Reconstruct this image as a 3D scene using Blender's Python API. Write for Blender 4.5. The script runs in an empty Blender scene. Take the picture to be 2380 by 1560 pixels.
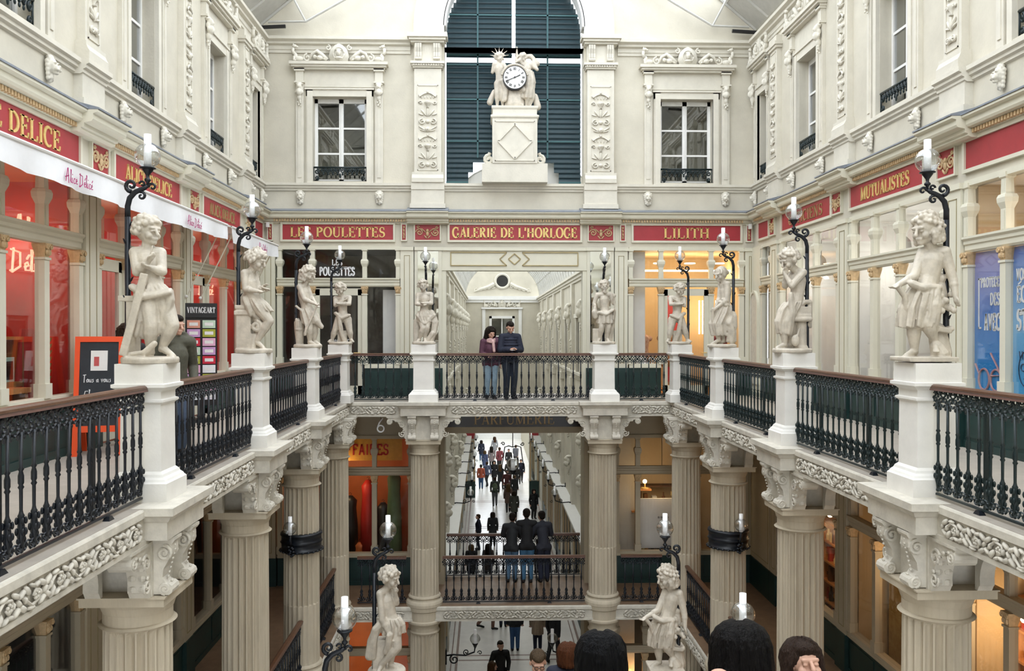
import bpy, math, random
from mathutils import Vector, Matrix, Euler, noise as mnoise
R = random.Random(7)
PI = math.pi
scene = bpy.context.scene
col = scene.collection

# ------------------------------------------------------------------ camera
cam_d = bpy.data.cameras.new('camera'); cam = bpy.data.objects.new('camera', cam_d); col.objects.link(cam)
cam_d.sensor_fit = 'HORIZONTAL'; cam_d.sensor_width = 36.0; cam_d.lens = 36.0 * 2000 / 2380
cam_d.clip_end = 300; cam_d.clip_start = 0.05
cam.location = (0, 0, 1.6)
cam.rotation_euler = (math.radians(90 - 0.344), math.radians(0.0), math.radians(-1.718))
scene.camera = cam
# ------------------------------------------------------------------ overcast sky, exposure
world = bpy.data.worlds.new('world'); scene.world = world; world.use_nodes = True
wn = world.node_tree.nodes; wn['Background'].inputs[0].default_value = (0.90, 0.95, 1.0, 1)
wn['Background'].inputs[1].default_value = 3.0
scene.view_settings.view_transform = 'Standard'; scene.view_settings.look = 'None'
scene.view_settings.gamma = 1.0; scene.view_settings.use_curve_mapping = False
scene.view_settings.exposure = 0.56
scene.cycles.max_bounces = 7; scene.cycles.diffuse_bounces = 3; scene.cycles.transparent_max_bounces = 12; scene.cycles.adaptive_threshold = 0.025
scene.cycles.caustics_reflective = False; scene.cycles.caustics_refractive = False
scene.cycles.sample_clamp_indirect = 6.0

# ------------------------------------------------------------------ plan of the place (metres, y = depth, z = 0 gallery floor)
XL, XR = -3.07, 4.17          # faces of the gallery beams on both sides of the well
WL, WR, DW = -5.42, 6.60, 21.05   # shop walls left, right and at the far end
DB = 19.5                     # line of the far balustrade
XC = 0.56
PD = (8.35, 12.03, 15.65, 19.3)   # pillars along both sides
NEAR = 4.7
BX = (-1.40, 2.66)            # pillars in the far row
ZM, ZG = -4.6, -9.0           # middle and ground floor

# ------------------------------------------------------------------ materials
def mat(name, c, rough=0.6, metal=0.0, var=0.0, scale=6.0, bump=0.0, bscale=40.0, c2=None, spec=0.5, emit=None, estr=0.0, alpha=1.0, trans=0.0, stretch=None):
    m = bpy.data.materials.new(name); m.use_nodes = True
    nt = m.node_tree; b = nt.nodes['Principled BSDF']
    b.inputs['Base Color'].default_value = (*c, 1); b.inputs['Roughness'].default_value = rough
    b.inputs['Metallic'].default_value = metal; b.inputs['Specular IOR Level'].default_value = spec
    if trans: b.inputs['Transmission Weight'].default_value = trans
    if alpha < 1: b.inputs['Alpha'].default_value = alpha
    if emit: b.inputs['Emission Color'].default_value = (*emit, 1); b.inputs['Emission Strength'].default_value = estr
    if var or c2 or bump:
        tc = nt.nodes.new('ShaderNodeTexCoord'); src = tc.outputs['Object']
        if stretch:
            mp = nt.nodes.new('ShaderNodeMapping'); mp.inputs['Scale'].default_value = stretch
            nt.links.new(src, mp.inputs[0]); src = mp.outputs[0]
    if var or c2:
        n = nt.nodes.new('ShaderNodeTexNoise'); n.inputs['Scale'].default_value = scale; n.inputs['Detail'].default_value = 6
        n.inputs['Roughness'].default_value = 0.65
        nt.links.new(src, n.inputs['Vector'])
        rp = nt.nodes.new('ShaderNodeValToRGB')
        d = c2 if c2 else tuple(x * (1 - var) for x in c)
        rp.color_ramp.elements[0].position = 0.36; rp.color_ramp.elements[0].color = (*d, 1)
        rp.color_ramp.elements[1].position = 0.62; rp.color_ramp.elements[1].color = (*c, 1)
        nt.links.new(n.outputs['Fac'], rp.inputs[0]); nt.links.new(rp.outputs[0], b.inputs['Base Color'])
    if bump:
        n2 = nt.nodes.new('ShaderNodeTexNoise'); n2.inputs['Scale'].default_value = bscale; n2.inputs['Detail'].default_value = 4
        nt.links.new(src, n2.inputs['Vector'])
        bp = nt.nodes.new('ShaderNodeBump'); bp.inputs['Strength'].default_value = bump; bp.inputs['Distance'].default_value = 0.02
        nt.links.new(n2.outputs['Fac'], bp.inputs['Height']); nt.links.new(bp.outputs[0], b.inputs['Normal'])
    return m
def glass(name, tint=(1, 1, 1), refl=0.5, base=0.06):
    """thin pane: clear, with a mirror reflection that grows at grazing angles"""
    m = bpy.data.materials.new(name); m.use_nodes = True; nt = m.node_tree; nt.nodes.clear()
    o = nt.nodes.new('ShaderNodeOutputMaterial'); mx = nt.nodes.new('ShaderNodeMixShader')
    t = nt.nodes.new('ShaderNodeBsdfTransparent'); g = nt.nodes.new('ShaderNodeBsdfGlossy'); lw = nt.nodes.new('ShaderNodeLayerWeight')
    mr = nt.nodes.new('ShaderNodeMapRange'); mr.inputs['To Min'].default_value = base; mr.inputs['To Max'].default_value = refl
    t.inputs[0].default_value = (*tint, 1); g.inputs['Roughness'].default_value = 0.02; lw.inputs['Blend'].default_value = 0.35
    nt.links.new(lw.outputs['Facing'], mr.inputs['Value']); nt.links.new(mr.outputs[0], mx.inputs[0])
    nt.links.new(t.outputs[0], mx.inputs[1]); nt.links.new(g.outputs[0], mx.inputs[2]); nt.links.new(mx.outputs[0], o.inputs[0])
    return m
M = {}
M['plaster'] = mat('plaster', (0.68, 0.635, 0.525), 0.8, var=0.16, scale=0.7, bump=0.12, bscale=25)
M['plaster_pale'] = mat('plaster_pale', (0.82, 0.79, 0.70), 0.8, var=0.10, scale=0.8, bump=0.1, bscale=25)
M['stone'] = mat('stone', (0.73, 0.69, 0.59), 0.75, var=0.10, scale=2.5, bump=0.12, bscale=30)
M['carving'] = mat('carving', (0.75, 0.71, 0.61), 0.7, var=0.10, scale=9)
M['column'] = mat('column_stone', (0.55, 0.475, 0.355), 0.75, var=0.16, scale=3.0, bump=0.15, bscale=35, stretch=(1, 1, 0.3))
M['entab'] = mat('weathered_limestone', (0.66, 0.615, 0.525), 0.75, var=0.22, scale=4.0, bump=0.15, bscale=30)
M['soffit'] = mat('soffit', (0.62, 0.54, 0.42), 0.85, var=0.2, scale=2.0)
M['marble'] = mat('statue_marble', (0.64, 0.575, 0.475), 0.5, var=0.25, scale=7.0, bump=0.12, bscale=60)
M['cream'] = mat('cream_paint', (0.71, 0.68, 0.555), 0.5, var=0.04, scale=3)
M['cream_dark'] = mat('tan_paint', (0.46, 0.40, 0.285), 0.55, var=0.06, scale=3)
M['tan'] = mat('tan_cream_paint', (0.48, 0.41, 0.29), 0.55, var=0.06, scale=3)  # cream paint again, the lower storeys' shade put into its colour
M['groove'] = mat('groove_line', (0.30, 0.25, 0.13), 0.7)
M['white'] = mat('white_paint', (0.86, 0.85, 0.82), 0.45, var=0.04)
M['pillar'] = mat('pillar_paint', (0.84, 0.815, 0.76), 0.6, var=0.08, scale=3, bump=0.06)
M['iron'] = mat('black_iron', (0.008, 0.011, 0.017), 0.36, metal=0.0, var=0.3, scale=20, spec=0.4)
M['iron_green'] = mat('green_black_iron', (0.009, 0.021, 0.023), 0.36, var=0.3, scale=20, spec=0.4)
M['green'] = mat('dark_green_paint', (0.010, 0.038, 0.035), 0.45, var=0.25, scale=4)
M['teal'] = mat('teal_shutter', (0.006, 0.032, 0.042), 0.5, var=0.25, scale=5)
M['teal_light'] = mat('teal_bar', (0.03, 0.105, 0.115), 0.5)
M['red'] = mat('red_panel', (0.40, 0.035, 0.045), 0.45, var=0.12, scale=3)
M['gold'] = mat('gold_leaf', (0.83, 0.60, 0.22), 0.4, metal=0.25, var=0.15, scale=20)
M['gold_old'] = mat('old_gold_relief', (0.66, 0.47, 0.26), 0.55, var=0.2, scale=20)
M['wood'] = mat('handrail_wood', (0.12, 0.052, 0.026), 0.35, var=0.35, scale=5, stretch=(6, 0.6, 6))
M['zinc'] = mat('zinc', (0.30, 0.33, 0.38), 0.4, metal=0.3, var=0.25, scale=4)
M['floor'] = mat('gallery_floor', (0.40, 0.355, 0.30), 0.6, var=0.15, scale=3)
M['tile'] = mat('pale_floor', (0.78, 0.75, 0.70), 0.25, var=0.10, scale=1.5)
M['stripe'] = mat('floor_stripe', (0.28, 0.20, 0.17), 0.35, var=0.2, scale=5)
M['floor_brown'] = mat('brown_floor', (0.24, 0.15, 0.09), 0.4, var=0.3, scale=4)
M['glass'] = glass('window_glass', (0.93, 0.95, 0.94), 0.75, 0.10)
M['shopglass'] = glass('shop_glass', (0.97, 0.97, 0.97), 0.26, 0.03)
M['mirror'] = mat('mirror', (0.86, 0.88, 0.86), 0.03, metal=1.0)
M['globe'] = glass('lamp_globe', (0.90, 0.92, 0.93), 1.0, 0.10)
M['opal'] = mat('opal_glass', (0.93, 0.94, 0.95), 0.25, emit=(1, 0.98, 0.95), estr=0.12)
M['vaultglass'] = glass('vault_glass', (0.62, 0.62, 0.60), 0.2, 0.04)
M['roofglass'] = glass('roof_glass', (0.97, 0.98, 1.0), 0.15, 0.03)
M['steel'] = mat('pale_steel', (0.55, 0.54, 0.50), 0.5, var=0.1)
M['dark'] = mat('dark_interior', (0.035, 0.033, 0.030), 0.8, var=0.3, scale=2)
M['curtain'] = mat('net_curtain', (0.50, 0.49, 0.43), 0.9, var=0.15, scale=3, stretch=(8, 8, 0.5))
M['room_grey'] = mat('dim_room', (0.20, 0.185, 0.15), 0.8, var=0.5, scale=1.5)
M['shopred'] = mat('shop_red', (0.60, 0.030, 0.022), 0.5, var=0.2, scale=2)
M['shoporange'] = mat('shop_orange', (0.78, 0.20, 0.05), 0.5, var=0.15, scale=2)
M['pine'] = mat('pine_wood', (0.62, 0.27, 0.085), 0.45, var=0.25, scale=3, stretch=(8, 8, 0.8))
M['lime'] = mat('lime_green', (0.55, 0.66, 0.04), 0.5)
M['leaf'] = mat('leaf_green', (0.045, 0.20, 0.05), 0.5, var=0.3)
M['warm'] = mat('warm_wall', (0.66, 0.50, 0.30), 0.6, var=0.1, scale=2)
M['warmlight'] = mat('warm_light', (1, 0.8, 0.5), 0.5, emit=(1.0, 0.76, 0.42), estr=7.0)
M['coolglow'] = mat('white_light', (1, 1, 1), 0.5, emit=(1.0, 0.97, 0.9), estr=5.0)
M['white_room'] = mat('white_room', (0.84, 0.83, 0.79), 0.6, var=0.05)
M['canvas'] = mat('white_canvas', (0.86, 0.86, 0.87), 0.8, var=0.05, scale=4)
M['magenta'] = mat('magenta_ink', (0.45, 0.02, 0.16), 0.6)
M['orange'] = mat('orange_frame', (0.88, 0.085, 0.012), 0.4)
M['slate'] = mat('chalkboard', (0.020, 0.026, 0.035), 0.6, var=0.3)
M['chalk'] = mat('chalk', (0.85, 0.86, 0.86), 0.8)
M['black'] = mat('black_plastic', (0.012, 0.012, 0.014), 0.4)
M['blackmarble'] = mat('black_sign', (0.022, 0.013, 0.012), 0.3)
M['bronze'] = mat('dull_gold_letters', (0.42, 0.28, 0.13), 0.45, metal=0.3)
M['neon'] = mat('neon_script', (1, 0.55, 0.4), 0.4, emit=(1.0, 0.45, 0.30), estr=0.9)
def plain(name, c, rough=0.7, var=0.15, scale=8.0, **k):
    if name not in M: M[name] = mat(name, c, rough, var=var, scale=scale, **k)
    return M[name]

# ------------------------------------------------------------------ mesh helpers
def frame_for(d):
    d = Vector(d).normalized()
    a = Vector((0, 0, 1)) if abs(d.z) < 0.95 else Vector((1, 0, 0))
    u = d.cross(a).normalized(); return u, d.cross(u).normalized()
_sph = {}
def sph(n, m):
    if (n, m) not in _sph:
        vs = [(0, 0, 1.0)]
        for j in range(1, m):
            t = PI * j / m
            for i in range(n):
                p = 2 * PI * i / n; vs.append((math.sin(t) * math.cos(p), math.sin(t) * math.sin(p), math.cos(t)))
        vs.append((0, 0, -1.0)); fs = []
        for i in range(n): fs.append((0, 1 + i, 1 + (i + 1) % n))
        for j in range(m - 2):
            for i in range(n):
                a = 1 + j * n + i; b = 1 + j * n + (i + 1) % n; fs.append((a, a + n, b + n, b))
        e = len(vs) - 1; q = 1 + (m - 2) * n
        for i in range(n): fs.append((e, q + (i + 1) % n, q + i))
        _sph[(n, m)] = (vs, fs)
    return _sph[(n, m)]
class MB:
    def __init__(s): s.v = []; s.f = []
    def add(s, vs, fs):
        o = len(s.v); s.v.extend(vs); s.f.extend([tuple(i + o for i in f) for f in fs]); return s
    def box(s, x0, x1, y0, y1, z0, z1):
        return s.add([(x0, y0, z0), (x1, y0, z0), (x1, y1, z0), (x0, y1, z0), (x0, y0, z1), (x1, y0, z1), (x1, y1, z1), (x0, y1, z1)],
                     [(0, 3, 2, 1), (4, 5, 6, 7), (0, 1, 5, 4), (1, 2, 6, 5), (2, 3, 7, 6), (3, 0, 4, 7)])
    def obox(s, c, size, rot=(0, 0, 0)):
        E = Euler(rot).to_matrix(); c = Vector(c); h = [q / 2 for q in size]; m = MB().box(-h[0], h[0], -h[1], h[1], -h[2], h[2])
        return s.add([tuple(c + E @ Vector(v)) for v in m.v], m.f)
    def frustum(s, x, y, z0, z1, a0, b0, a1, b1):
        return s.add([(x - a0, y - b0, z0), (x + a0, y - b0, z0), (x + a0, y + b0, z0), (x - a0, y + b0, z0),
                      (x - a1, y - b1, z1), (x + a1, y - b1, z1), (x + a1, y + b1, z1), (x - a1, y + b1, z1)],
                     [(0, 3, 2, 1), (4, 5, 6, 7), (0, 1, 5, 4), (1, 2, 6, 5), (2, 3, 7, 6), (3, 0, 4, 7)])
    def square_stack(s, x, y, prof, asp=1.0):
        """mouldings of a square pier: prof = [(half_width, z), ...] from below"""
        vs = []; fs = []
        for k, (h, z) in enumerate(prof):
            vs += [(x - h, y - h * asp, z), (x + h, y - h * asp, z), (x + h, y + h * asp, z), (x - h, y + h * asp, z)]
            if k:
                o = (k - 1) * 4
                for i in range(4): fs.append((o + i, o + (i + 1) % 4, o + 4 + (i + 1) % 4, o + 4 + i))
        fs.append((3, 2, 1, 0)); e = len(vs) - 4; fs.append((e, e + 1, e + 2, e + 3))
        return s.add(vs, fs)
    def prism(s, pts, a, b, axis='y'):
        n = len(pts)
        if axis == 'y': P = lambda p, t: (p[0], t, p[1])
        elif axis == 'x': P = lambda p, t: (t, p[0], p[1])
        else: P = lambda p, t: (p[0], p[1], t)
        vs = [P(p, a) for p in pts] + [P(p, b) for p in pts]
        fs = [(i, (i + 1) % n, n + (i + 1) % n, n + i) for i in range(n)]
        fs.append(tuple(range(n))[::-1]); fs.append(tuple(range(n, 2 * n)))
        return s.add(vs, fs)
    def lathe(s, prof, n=16, c=(0, 0, 0), cap=True):
        vs = []; fs = []; m = len(prof)
        for r, z in prof:
            for i in range(n):
                t = 2 * PI * i / n; vs.append((c[0] + r * math.cos(t), c[1] + r * math.sin(t), c[2] + z))
        for j in range(m - 1):
            for i in range(n): a = j * n + i; b = j * n + (i + 1) % n; fs.append((a, b, b + n, a + n))
        if cap: fs.append(tuple(range(n))[::-1]); fs.append(tuple(range((m - 1) * n, m * n)))
        return s.add(vs, fs)
    def tube(s, pts, r, n=6, flat=None):
        pts = [Vector(p) for p in pts]; k = len(pts); rs = r if isinstance(r, (list, tuple)) else [r] * k
        vs = []; fs = []; u = None
        for i, p in enumerate(pts):
            d = (pts[min(i + 1, k - 1)] - pts[max(i - 1, 0)])
            if d.length < 1e-9: d = Vector((0, 0, 1))
            d.normalize()
            if u is None: u, w = frame_for(d)
            else:
                u = u - d * u.dot(d)
                if u.length < 1e-6: u, w = frame_for(d)
                u.normalize(); w = d.cross(u).normalized()
            for j in range(n):
                t = 2 * PI * j / n; q = p + u * (rs[i] * math.cos(t)) + w * (rs[i] * math.sin(t)); vs.append(tuple(q))
        for i in range(k - 1):
            for j in range(n): a = i * n + j; b = i * n + (j + 1) % n; fs.append((a, b, b + n, a + n))
        fs.append(tuple(range(n))[::-1]); fs.append(tuple(range((k - 1) * n, k * n)))
        return s.add(vs, fs)
    def ell(s, c, r, n=8, m=6, rot=None):
        vs, fs = sph(n, m)
        if isinstance(r, (int, float)): r = (r, r, r)
        if rot is None: w = [(c[0] + v[0] * r[0], c[1] + v[1] * r[1], c[2] + v[2] * r[2]) for v in vs]
        else:
            E = Euler(rot).to_matrix(); cc = Vector(c); w = [tuple(cc + E @ Vector((v[0] * r[0], v[1] * r[1], v[2] * r[2]))) for v in vs]
        return s.add(w, fs)
    def cap(s, p0, r0, p1, r1, n=10):
        """tapered capsule"""
        p0 = Vector(p0); p1 = Vector(p1); d = p1 - p0; L = d.length
        if L < 1e-5: return s.ell(p0, max(r0, r1), n, 6)
        d /= L; pts = []; rs = []
        for t in (-1, -0.85, -0.5): pts.append(p0 + d * (r0 * t)); rs.append(max(r0 * math.sqrt(max(0, 1 - t * t)), 1e-4))
        pts.append(p0); rs.append(r0); pts.append(p1); rs.append(r1)
        for t in (0.5, 0.85, 1): pts.append(p1 + d * (r1 * t)); rs.append(max(r1 * math.sqrt(max(0, 1 - t * t)), 1e-4))
        return s.tube(pts, rs, n)
    def chain(s, pts, rs, n=8):
        for i in range(len(pts) - 1): s.cap(pts[i], rs[i], pts[i + 1], rs[i + 1], n)
        return s
    def poly(s, pts): return s.add(list(pts), [tuple(range(len(pts)))])
    def xf(s, loc=(0, 0, 0), rz=0.0, sc=1.0, mirror=False):
        c, q = math.cos(rz), math.sin(rz); o = MB()
        sx = -1 if mirror else 1
        o.v = [(loc[0] + sc * (c * sx * v[0] - q * v[1]), loc[1] + sc * (q * sx * v[0] + c * v[1]), loc[2] + sc * v[2]) for v in s.v]
        o.f = [f[::-1] for f in s.f] if mirror else list(s.f); return o
    def join(s, o): return s.add(o.v, o.f)
    def mesh(s, name, m=None, smooth=False):
        me = bpy.data.meshes.new(name); me.from_pydata(s.v, [], s.f)
        if smooth: me.polygons.foreach_set('use_smooth', [True] * len(me.polygons))
        if m is not None: me.materials.append(M[m] if isinstance(m, str) else m)
        me.update(); return me
    def build(s, name, m, parent=None, smooth=False, loc=None, rz=0.0):
        return link(name, s.mesh(name, m, smooth), parent, loc, rz)
def link(name, me, parent=None, loc=None, rz=0.0, rot=None, sc=None, m=None):
    o = bpy.data.objects.new(name, me); col.objects.link(o)
    if parent is not None: o.parent = parent
    if loc is not None: o.location = loc
    if rot is not None: o.rotation_euler = rot
    elif rz: o.rotation_euler = (0, 0, rz)
    if sc is not None: o.scale = sc if isinstance(sc, (tuple, list)) else (sc, sc, sc)
    if m is not None:
        o.material_slots[0].link = 'OBJECT'; o.material_slots[0].material = M[m] if isinstance(m, str) else m
    return o
def empty(name, loc=(0, 0, 0), rz=0.0, parent=None): return link(name, None, parent, loc, rz)
def tag(o, label=None, cat=None, group=None, kind=None):
    if label: o['label'] = label
    if cat: o['category'] = cat
    if group: o['group'] = group
    if kind: o['kind'] = kind
    return o
def struct(o, label=None, cat=None): return tag(o, label, cat, None, 'structure')
def copy_tree(o, parent=None):
    c = o.copy(); col.objects.link(c); c.parent = parent
    for ch in list(o.children): copy_tree(ch, c)
    return c
# organic shapes: overlapping lumps fused into one continuous surface
_ts = bpy.data.scenes.new('workbench')
def fuse(mb, name, m, voxel=0.012, smooth=3):
    me = mb.mesh('lumps'); ob = bpy.data.objects.new('lumps', me); _ts.collection.objects.link(ob)
    r = ob.modifiers.new('r', 'REMESH'); r.mode = 'VOXEL'; r.voxel_size = voxel; r.use_smooth_shade = True
    if smooth:
        q = ob.modifiers.new('s', 'SMOOTH'); q.iterations = smooth; q.factor = 0.5
    vl = _ts.view_layers[0]; vl.update()
    res = bpy.data.meshes.new_from_object(ob.evaluated_get(vl.depsgraph)); res.name = name
    res.materials.clear(); res.materials.append(M[m] if isinstance(m, str) else m)
    bpy.data.objects.remove(ob); bpy.data.meshes.remove(me)
    res.polygons.foreach_set('use_smooth', [True] * len(res.polygons))
    return res
def spiral(cx, cz, r0, turns, a0, y=0.0, n=18, shrink=0.12, sgn=1):
    return [(cx + r0 * (1 - (1 - shrink) * i / n) * math.cos(a0 + sgn * turns * 2 * PI * i / n), y,
             cz + r0 * (1 - (1 - shrink) * i / n) * math.sin(a0 + sgn * turns * 2 * PI * i / n)) for i in range(n + 1)]
def ribbon2d(pts, w):
    """closed outline of a stroked 2-D line (w = width or list)"""
    n = len(pts); ws = w if isinstance(w, (list, tuple)) else [w] * n; a = []; b = []
    for i, p in enumerate(pts):
        q0 = pts[max(i - 1, 0)]; q1 = pts[min(i + 1, n - 1)]; dx, dz = q1[0] - q0[0], q1[1] - q0[1]; L = math.hypot(dx, dz) or 1
        nx, nz = -dz / L, dx / L; a.append((p[0] + nx * ws[i] / 2, p[1] + nz * ws[i] / 2)); b.append((p[0] - nx * ws[i] / 2, p[1] - nz * ws[i] / 2))
    return a + b[::-1]
def stroke(mb, pts, w, y0, y1):
    """stroke as quads (safe for curled lines)"""
    o = ribbon2d(pts, w); n = len(pts)
    for i in range(n - 1):
        q = [o[i], o[i + 1], o[2 * n - 2 - i], o[2 * n - 1 - i]]; mb.prism(q[::-1], y0, y1, 'y')
    return mb
# ------------------------------------------------------------------ lettering: a small roman alphabet drawn with thick and thin strokes
def _arc(cx, cz, rx, rz, a0, a1, n=10): return [(cx + rx * math.cos(math.radians(a0 + (a1 - a0) * i / n)), cz + rz * math.sin(math.radians(a0 + (a1 - a0) * i / n))) for i in range(n + 1)]
T, t_ = 0.17, 0.075
def _g(w, *st): return (w, st)
def _v(x, z0=0, z1=1, w=T, se=(1, 1)):
    r = [([(x, z0), (x, z1)], w)]
    if se[0]: r.append(([(x - 0.15, z0 + 0.03), (x + 0.15, z0 + 0.03)], 0.06))
    if se[1]: r.append(([(x - 0.15, z1 - 0.03), (x + 0.15, z1 - 0.03)], 0.06))
    return r
def _h(x0, x1, z, w=t_): return [([(x0, z), (x1, z)], w)]
def _l(x0, z0, x1, z1, w=T): return [([(x0, z0), (x1, z1)], w)]
def _c(pts, w): return [(pts, w)]
def _fat(n): return [t_ + (T - t_) * math.sin(PI * i / (n - 1)) for i in range(n)]
GL = {
 'A': (0.82, _l(0.12, 0, 0.40, 1, t_) + _l(0.40, 1, 0.70, 0) + _h(0.22, 0.58, 0.34) + _h(0.0, 0.24, 0.03, 0.06) + _h(0.54, 0.84, 0.03, 0.06)),
 'C': (0.80, _c(_arc(0.44, 0.5, 0.36, 0.47, 50, 310, 14), _fat(15)) + _l(0.69, 0.68, 0.69, 0.98, t_)),
 'D': (0.86, _v(0.17) + _c(_arc(0.25, 0.5, 0.50, 0.465, 90, -90, 12), _fat(13))),
 'E': (0.74, _v(0.17) + _h(0.17, 0.62, 0.965) + _h(0.17, 0.5, 0.52) + _h(0.17, 0.66, 0.035) + _l(0.64, 0.0, 0.68, 0.26, t_) + _l(0.60, 1.0, 0.62, 0.76, t_) + _l(0.5, 0.40, 0.5, 0.63, 0.06)),
 'F': (0.70, _v(0.17) + _h(0.17, 0.62, 0.965) + _h(0.17, 0.5, 0.52) + _l(0.60, 1.0, 0.62, 0.76, t_)),
 'G': (0.86, _c(_arc(0.44, 0.5, 0.36, 0.47, 50, 330, 14), _fat(15)) + _l(0.69, 0.68, 0.69, 0.98, t_) + _l(0.70, 0.08, 0.70, 0.42) + _h(0.56, 0.84, 0.42, 0.06)),
 'H': (0.92, _v(0.17) + _v(0.72) + _h(0.17, 0.72, 0.52)), 'I': (0.40, _v(0.20)),
 'J': (0.5, _v(0.28, 0.1, 1, T, (0, 1)) + _c(_arc(0.12, 0.12, 0.16, 0.15, 0, -130, 6), t_)),
 'L': (0.72, _v(0.17) + _h(0.17, 0.64, 0.035) + _l(0.62, 0.0, 0.66, 0.28, t_)),
 'M': (1.08, _v(0.15, 0, 1, t_) + _l(0.15, 1, 0.50, 0.05) + _l(0.50, 0.05, 0.86, 1, t_) + _v(0.90)),
 'N': (0.92, _v(0.15, 0, 1, t_) + _l(0.15, 1, 0.74, 0.02) + _v(0.74, 0, 1, t_, (0, 1))),
 'O': (0.92, _c(_arc(0.46, 0.5, 0.37, 0.465, 90, 450, 20), [t_ + (T - t_) * abs(math.sin(2 * PI * i / 20)) for i in range(21)])),
 'P': (0.72, _v(0.17) + _c(_arc(0.22, 0.73, 0.40, 0.235, 90, -90, 10), _fat(11))),
 'R': (0.82, _v(0.17) + _c(_arc(0.22, 0.74, 0.38, 0.225, 90, -90, 10), _fat(11)) + _l(0.38, 0.5, 0.70, 0.02) + _h(0.58, 0.84, 0.03, 0.06)),
 'S': (0.66, _c(_arc(0.33, 0.73, 0.21, 0.235, 40, 240, 8) + _arc(0.33, 0.27, 0.24, 0.235, 80, -140, 10)[1:], [t_ + (T - t_) * math.sin(PI * min(1, max(0, (i - 3) / 12))) for i in range(19)]) + _l(0.53, 0.72, 0.53, 0.96, t_) + _l(0.10, 0.04, 0.10, 0.28, t_)),
 'T': (0.78, _v(0.39) + _h(0.05, 0.73, 0.965) + _l(0.06, 1, 0.05, 0.74, t_) + _l(0.72, 1, 0.73, 0.74, t_)),
 'U': (0.88, _v(0.17, 0.28, 1, T, (0, 1)) + _c(_arc(0.44, 0.29, 0.27, 0.255, 180, 360, 10), t_ + 0.03) + _v(0.71, 0.28, 1, t_, (0, 1))),
 'V': (0.84, _l(0.12, 1, 0.42, 0) + _l(0.42, 0, 0.70, 1, t_)), 'X': (0.8, _l(0.1, 1, 0.66, 0) + _l(0.1, 0, 0.66, 1, t_)), 'Y': (0.8, _l(0.1, 1, 0.4, 0.45) + _l(0.7, 1, 0.4, 0.45, t_) + _v(0.4, 0, 0.45, T, (1, 0))),
 'B': (0.78, _v(0.17) + _c(_arc(0.22, 0.74, 0.36, 0.225, 90, -90, 10), _fat(11)) + _c(_arc(0.22, 0.27, 0.42, 0.235, 90, -90, 10), _fat(11))),
 "'": (0.26, _l(0.13, 0.98, 0.09, 0.68, 0.13)), ' ': (0.42, []), '-': (0.4, _h(0.05, 0.35, 0.4)), 'Q': (0.92, [])}
def letters(txt, height, width, depth=0.012, bold=1.0, y=0.0, plainsans=False):
    """mesh of a word, centred on x=0, standing on z=0, facing -y"""
    mb = MB(); tot = sum(GL[c][0] + 0.05 for c in txt); sx = width / tot; x = -width / 2
    for ch in txt:
        w, st = GL[ch]
        for pts, sw in st:
            if plainsans and not isinstance(sw, list) and abs(sw - 0.06) < 1e-6: continue
            ww = [q * bold * height for q in sw] if isinstance(sw, list) else sw * bold * height
            if plainsans: ww = 0.15 * height
            stroke(mb, [(x + p[0] * sx, p[1] * height) for p in pts], ww, y - depth, y)
        x += (w + 0.05) * sx
    return mb
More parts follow.
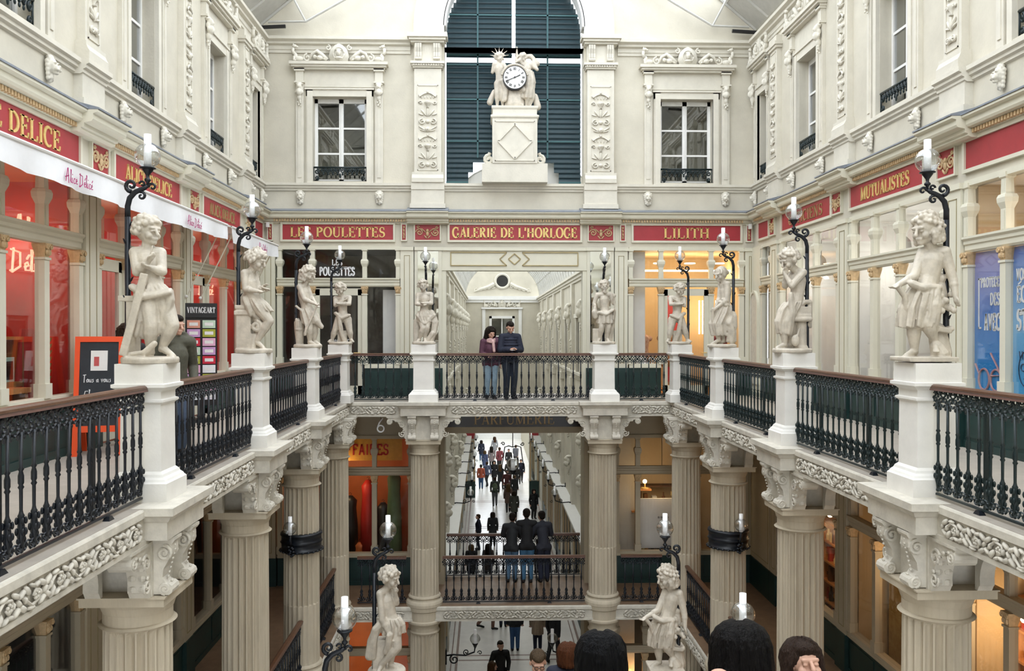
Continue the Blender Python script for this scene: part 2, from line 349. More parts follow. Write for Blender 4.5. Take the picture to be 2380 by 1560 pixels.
SC = {  # loose handwriting
 'A': (0.7, [[(0, 0), (0.28, 1.15), (0.36, 1.2), (0.46, -0.1)], [(-0.12, 0.35), (0.5, 0.55)]]), 'l': (0.22, [[(0, 0.1), (0.14, 1.1), (0.05, 1.15), (0.08, 0.0), (0.2, 0.05)]]),
 'i': (0.2, [[(0.02, 0.45), (0.04, 0), (0.18, 0.05)], [(0.08, 0.7), (0.1, 0.78)]]), 'c': (0.32, [[(0.3, 0.42), (0.12, 0.45), (0.04, 0.2), (0.14, 0), (0.32, 0.08)]]),
 'e': (0.36, [[(0.02, 0.2), (0.28, 0.3), (0.2, 0.46), (0.06, 0.36), (0.08, 0.04), (0.34, 0.06)]]), 'D': (0.7, [[(0.12, 1.1), (0.02, -0.15), (-0.1, -0.05)], [(-0.05, 1.0), (0.5, 0.9), (0.5, 0.2), (0.05, -0.1)]]),
 'E': (0.36, [[(0.02, 0.2), (0.28, 0.3), (0.2, 0.46), (0.06, 0.36), (0.08, 0.04), (0.34, 0.06)], [(0.16, 0.62), (0.32, 0.85)]]), ' ': (0.25, []),
 'o': (0.34, [[(0.2, 0.45), (0.04, 0.3), (0.08, 0.03), (0.26, 0.08), (0.28, 0.36), (0.18, 0.45)]]), 'n': (0.36, [[(0.02, 0.42), (0.04, 0), (0.1, 0.38), (0.24, 0.4), (0.26, 0), (0.36, 0.06)]]),
 'u': (0.36, [[(0.03, 0.42), (0.06, 0.04), (0.22, 0.06), (0.27, 0.42), (0.28, 0), (0.36, 0.06)]]), 's': (0.28, [[(0.24, 0.4), (0.08, 0.4), (0.22, 0.15), (0.06, 0.0)]]), 'v': (0.32, [[(0.02, 0.44), (0.12, 0), (0.28, 0.46)]]),
 'T': (0.5, [[(0.05, 0.95), (0.5, 1.0)], [(0.27, 1.0), (0.22, 0)]]), 'a': (0.36, [[(0.26, 0.4), (0.06, 0.32), (0.08, 0.02), (0.24, 0.1), (0.27, 0.42), (0.28, 0), (0.36, 0.06)]]), 'r': (0.26, [[(0.03, 0.44), (0.05, 0)], [(0.05, 0.3), (0.22, 0.44)]]),
 'p': (0.34, [[(0.05, 0.44), (0.02, -0.4)], [(0.05, 0.4), (0.28, 0.36), (0.24, 0.05), (0.05, 0.02)]]), 't': (0.24, [[(0.1, 0.8), (0.1, 0.02), (0.22, 0.05)], [(0, 0.5), (0.22, 0.54)]]), 'C': (0.5, [[(0.45, 0.9), (0.15, 0.9), (0.05, 0.4), (0.2, 0), (0.48, 0.12)]]), 'm': (0.5, [[(0.02, 0.42), (0.04, 0), (0.1, 0.38), (0.2, 0.4), (0.22, 0), (0.28, 0.38), (0.4, 0.4), (0.42, 0), (0.5, 0.06)]])}
def script(txt, height, width, w=0.06, depth=0.004, y=0.0):
    mb = MB(); tot = sum(SC[c][0] + 0.04 for c in txt); sx = width / tot; x = -width / 2
    for ch in txt:
        for pl in SC[ch][1]:
            stroke(mb, [(x + p[0] * sx, p[1] * height) for p in pl], w * height, y - depth, y)
        x += (SC[ch][0] + 0.04) * sx
    return mb
# ================================================================== the setting
def struct_box(name, m, *b, label=None):
    return struct(MB().box(*b).build(name, m), label)
# --- floors
fl = MB().box(-30, 32, -6, 84, ZG - 0.3, ZG).build('floor', 'tile'); struct(fl, 'pale polished stone floor of the lower passage')
st = MB()
for x in (-0.95, 3.15): st.box(x - 0.04, x + 0.04, 22.5, 61.5, ZG, ZG + 0.004); st.box(x - 0.19, x - 0.15, 22.5, 61.5, ZG, ZG + 0.004)
for d in (27.6, 28.0, 33.2, 33.6, 39, 39.4, 46, 46.4, 53, 53.4): st.box(-0.9, 3.1, d - 0.05, d + 0.05, ZG, ZG + 0.004)
st.build('floor_stripe', 'stripe', fl)
def slab(z, th, m, side_m=None, near=1.1, label=''):
    a = []
    for i, b in enumerate(((WL - 4, XL - 0.02, -6, DW + 4), (XR + 0.02, WR + 4, -6, DW + 4), (XL - 0.02, XR + 0.02, DB - 0.16, DW + 0.75), (XL - 0.02, XR + 0.02, -6, near))):
        o = struct_box('floor', m, b[0], b[1], b[2], b[3], z - th, z); a.append(o)
    return a
slab(0.0, 0.30, 'floor'); slab(ZM, 0.30, 'floor_brown', near=-2)
# staircase below the camera, landing and lower flight
stair = empty('stair_flight', (0, 0, 0)); struct(stair, 'stone staircase leading down from the gallery')
n = 23; ZL = -3.93
for k in range(n):
    z = (k + 1) * ZL / n; y = 1.1 + k * 0.335
    MB().box(BX[0] + 0.32, BX[1] - 0.46, y, y + 0.34, z - 0.2, z).build('step', 'entab', stair)
struct_box('floor', 'floor_brown', BX[0] + 0.32, BX[1] - 0.46, 1.1 + n * 0.335, 12.4, ZL - 0.3, ZL)
stair2 = empty('stair_flight', (0, 0, 0)); struct(stair2, 'lower stone staircase running down to the passage')
for k in range(29):
    z = ZL + (k + 1) * (ZG - ZL) / 30; y = 12.4 + k * 0.29
    MB().box(BX[0] + 0.32, BX[1] - 0.46, y, y + 0.295, max(z - 0.2, ZG), z).build('step', 'entab', stair2)
# --- upper walls
WIN_D = (9.98, 13.73, 17.45, 20.28); PIL_D = (8.07, 11.82, 15.55, 19.3)
def cut_wall(mb, u0, u1, z0, z1, holes, y0=0.0, y1=0.42):
    x = u0
    for (a, b, c, d) in sorted(holes):
        mb.box(x, a, y0, y1, z0, z1); mb.box(a, b, y0, y1, z0, c); mb.box(a, b, y0, y1, d, z1); x = b
    mb.box(x, u1, y0, y1, z0, z1)
HW = 0.55
mb = MB(); cut_wall(mb, -6, DW + 0.4, 3.62, 8.9, [(d - (HW if d < 20 else 0.3), d + (HW if d < 20 else 0.3), 5.2, 7.27) for d in WIN_D] + [(d - HW, d + HW, 5.2, 7.27) for d in (6.2, 2.4)])
wall_left = mb.build('wall_left', 'plaster', None, loc=(WL, 0, 0), rz=PI / 2); struct(wall_left)
mb = MB(); cut_wall(mb, -DW - 0.4, 6, 3.62, 8.9, [(-d - (HW if d < 20 else 0.3), -d + (HW if d < 20 else 0.3), 5.2, 7.27) for d in WIN_D] + [(-d - HW, -d + HW, 5.2, 7.27) for d in (6.2, 2.4)])
wall_right = mb.build('wall_right', 'plaster', None, loc=(WR, 0, 0), rz=-PI / 2); struct(wall_right)
AX, AZ, AR = 0.685, 9.0, 1.705
mb = MB(); cut_wall(mb, WL - 0.4, WR + 0.4, 3.62, 8.5, [(-4.2, -2.9, 5.2, 7.27), (AX - AR, AX + AR, 5.17, 8.5), (4.26, 5.58, 5.2, 7.27)])
ridge = lambda x: 9.15 + 0.84 * (6.1 - abs(x - 0.59))
xs = [WL - 0.4 + i * (WR - WL + 0.8) / 60 for i in range(61)]
xs = sorted(xs + [AX - AR, AX + AR] + [AX + AR * math.cos(PI * i / 24) for i in range(1, 24)])
for a, b in zip(xs, xs[1:]):
    lo = []
    for x in (a, b): q = AR * AR - (x - AX) ** 2; lo.append(AZ + math.sqrt(q) if q > 1e-6 else (AZ if AX - AR - 0.01 < (a + b) / 2 < AX + AR + 0.01 else 8.5))
    if (a + b) / 2 < AX - AR or (a + b) / 2 > AX + AR: lo = [8.5, 8.5]
    mb.prism([(a, lo[0]), (b, lo[1]), (b, ridge(b)), (a, ridge(a))], 0.0, 0.42, 'y')
wall_back = mb.build('wall_back', 'plaster', None, loc=(0, DW, 0)); struct(wall_back)
# --- mouldings
P_CORN = [(0, 4.18), (0.05, 4.20), (0.05, 4.23), (0.09, 4.24), (0.09, 4.29), (0.19, 4.31), (0.21, 4.34), (0.21, 4.41), (0.27, 4.43), (0.27, 4.46)]
P_STR = [(0, 4.97), (0.04, 4.99), (0.04, 5.03), (0.08, 5.05), (0.08, 5.09), (0.12, 5.11), (0.12, 5.17)]
P_TOP = [(0, 8.32), (0.03, 8.32), (0.03, 8.38), (0.05, 8.40), (0.05, 8.49), (0.12, 8.52), (0.12, 8.57), (0.20, 8.61), (0.20, 8.68)]
def mould(mb, u0, u1, prof, extra=0.0, back=0.05):
    """a run of moulding on a wall that faces -y; with extra > 0 the run stands proud (over a pilaster)"""
    pts = [(-o - extra, z) for o, z in prof]; pts = [(back, prof[0][1])] + pts + [(back, prof[-1][1])]
    return mb.prism(pts, u0, u1, 'x')
def run(wall, u0, u1, ress, n0):
    """main cornice with zinc top and dentils, string course, top cornice; ress = [(u, half width)]"""
    a = MB(); mould(a, u0, u1, P_CORN)
    z = MB(); z.prism([(0.02, 4.463), (-0.285, 4.463), (-0.285, 4.485), (0.02, 4.56)], u0, u1, 'x')
    s = MB(); mould(s, u0, u1, P_STR); c = MB()
    if wall is wall_back: mould(c, u0, -1.84, P_TOP); c.build('top_cornice', 'stone', wall); c = MB(); mould(c, 3.22, u1, P_TOP)
    else: mould(c, u0, u1, P_TOP)
    for u, h in ress:
        mould(a, u - h, u + h, P_CORN, 0.13); z.prism([(0.02, 4.465), (-0.415, 4.465), (-0.415, 4.487), (0.02, 4.60)], u - h, u + h, 'x')
        mould(s, u - 0.36, u + 0.36, P_STR, 0.10)
    a.build('cornice', 'cream', wall); z.build('zinc_flashing', 'zinc', wall); s.build('string_course', 'stone', wall); c.build('top_cornice', 'stone', wall)
    dn = MB(); u = u0 + 0.3
    while u < u1 - 0.3:
        dn.box(u, u + 0.035, -0.135, -0.08, 4.235, 4.29); u += 0.065
    tag(dn.build('dentils', 'gold_old', wall), kind='stuff')
run(wall_left, -6, DW - 0.1, [(d, 0.52) for d in PIL_D], 1)
run(wall_right, -DW + 0.1, 6, [(-d, 0.52) for d in PIL_D], 1)
run(wall_back, WL, WR, [(-1.41, 0.5), (2.78, 0.5)], 1)
# --- carved ornament prototypes (flat relief, facing -y, origin at bottom centre)
def arabesque(h, w, seed=1):
    mb = MB(); rr = random.Random(seed); z = 0.04
    def both(f):
        for s in (-1, 1): f(s)
    k = 0
    while z < h - 0.22:
        kind = k % 5; k += 1
        if kind == 0:      # rosette with two curls
            mb.ell((0, -0.012, z + 0.08), (0.045, 0.022, 0.045), 8, 5)
            both(lambda s: mb.tube(spiral(s * w * 0.27, z + 0.07, w * 0.19, 1.2, PI / 2, -0.01, 12, 0.2, -s), 0.014, 5)); z += 0.2
        elif kind == 1:    # crossing leaves
            both(lambda s: mb.ell((s * w * 0.2, -0.008, z + 0.09), (0.024, 0.016, 0.1), 6, 5, (0, s * 0.6, 0)))
            both(lambda s: mb.ell((s * w * 0.34, -0.008, z + 0.05), (0.018, 0.014, 0.06), 6, 5, (0, s * 1.2, 0))); mb.ell((0, -0.01, z + 0.1), (0.02, 0.016, 0.11), 6, 5); z += 0.21
        elif kind == 2:    # urn
            mb.lathe([(0.03, z), (0.012, z + 0.03), (0.06 * w / 0.4, z + 0.09), (0.075 * w / 0.4, z + 0.13), (0.04, z + 0.16)], 8)
            both(lambda s: mb.tube(spiral(s * w * 0.36, z + 0.12, w * 0.11, 1.1, PI, -0.01, 10, 0.25, s), 0.012, 5)); z += 0.21
        elif kind == 3:    # canopy with drops
            both(lambda s: mb.tube([(0, -0.01, z + 0.15), (s * w * 0.2, -0.012, z + 0.12), (s * w * 0.40, -0.01, z + 0.05), (s * w * 0.44, -0.01, z + 0.10)], 0.015, 5))
            for q in (-0.3, -0.15, 0, 0.15, 0.3): mb.ell((q * w, -0.008, z + 0.04), (0.012, 0.012, 0.035), 6, 4)
            mb.ell((0, -0.012, z + 0.17), (0.028, 0.02, 0.03), 6, 5); z += 0.22
        else:              # mask with wings
            mb.ell((0, -0.014, z + 0.09), (0.05, 0.03, 0.062), 8, 6); mb.ell((0, -0.04, z + 0.085), (0.012, 0.014, 0.02), 6, 4)
            both(lambda s: mb.ell((s * w * 0.3, -0.008, z + 0.12), (0.02, 0.016, 0.085), 6, 5, (0, s * 0.9, 0)))
            both(lambda s: mb.ell((s * w * 0.24, -0.008, z + 0.06), (0.016, 0.014, 0.07), 6, 5, (0, s * 1.3, 0))); z += 0.2
    return mb
ARAB = arabesque(2.02, 0.40).mesh('arabesque', 'carving', True)
ARAB_N = arabesque(2.30, 0.24, 4).mesh('arabesque_narrow', 'carving', True)
def pediment():
    mb = MB(); mb.prism([(-0.2, 0), (0.2, 0), (0.24, 0.14), (0.2, 0.30), (0.1, 0.40), (0, 0.45), (-0.1, 0.40), (-0.2, 0.30), (-0.24, 0.14)], -0.10, 0.02)
    mb.tube([(0.13 * math.cos(2 * PI * i / 16), -0.11, 0.20 + 0.15 * math.sin(2 * PI * i / 16)) for i in range(17)], 0.02, 6)
    mb.ell((0, -0.14, 0.21), (0.065, 0.06, 0.085)); mb.ell((0, -0.19, 0.20), (0.014, 0.02, 0.028)); mb.ell((0, -0.13, 0.28), (0.075, 0.05, 0.035)); mb.ell((0, -0.13, 0.09), (0.09, 0.05, 0.04))
    for s in (-1, 1):
        mb.tube(spiral(s * 0.26, 0.34, 0.07, 1.2, PI / 2, -0.08, 12, 0.2, s), 0.022, 6)
        mb.tube([(s * 0.28, -0.07, 0.05), (s * 0.40, -0.08, 0.16), (s * 0.52, -0.08, 0.26), (s * 0.64, -0.07, 0.20), (s * 0.70, -0.07, 0.06)], [0.05, 0.055, 0.05, 0.04, 0.03], 7)
        mb.tube(spiral(s * 0.76, 0.10, 0.10, 1.3, PI / 2, -0.07, 14, 0.15, -s), 0.022, 6); mb.ell((s * 0.45, -0.09, 0.10), (0.09, 0.05, 0.06)); mb.ell((s * 0.58, -0.09, 0.12), (0.05, 0.04, 0.05))
        for q in range(4): mb.ell((s * (0.34 + q * 0.07), -0.10, 0.06 + 0.02 * q), (0.05, 0.03, 0.022), 6, 5, (0, -s * 0.5, 0))
        # couchant beast looking outward
        mb.ell((s * 0.96, -0.09, 0.07), (0.12, 0.055, 0.065)); mb.ell((s * 1.04, -0.09, 0.13), (0.055, 0.05, 0.09)); mb.tube([(s * 1.06, -0.09, 0.17), (s * 1.10, -0.09, 0.25), (s * 1.09, -0.09, 0.33)], [0.05, 0.04, 0.04], 7)
        mb.ell((s * 1.06, -0.10, 0.37), (0.06, 0.045, 0.045)); mb.ell((s * 1.0, -0.10, 0.355), (0.035, 0.03, 0.028)); mb.ell((s * 1.09, -0.09, 0.41), (0.015, 0.015, 0.03))
        mb.tube([(s * 1.06, -0.12, 0.12), (s * 1.07, -0.13, 0.03), (s * 1.02, -0.15, 0.02)], 0.025, 6)
    return mb
PED = pediment().mesh('carved_pediment', 'carving', True)
def lion():
    mb = MB(); mb.ell((0, -0.05, 0.17), (0.085, 0.07, 0.10)); mb.ell((0, -0.115, 0.13), (0.05, 0.05, 0.045)); mb.ell((0, -0.15, 0.155), (0.022, 0.02, 0.02)); mb.ell((0, -0.11, 0.075), (0.032, 0.035, 0.02))
    for s in (-1, 1):
        mb.ell((s * 0.035, -0.105, 0.20), (0.022, 0.03, 0.012)); mb.ell((s * 0.075, -0.05, 0.25), (0.026, 0.02, 0.028)); mb.ell((s * 0.035, -0.14, 0.115), (0.024, 0.022, 0.02))
        for q in range(5): mb.ell((s * (0.085 - 0.008 * q), -0.03, 0.21 - 0.05 * q), (0.03, 0.03, 0.032))
    mb.ell((0, -0.03, 0.27), (0.07, 0.05, 0.04)); mb.ell((0, -0.04, 0.03), (0.045, 0.04, 0.045)); mb.ell((0, -0.03, -0.015), (0.028, 0.03, 0.03)); mb.ell((0.05, -0.03, 0.02), (0.022, 0.025, 0.035)); mb.ell((-0.05, -0.03, 0.02), (0.022, 0.025, 0.035))
    return fuse(mb, 'lion_head', 'carving', 0.009, 1)
LION = lion()
def console_herm():
    """carved bracket: mask above, scroll and drop of fruit below (0.6 high)"""
    mb = MB(); mb.ell((0, -0.09, 0.50), (0.07, 0.07, 0.085)); mb.ell((0, -0.15, 0.49), (0.02, 0.025, 0.03)); mb.ell((0, -0.05, 0.57), (0.095, 0.07, 0.04))
    for s in (-1, 1): mb.tube(spiral(s * 0.055, 0.38, 0.055, 1.2, PI / 2, -0.07, 10, 0.2, s), 0.024, 6); mb.ell((s * 0.06, -0.06, 0.44), (0.03, 0.04, 0.06))
    mb.ell((0, -0.10, 0.36), (0.075, 0.08, 0.09)); mb.ell((0, -0.06, 0.24), (0.055, 0.06, 0.08))
    for q in range(7): mb.ell((0.035 * math.sin(q * 2.4), -0.05 - 0.02 * (q % 2), 0.18 - 0.025 * q), 0.032 - 0.002 * q)
    return fuse(mb, 'carved_console', 'carving', 0.011, 1)
HERM = console_herm()
# --- pilasters on the side walls
def side_pilaster(wall, u, k):
    p = empty('pilaster', (u, 0, 0), 0, wall)
    b = MB(); b.box(-0.33, 0.33, -0.12, 0.02, 4.58, 4.98); b.box(-0.36, 0.36, -0.15, 0.02, 4.55, 4.66)
    b.prism([(0.02, 5.17), (-0.19, 5.17), (-0.19, 5.30), (-0.17, 5.33), (-0.15, 5.38), (-0.15, 5.43), (0.02, 5.43)], -0.29, 0.29, 'x')
    b.box(-0.23, 0.23, -0.11, 0.02, 5.43, 7.92); b.box(-0.28, 0.28, -0.15, 0.02, 7.92, 7.98); b.box(-0.31, 0.31, -0.18, 0.02, 7.98, 8.05); b.box(-0.25, 0.25, -0.13, 0.02, 8.05, 8.2)
    b.build('shaft', 'stone', p)
    f = MB(); f.box(-0.16, -0.145, -0.125, -0.1, 5.50, 7.85); f.box(0.145, 0.16, -0.125, -0.1, 5.50, 7.85); f.box(-0.16, 0.16, -0.125, -0.1, 5.50, 5.515); f.box(-0.16, 0.16, -0.125, -0.1, 7.835, 7.85); f.build('panel_moulding', 'stone', p)
    link('arabesque', ARAB_N, p, (0, -0.112, 5.53), sc=(1.1, 1.7, 1.0))
for k, d in enumerate(PIL_D[1:]): side_pilaster(wall_left, d, k); side_pilaster(wall_right, -d, k)
# --- great arch with its two pilasters
for u in (-1.41, 2.78):
    p = empty('arch_pilaster', (u, 0, 0), 0, wall_back)
    b = MB(); b.box(-0.40, 0.40, -0.22, 0.02, 4.60, 5.0); b.box(-0.43, 0.43, -0.25, 0.02, 4.55, 4.66); b.box(-0.40, 0.40, -0.24, 0.02, 5.0, 5.17)
    b.prism([(0.02, 5.17), (-0.27, 5.17), (-0.27, 5.27), (-0.25, 5.30), (-0.22, 5.36), (-0.22, 5.42), (0.02, 5.42)], -0.38, 0.38, 'x')
    b.box(-0.325, 0.325, -0.2, 0.02, 5.42, 7.92); b.box(-0.36, 0.36, -0.24, 0.02, 7.93, 7.97); b.box(-0.38, 0.38, -0.26, 0.02, 7.97, 8.02); b.box(-0.41, 0.41, -0.3, 0.02, 8.02, 8.08)
    b.box(-0.33, 0.33, -0.21, 0.02, 8.08, 8.52); b.box(-0.40, 0.40, -0.30, 0.02, 8.52, 8.57); b.box(-0.44, 0.44, -0.36, 0.02, 8.57, 8.63); b.box(-0.48, 0.48, -0.40, 0.02, 8.63, 8.73)
    b.build('shaft', 'stone', p)
    dn = MB()
    for q in range(12): dn.ell((-0.33 + q * 0.06, -0.27, 7.99), (0.022, 0.02, 0.03), 6, 5)
    dn.build('bead_row', 'carving', p, True)
    for s in (-0.22, 0.22):
        c = MB()
        for q in (-0.055, 0, 0.055): c.prism([(-0.2, 8.50), (-0.31, 8.50), (-0.30, 8.40), (-0.26, 8.30), (-0.26, 8.2), (-0.22, 8.14), (-0.2, 8.14)], s + q - 0.024, s + q + 0.024, 'x')
        c.tube([(s - 0.08, -0.25, 8.15), (s + 0.08, -0.25, 8.15)], 0.035, 8); c.build('bracket', 'stone', p)
    f = MB(); f.box(-0.25, -0.23, -0.215, -0.19, 5.46, 7.52); f.box(0.23, 0.25, -0.215, -0.19, 5.46, 7.52); f.box(-0.25, 0.25, -0.215, -0.19, 5.46, 5.48); f.box(-0.25, 0.25, -0.215, -0.19, 7.50, 7.52); f.build('panel_moulding', 'stone', p)
    link('arabesque', ARAB, p, (0, -0.203, 5.48), sc=(1.18, 1.7, 1.0))
a = MB()
for r0, r1, o in ((AR, AR + 0.10, -0.10), (AR + 0.10, AR + 0.60, -0.06), (AR + 0.60, AR + 0.73, -0.13)):
    for i in range(36):
        t0, t1 = PI * i / 36, PI * (i + 1) / 36
        a.prism([(AX + r0 * math.cos(t0), AZ + r0 * math.sin(t0)), (AX + r1 * math.cos(t0), AZ + r1 * math.sin(t0)), (AX + r1 * math.cos(t1), AZ + r1 * math.sin(t1)), (AX + r0 * math.cos(t1), AZ + r0 * math.sin(t1))], o, 0.05)
    for s in (-1, 1): a.box(*sorted((AX + s * r0, AX + s * r1)), o, 0.05, 8.73, AZ)
for i in range(48):
    t0, t1 = PI * i / 48, PI * (i + 1) / 48; r0, r1 = AR - 0.05, AR + 0.02
    a.prism([(AX + r0 * math.cos(t0), AZ + r0 * math.sin(t0)), (AX + r1 * math.cos(t0), AZ + r1 * math.sin(t0)), (AX + r1 * math.cos(t1), AZ + r1 * math.sin(t1)), (AX + r0 * math.cos(t1), AZ + r0 * math.sin(t1))], -0.10, 0.36)
a.build('archivolt', 'white', wall_back)
# louvred shutters in the arch: four leaves, daylight in the slits between them
lou = empty('window_11', (0, DW + 0.46, 0)); struct(lou, 'tall dark teal louvred arch window behind the clock')
unit = MB().prism([(-0.03, -0.075), (0.03, 0.045), (0.03, 0.075), (-0.03, -0.05)], 0, 1, 'x').mesh('slat', 'teal')
def half(z): return AR - 0.03 if z < AZ else math.sqrt(max(0.0, AR * AR - (z - AZ) ** 2)) - 0.03
z = 5.36
while z < 10.65:
    if abs(z - 8.33) > 0.10:
        for s in (-1, 1):
            x0, x1 = 0.045, half(z + 0.05)
            if z < 5.75: x0 = 1.13 + (0.0 if z < 5.5 else -0.12)
            if x1 - x0 > 0.1:
                o = link('slat', unit, lou, (AX + (x0 if s > 0 else -x1), 0, z)); o.scale = (x1 - x0, 1, 1)
    z += 0.124
br = MB()
for x in (-0.21, 1.53): br.box(x - 0.02, x + 0.02, -0.05, -0.02, 5.27 if abs(x - AX) > 0.9 else 5.9, AZ + half(0) * 0.83)
for zz in (6.31, 7.35, 8.45, 8.21, 9.45): br.box(AX - half(zz), AX - 0.04, -0.05, -0.02, zz - 0.02, zz + 0.02); br.box(AX + 0.04, AX + half(zz), -0.05, -0.02, zz - 0.02, zz + 0.02)
br.box(AX - 1.68, AX - 1.13, -0.05, 0.03, 5.27, 5.31); br.box(AX + 1.13, AX + 1.68, -0.05, 0.03, 5.27, 5.31)
br.build('frame_bar', 'teal_light', lou)
# --- windows
def window_proto():
    w = empty('window_1')
    s = MB()
    for x0, x1 in ((-0.81, -0.65), (0.65, 0.81)): s.box(x0, x1, -0.05, 0.03, 5.17, 7.43); s.box(x0 + (0.03 if x0 < 0 else 0.0), x1 - (0 if x0 < 0 else 0.03), -0.07, 0.03, 5.17, 7.40)
    s.box(-0.81, 0.81, -0.05, 0.03, 7.27, 7.43); s.box(-0.84, 0.84, -0.08, 0.03, 7.43, 7.47)
    for x0, x1 in ((-1.05, -0.86), (0.86, 1.05)): s.box(x0, x1, -0.07, 0.03, 5.17, 7.55); s.box(x0 + 0.05, x1 - 0.05, -0.085, 0.03, 5.3, 6.98); s.box(x0, x1, -0.10, 0.03, 7.55, 7.90); s.box(x0 - 0.03, x1 + 0.03, -0.13, 0.03, 7.58, 7.62); s.box(x0 - 0.03, x1 + 0.03, -0.14, 0.03, 7.86, 7.93)
    s.box(-0.86, 0.86, -0.03, 0.03, 7.50, 7.90)
    for hw, o, z0, z1 in ((1.10, 0.14, 7.90, 7.95), (1.14, 0.19, 7.95, 8.0), (1.18, 0.23, 8.0, 8.07)): s.box(-hw, hw, -o, 0.03, z0, z1)
    s.build('surround', 'stone', w)
    rv = MB(); rv.box(-0.66, -0.645, 0.0, 0.42, 5.2, 7.27); rv.box(0.645, 0.66, 0.0, 0.42, 5.2, 7.27); rv.box(-0.66, 0.66, 0, 0.42, 7.265, 7.28); rv.box(-0.66, 0.66, -0.06, 0.42, 5.17, 5.215); rv.build('reveal', 'plaster', w)
    link('carved_pediment', PED, w, (0, -0.06, 8.07))
    for x in (-0.955, 0.955): link('carved_console', HERM, w, (x, -0.06, 6.98)); link('lion_head', LION, w, (x, -0.02, 4.69))
    f = MB()
    for x0, x1 in ((-0.645, -0.57), (0.57, 0.645), (-0.055, 0.055)): f.box(x0, x1, 0.2, 0.26, 5.2, 7.27)
    for z0, z1 in ((5.2, 5.30), (7.16, 7.27)): f.box(-0.645, 0.645, 0.2, 0.26, z0, z1)
    for zz in (5.93, 6.55): f.box(-0.6, 0.6, 0.205, 0.25, zz - 0.022, zz + 0.022)
    for x in (-0.06, 0.06): f.tube([(x * 0.15, 0.195, 5.3), (x * 0.15, 0.195, 7.16)], 0.012, 6)
    f.build('casement', 'white', w)
    for x0, x1 in ((-0.57, -0.055), (0.055, 0.57)):
        for z0, z1 in ((5.30, 5.91), (5.95, 6.53), (6.57, 7.16)): MB().box(x0, x1, 0.228, 0.234, z0, z1).build('pane', 'glass', w)
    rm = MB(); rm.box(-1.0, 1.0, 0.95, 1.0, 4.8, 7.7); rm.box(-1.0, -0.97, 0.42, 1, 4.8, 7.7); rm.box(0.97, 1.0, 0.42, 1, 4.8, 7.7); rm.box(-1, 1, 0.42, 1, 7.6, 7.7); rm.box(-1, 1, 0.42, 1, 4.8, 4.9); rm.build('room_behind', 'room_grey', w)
    g = MB(); g.tube([(-0.64, 0.02, 5.56), (0.64, 0.02, 5.56)], 0.024, 6); g.tube([(-0.64, 0.02, 5.22), (0.64, 0.02, 5.22)], 0.016, 6)
    for s in (-1, 1):
        g.tube(spiral(s * 0.56, 5.46, 0.065, 1.4, PI / 2, 0.02, 12, 0.15, s), 0.019, 5); g.tube(spiral(s * 0.56, 5.30, 0.055, 1.4, -PI / 2, 0.02, 12, 0.15, -s), 0.018, 5); g.tube([(s * 0.635, 0.02, 5.56), (s * 0.635, 0.02, 5.2)], 0.013, 5)
        for q in range(4): x = s * (0.06 + q * 0.115); g.tube([(x - 0.05, 0.02, 5.55), (x - 0.04, 0.02, 5.47), (x, 0.02, 5.43), (x + 0.04, 0.02, 5.47), (x + 0.05, 0.02, 5.55)], 0.016, 5); g.ell((x, 0.02, 5.40), (0.024, 0.015, 0.036), 6, 4); g.tube(spiral(x, 5.50, 0.03, 1.0, 0, 0.02, 8, 0.3), 0.014, 5)
    g.ell((0, 0.02, 5.36), (0.03, 0.015, 0.06), 6, 5)
    g.build('window_guard', 'iron_green', w, True)
    return w
wp = window_proto()
places = [(wall_left, d, 0.84 if d < 20 else 0.55) for d in WIN_D] + [(wall_back, -3.55, 1.0), (wall_back, 4.92, 1.0)] + [(wall_right, -d, 0.84 if d < 20 else 0.55) for d in WIN_D[::-1]]
where = {wall_left: 'left wall', wall_back: 'end wall', wall_right: 'right wall'}
for i, (w, u, s) in enumerate(places):
    o = wp if i == 0 else copy_tree(wp); o.name = 'window_%d' % (i + 1)
    o.matrix_world = w.matrix_basis @ Matrix.Translation((u, 0, 0)) @ Matrix.Diagonal((s, 1, 1, 1)); struct(o)
# papers standing in the right end window
for x0, x1, z0, z1, m in ((4.36, 4.84, 5.31, 6.2, 'white_room'), (4.98, 5.47, 5.31, 6.18, 'white_room'), (5.22, 5.4, 5.98, 6.12, 'stripe')):
    pass
# --- blank lower storeys of the side walls
for nm, x0, x1 in (('wall_far_left', WL - 3.9, WL - 3.6), ('wall_far_right', WR + 3.6, WR + 3.9)):
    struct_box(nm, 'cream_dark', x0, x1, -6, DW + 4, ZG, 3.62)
struct_box('ceiling', 'plaster_pale', WL - 3.9, WL - 0.4, -6, DW + 0.4, 3.62, 3.75); struct_box('ceiling', 'plaster_pale', WR + 0.4, WR + 3.9, -6, DW + 0.4, 3.62, 3.75)
for a_, b_ in ((WL - 3.9, -1.03), (2.40, WR + 3.9)): struct_box('ceiling', 'plaster_pale', a_, b_, DW + 0.42, DW + 4, 3.62, 3.75)
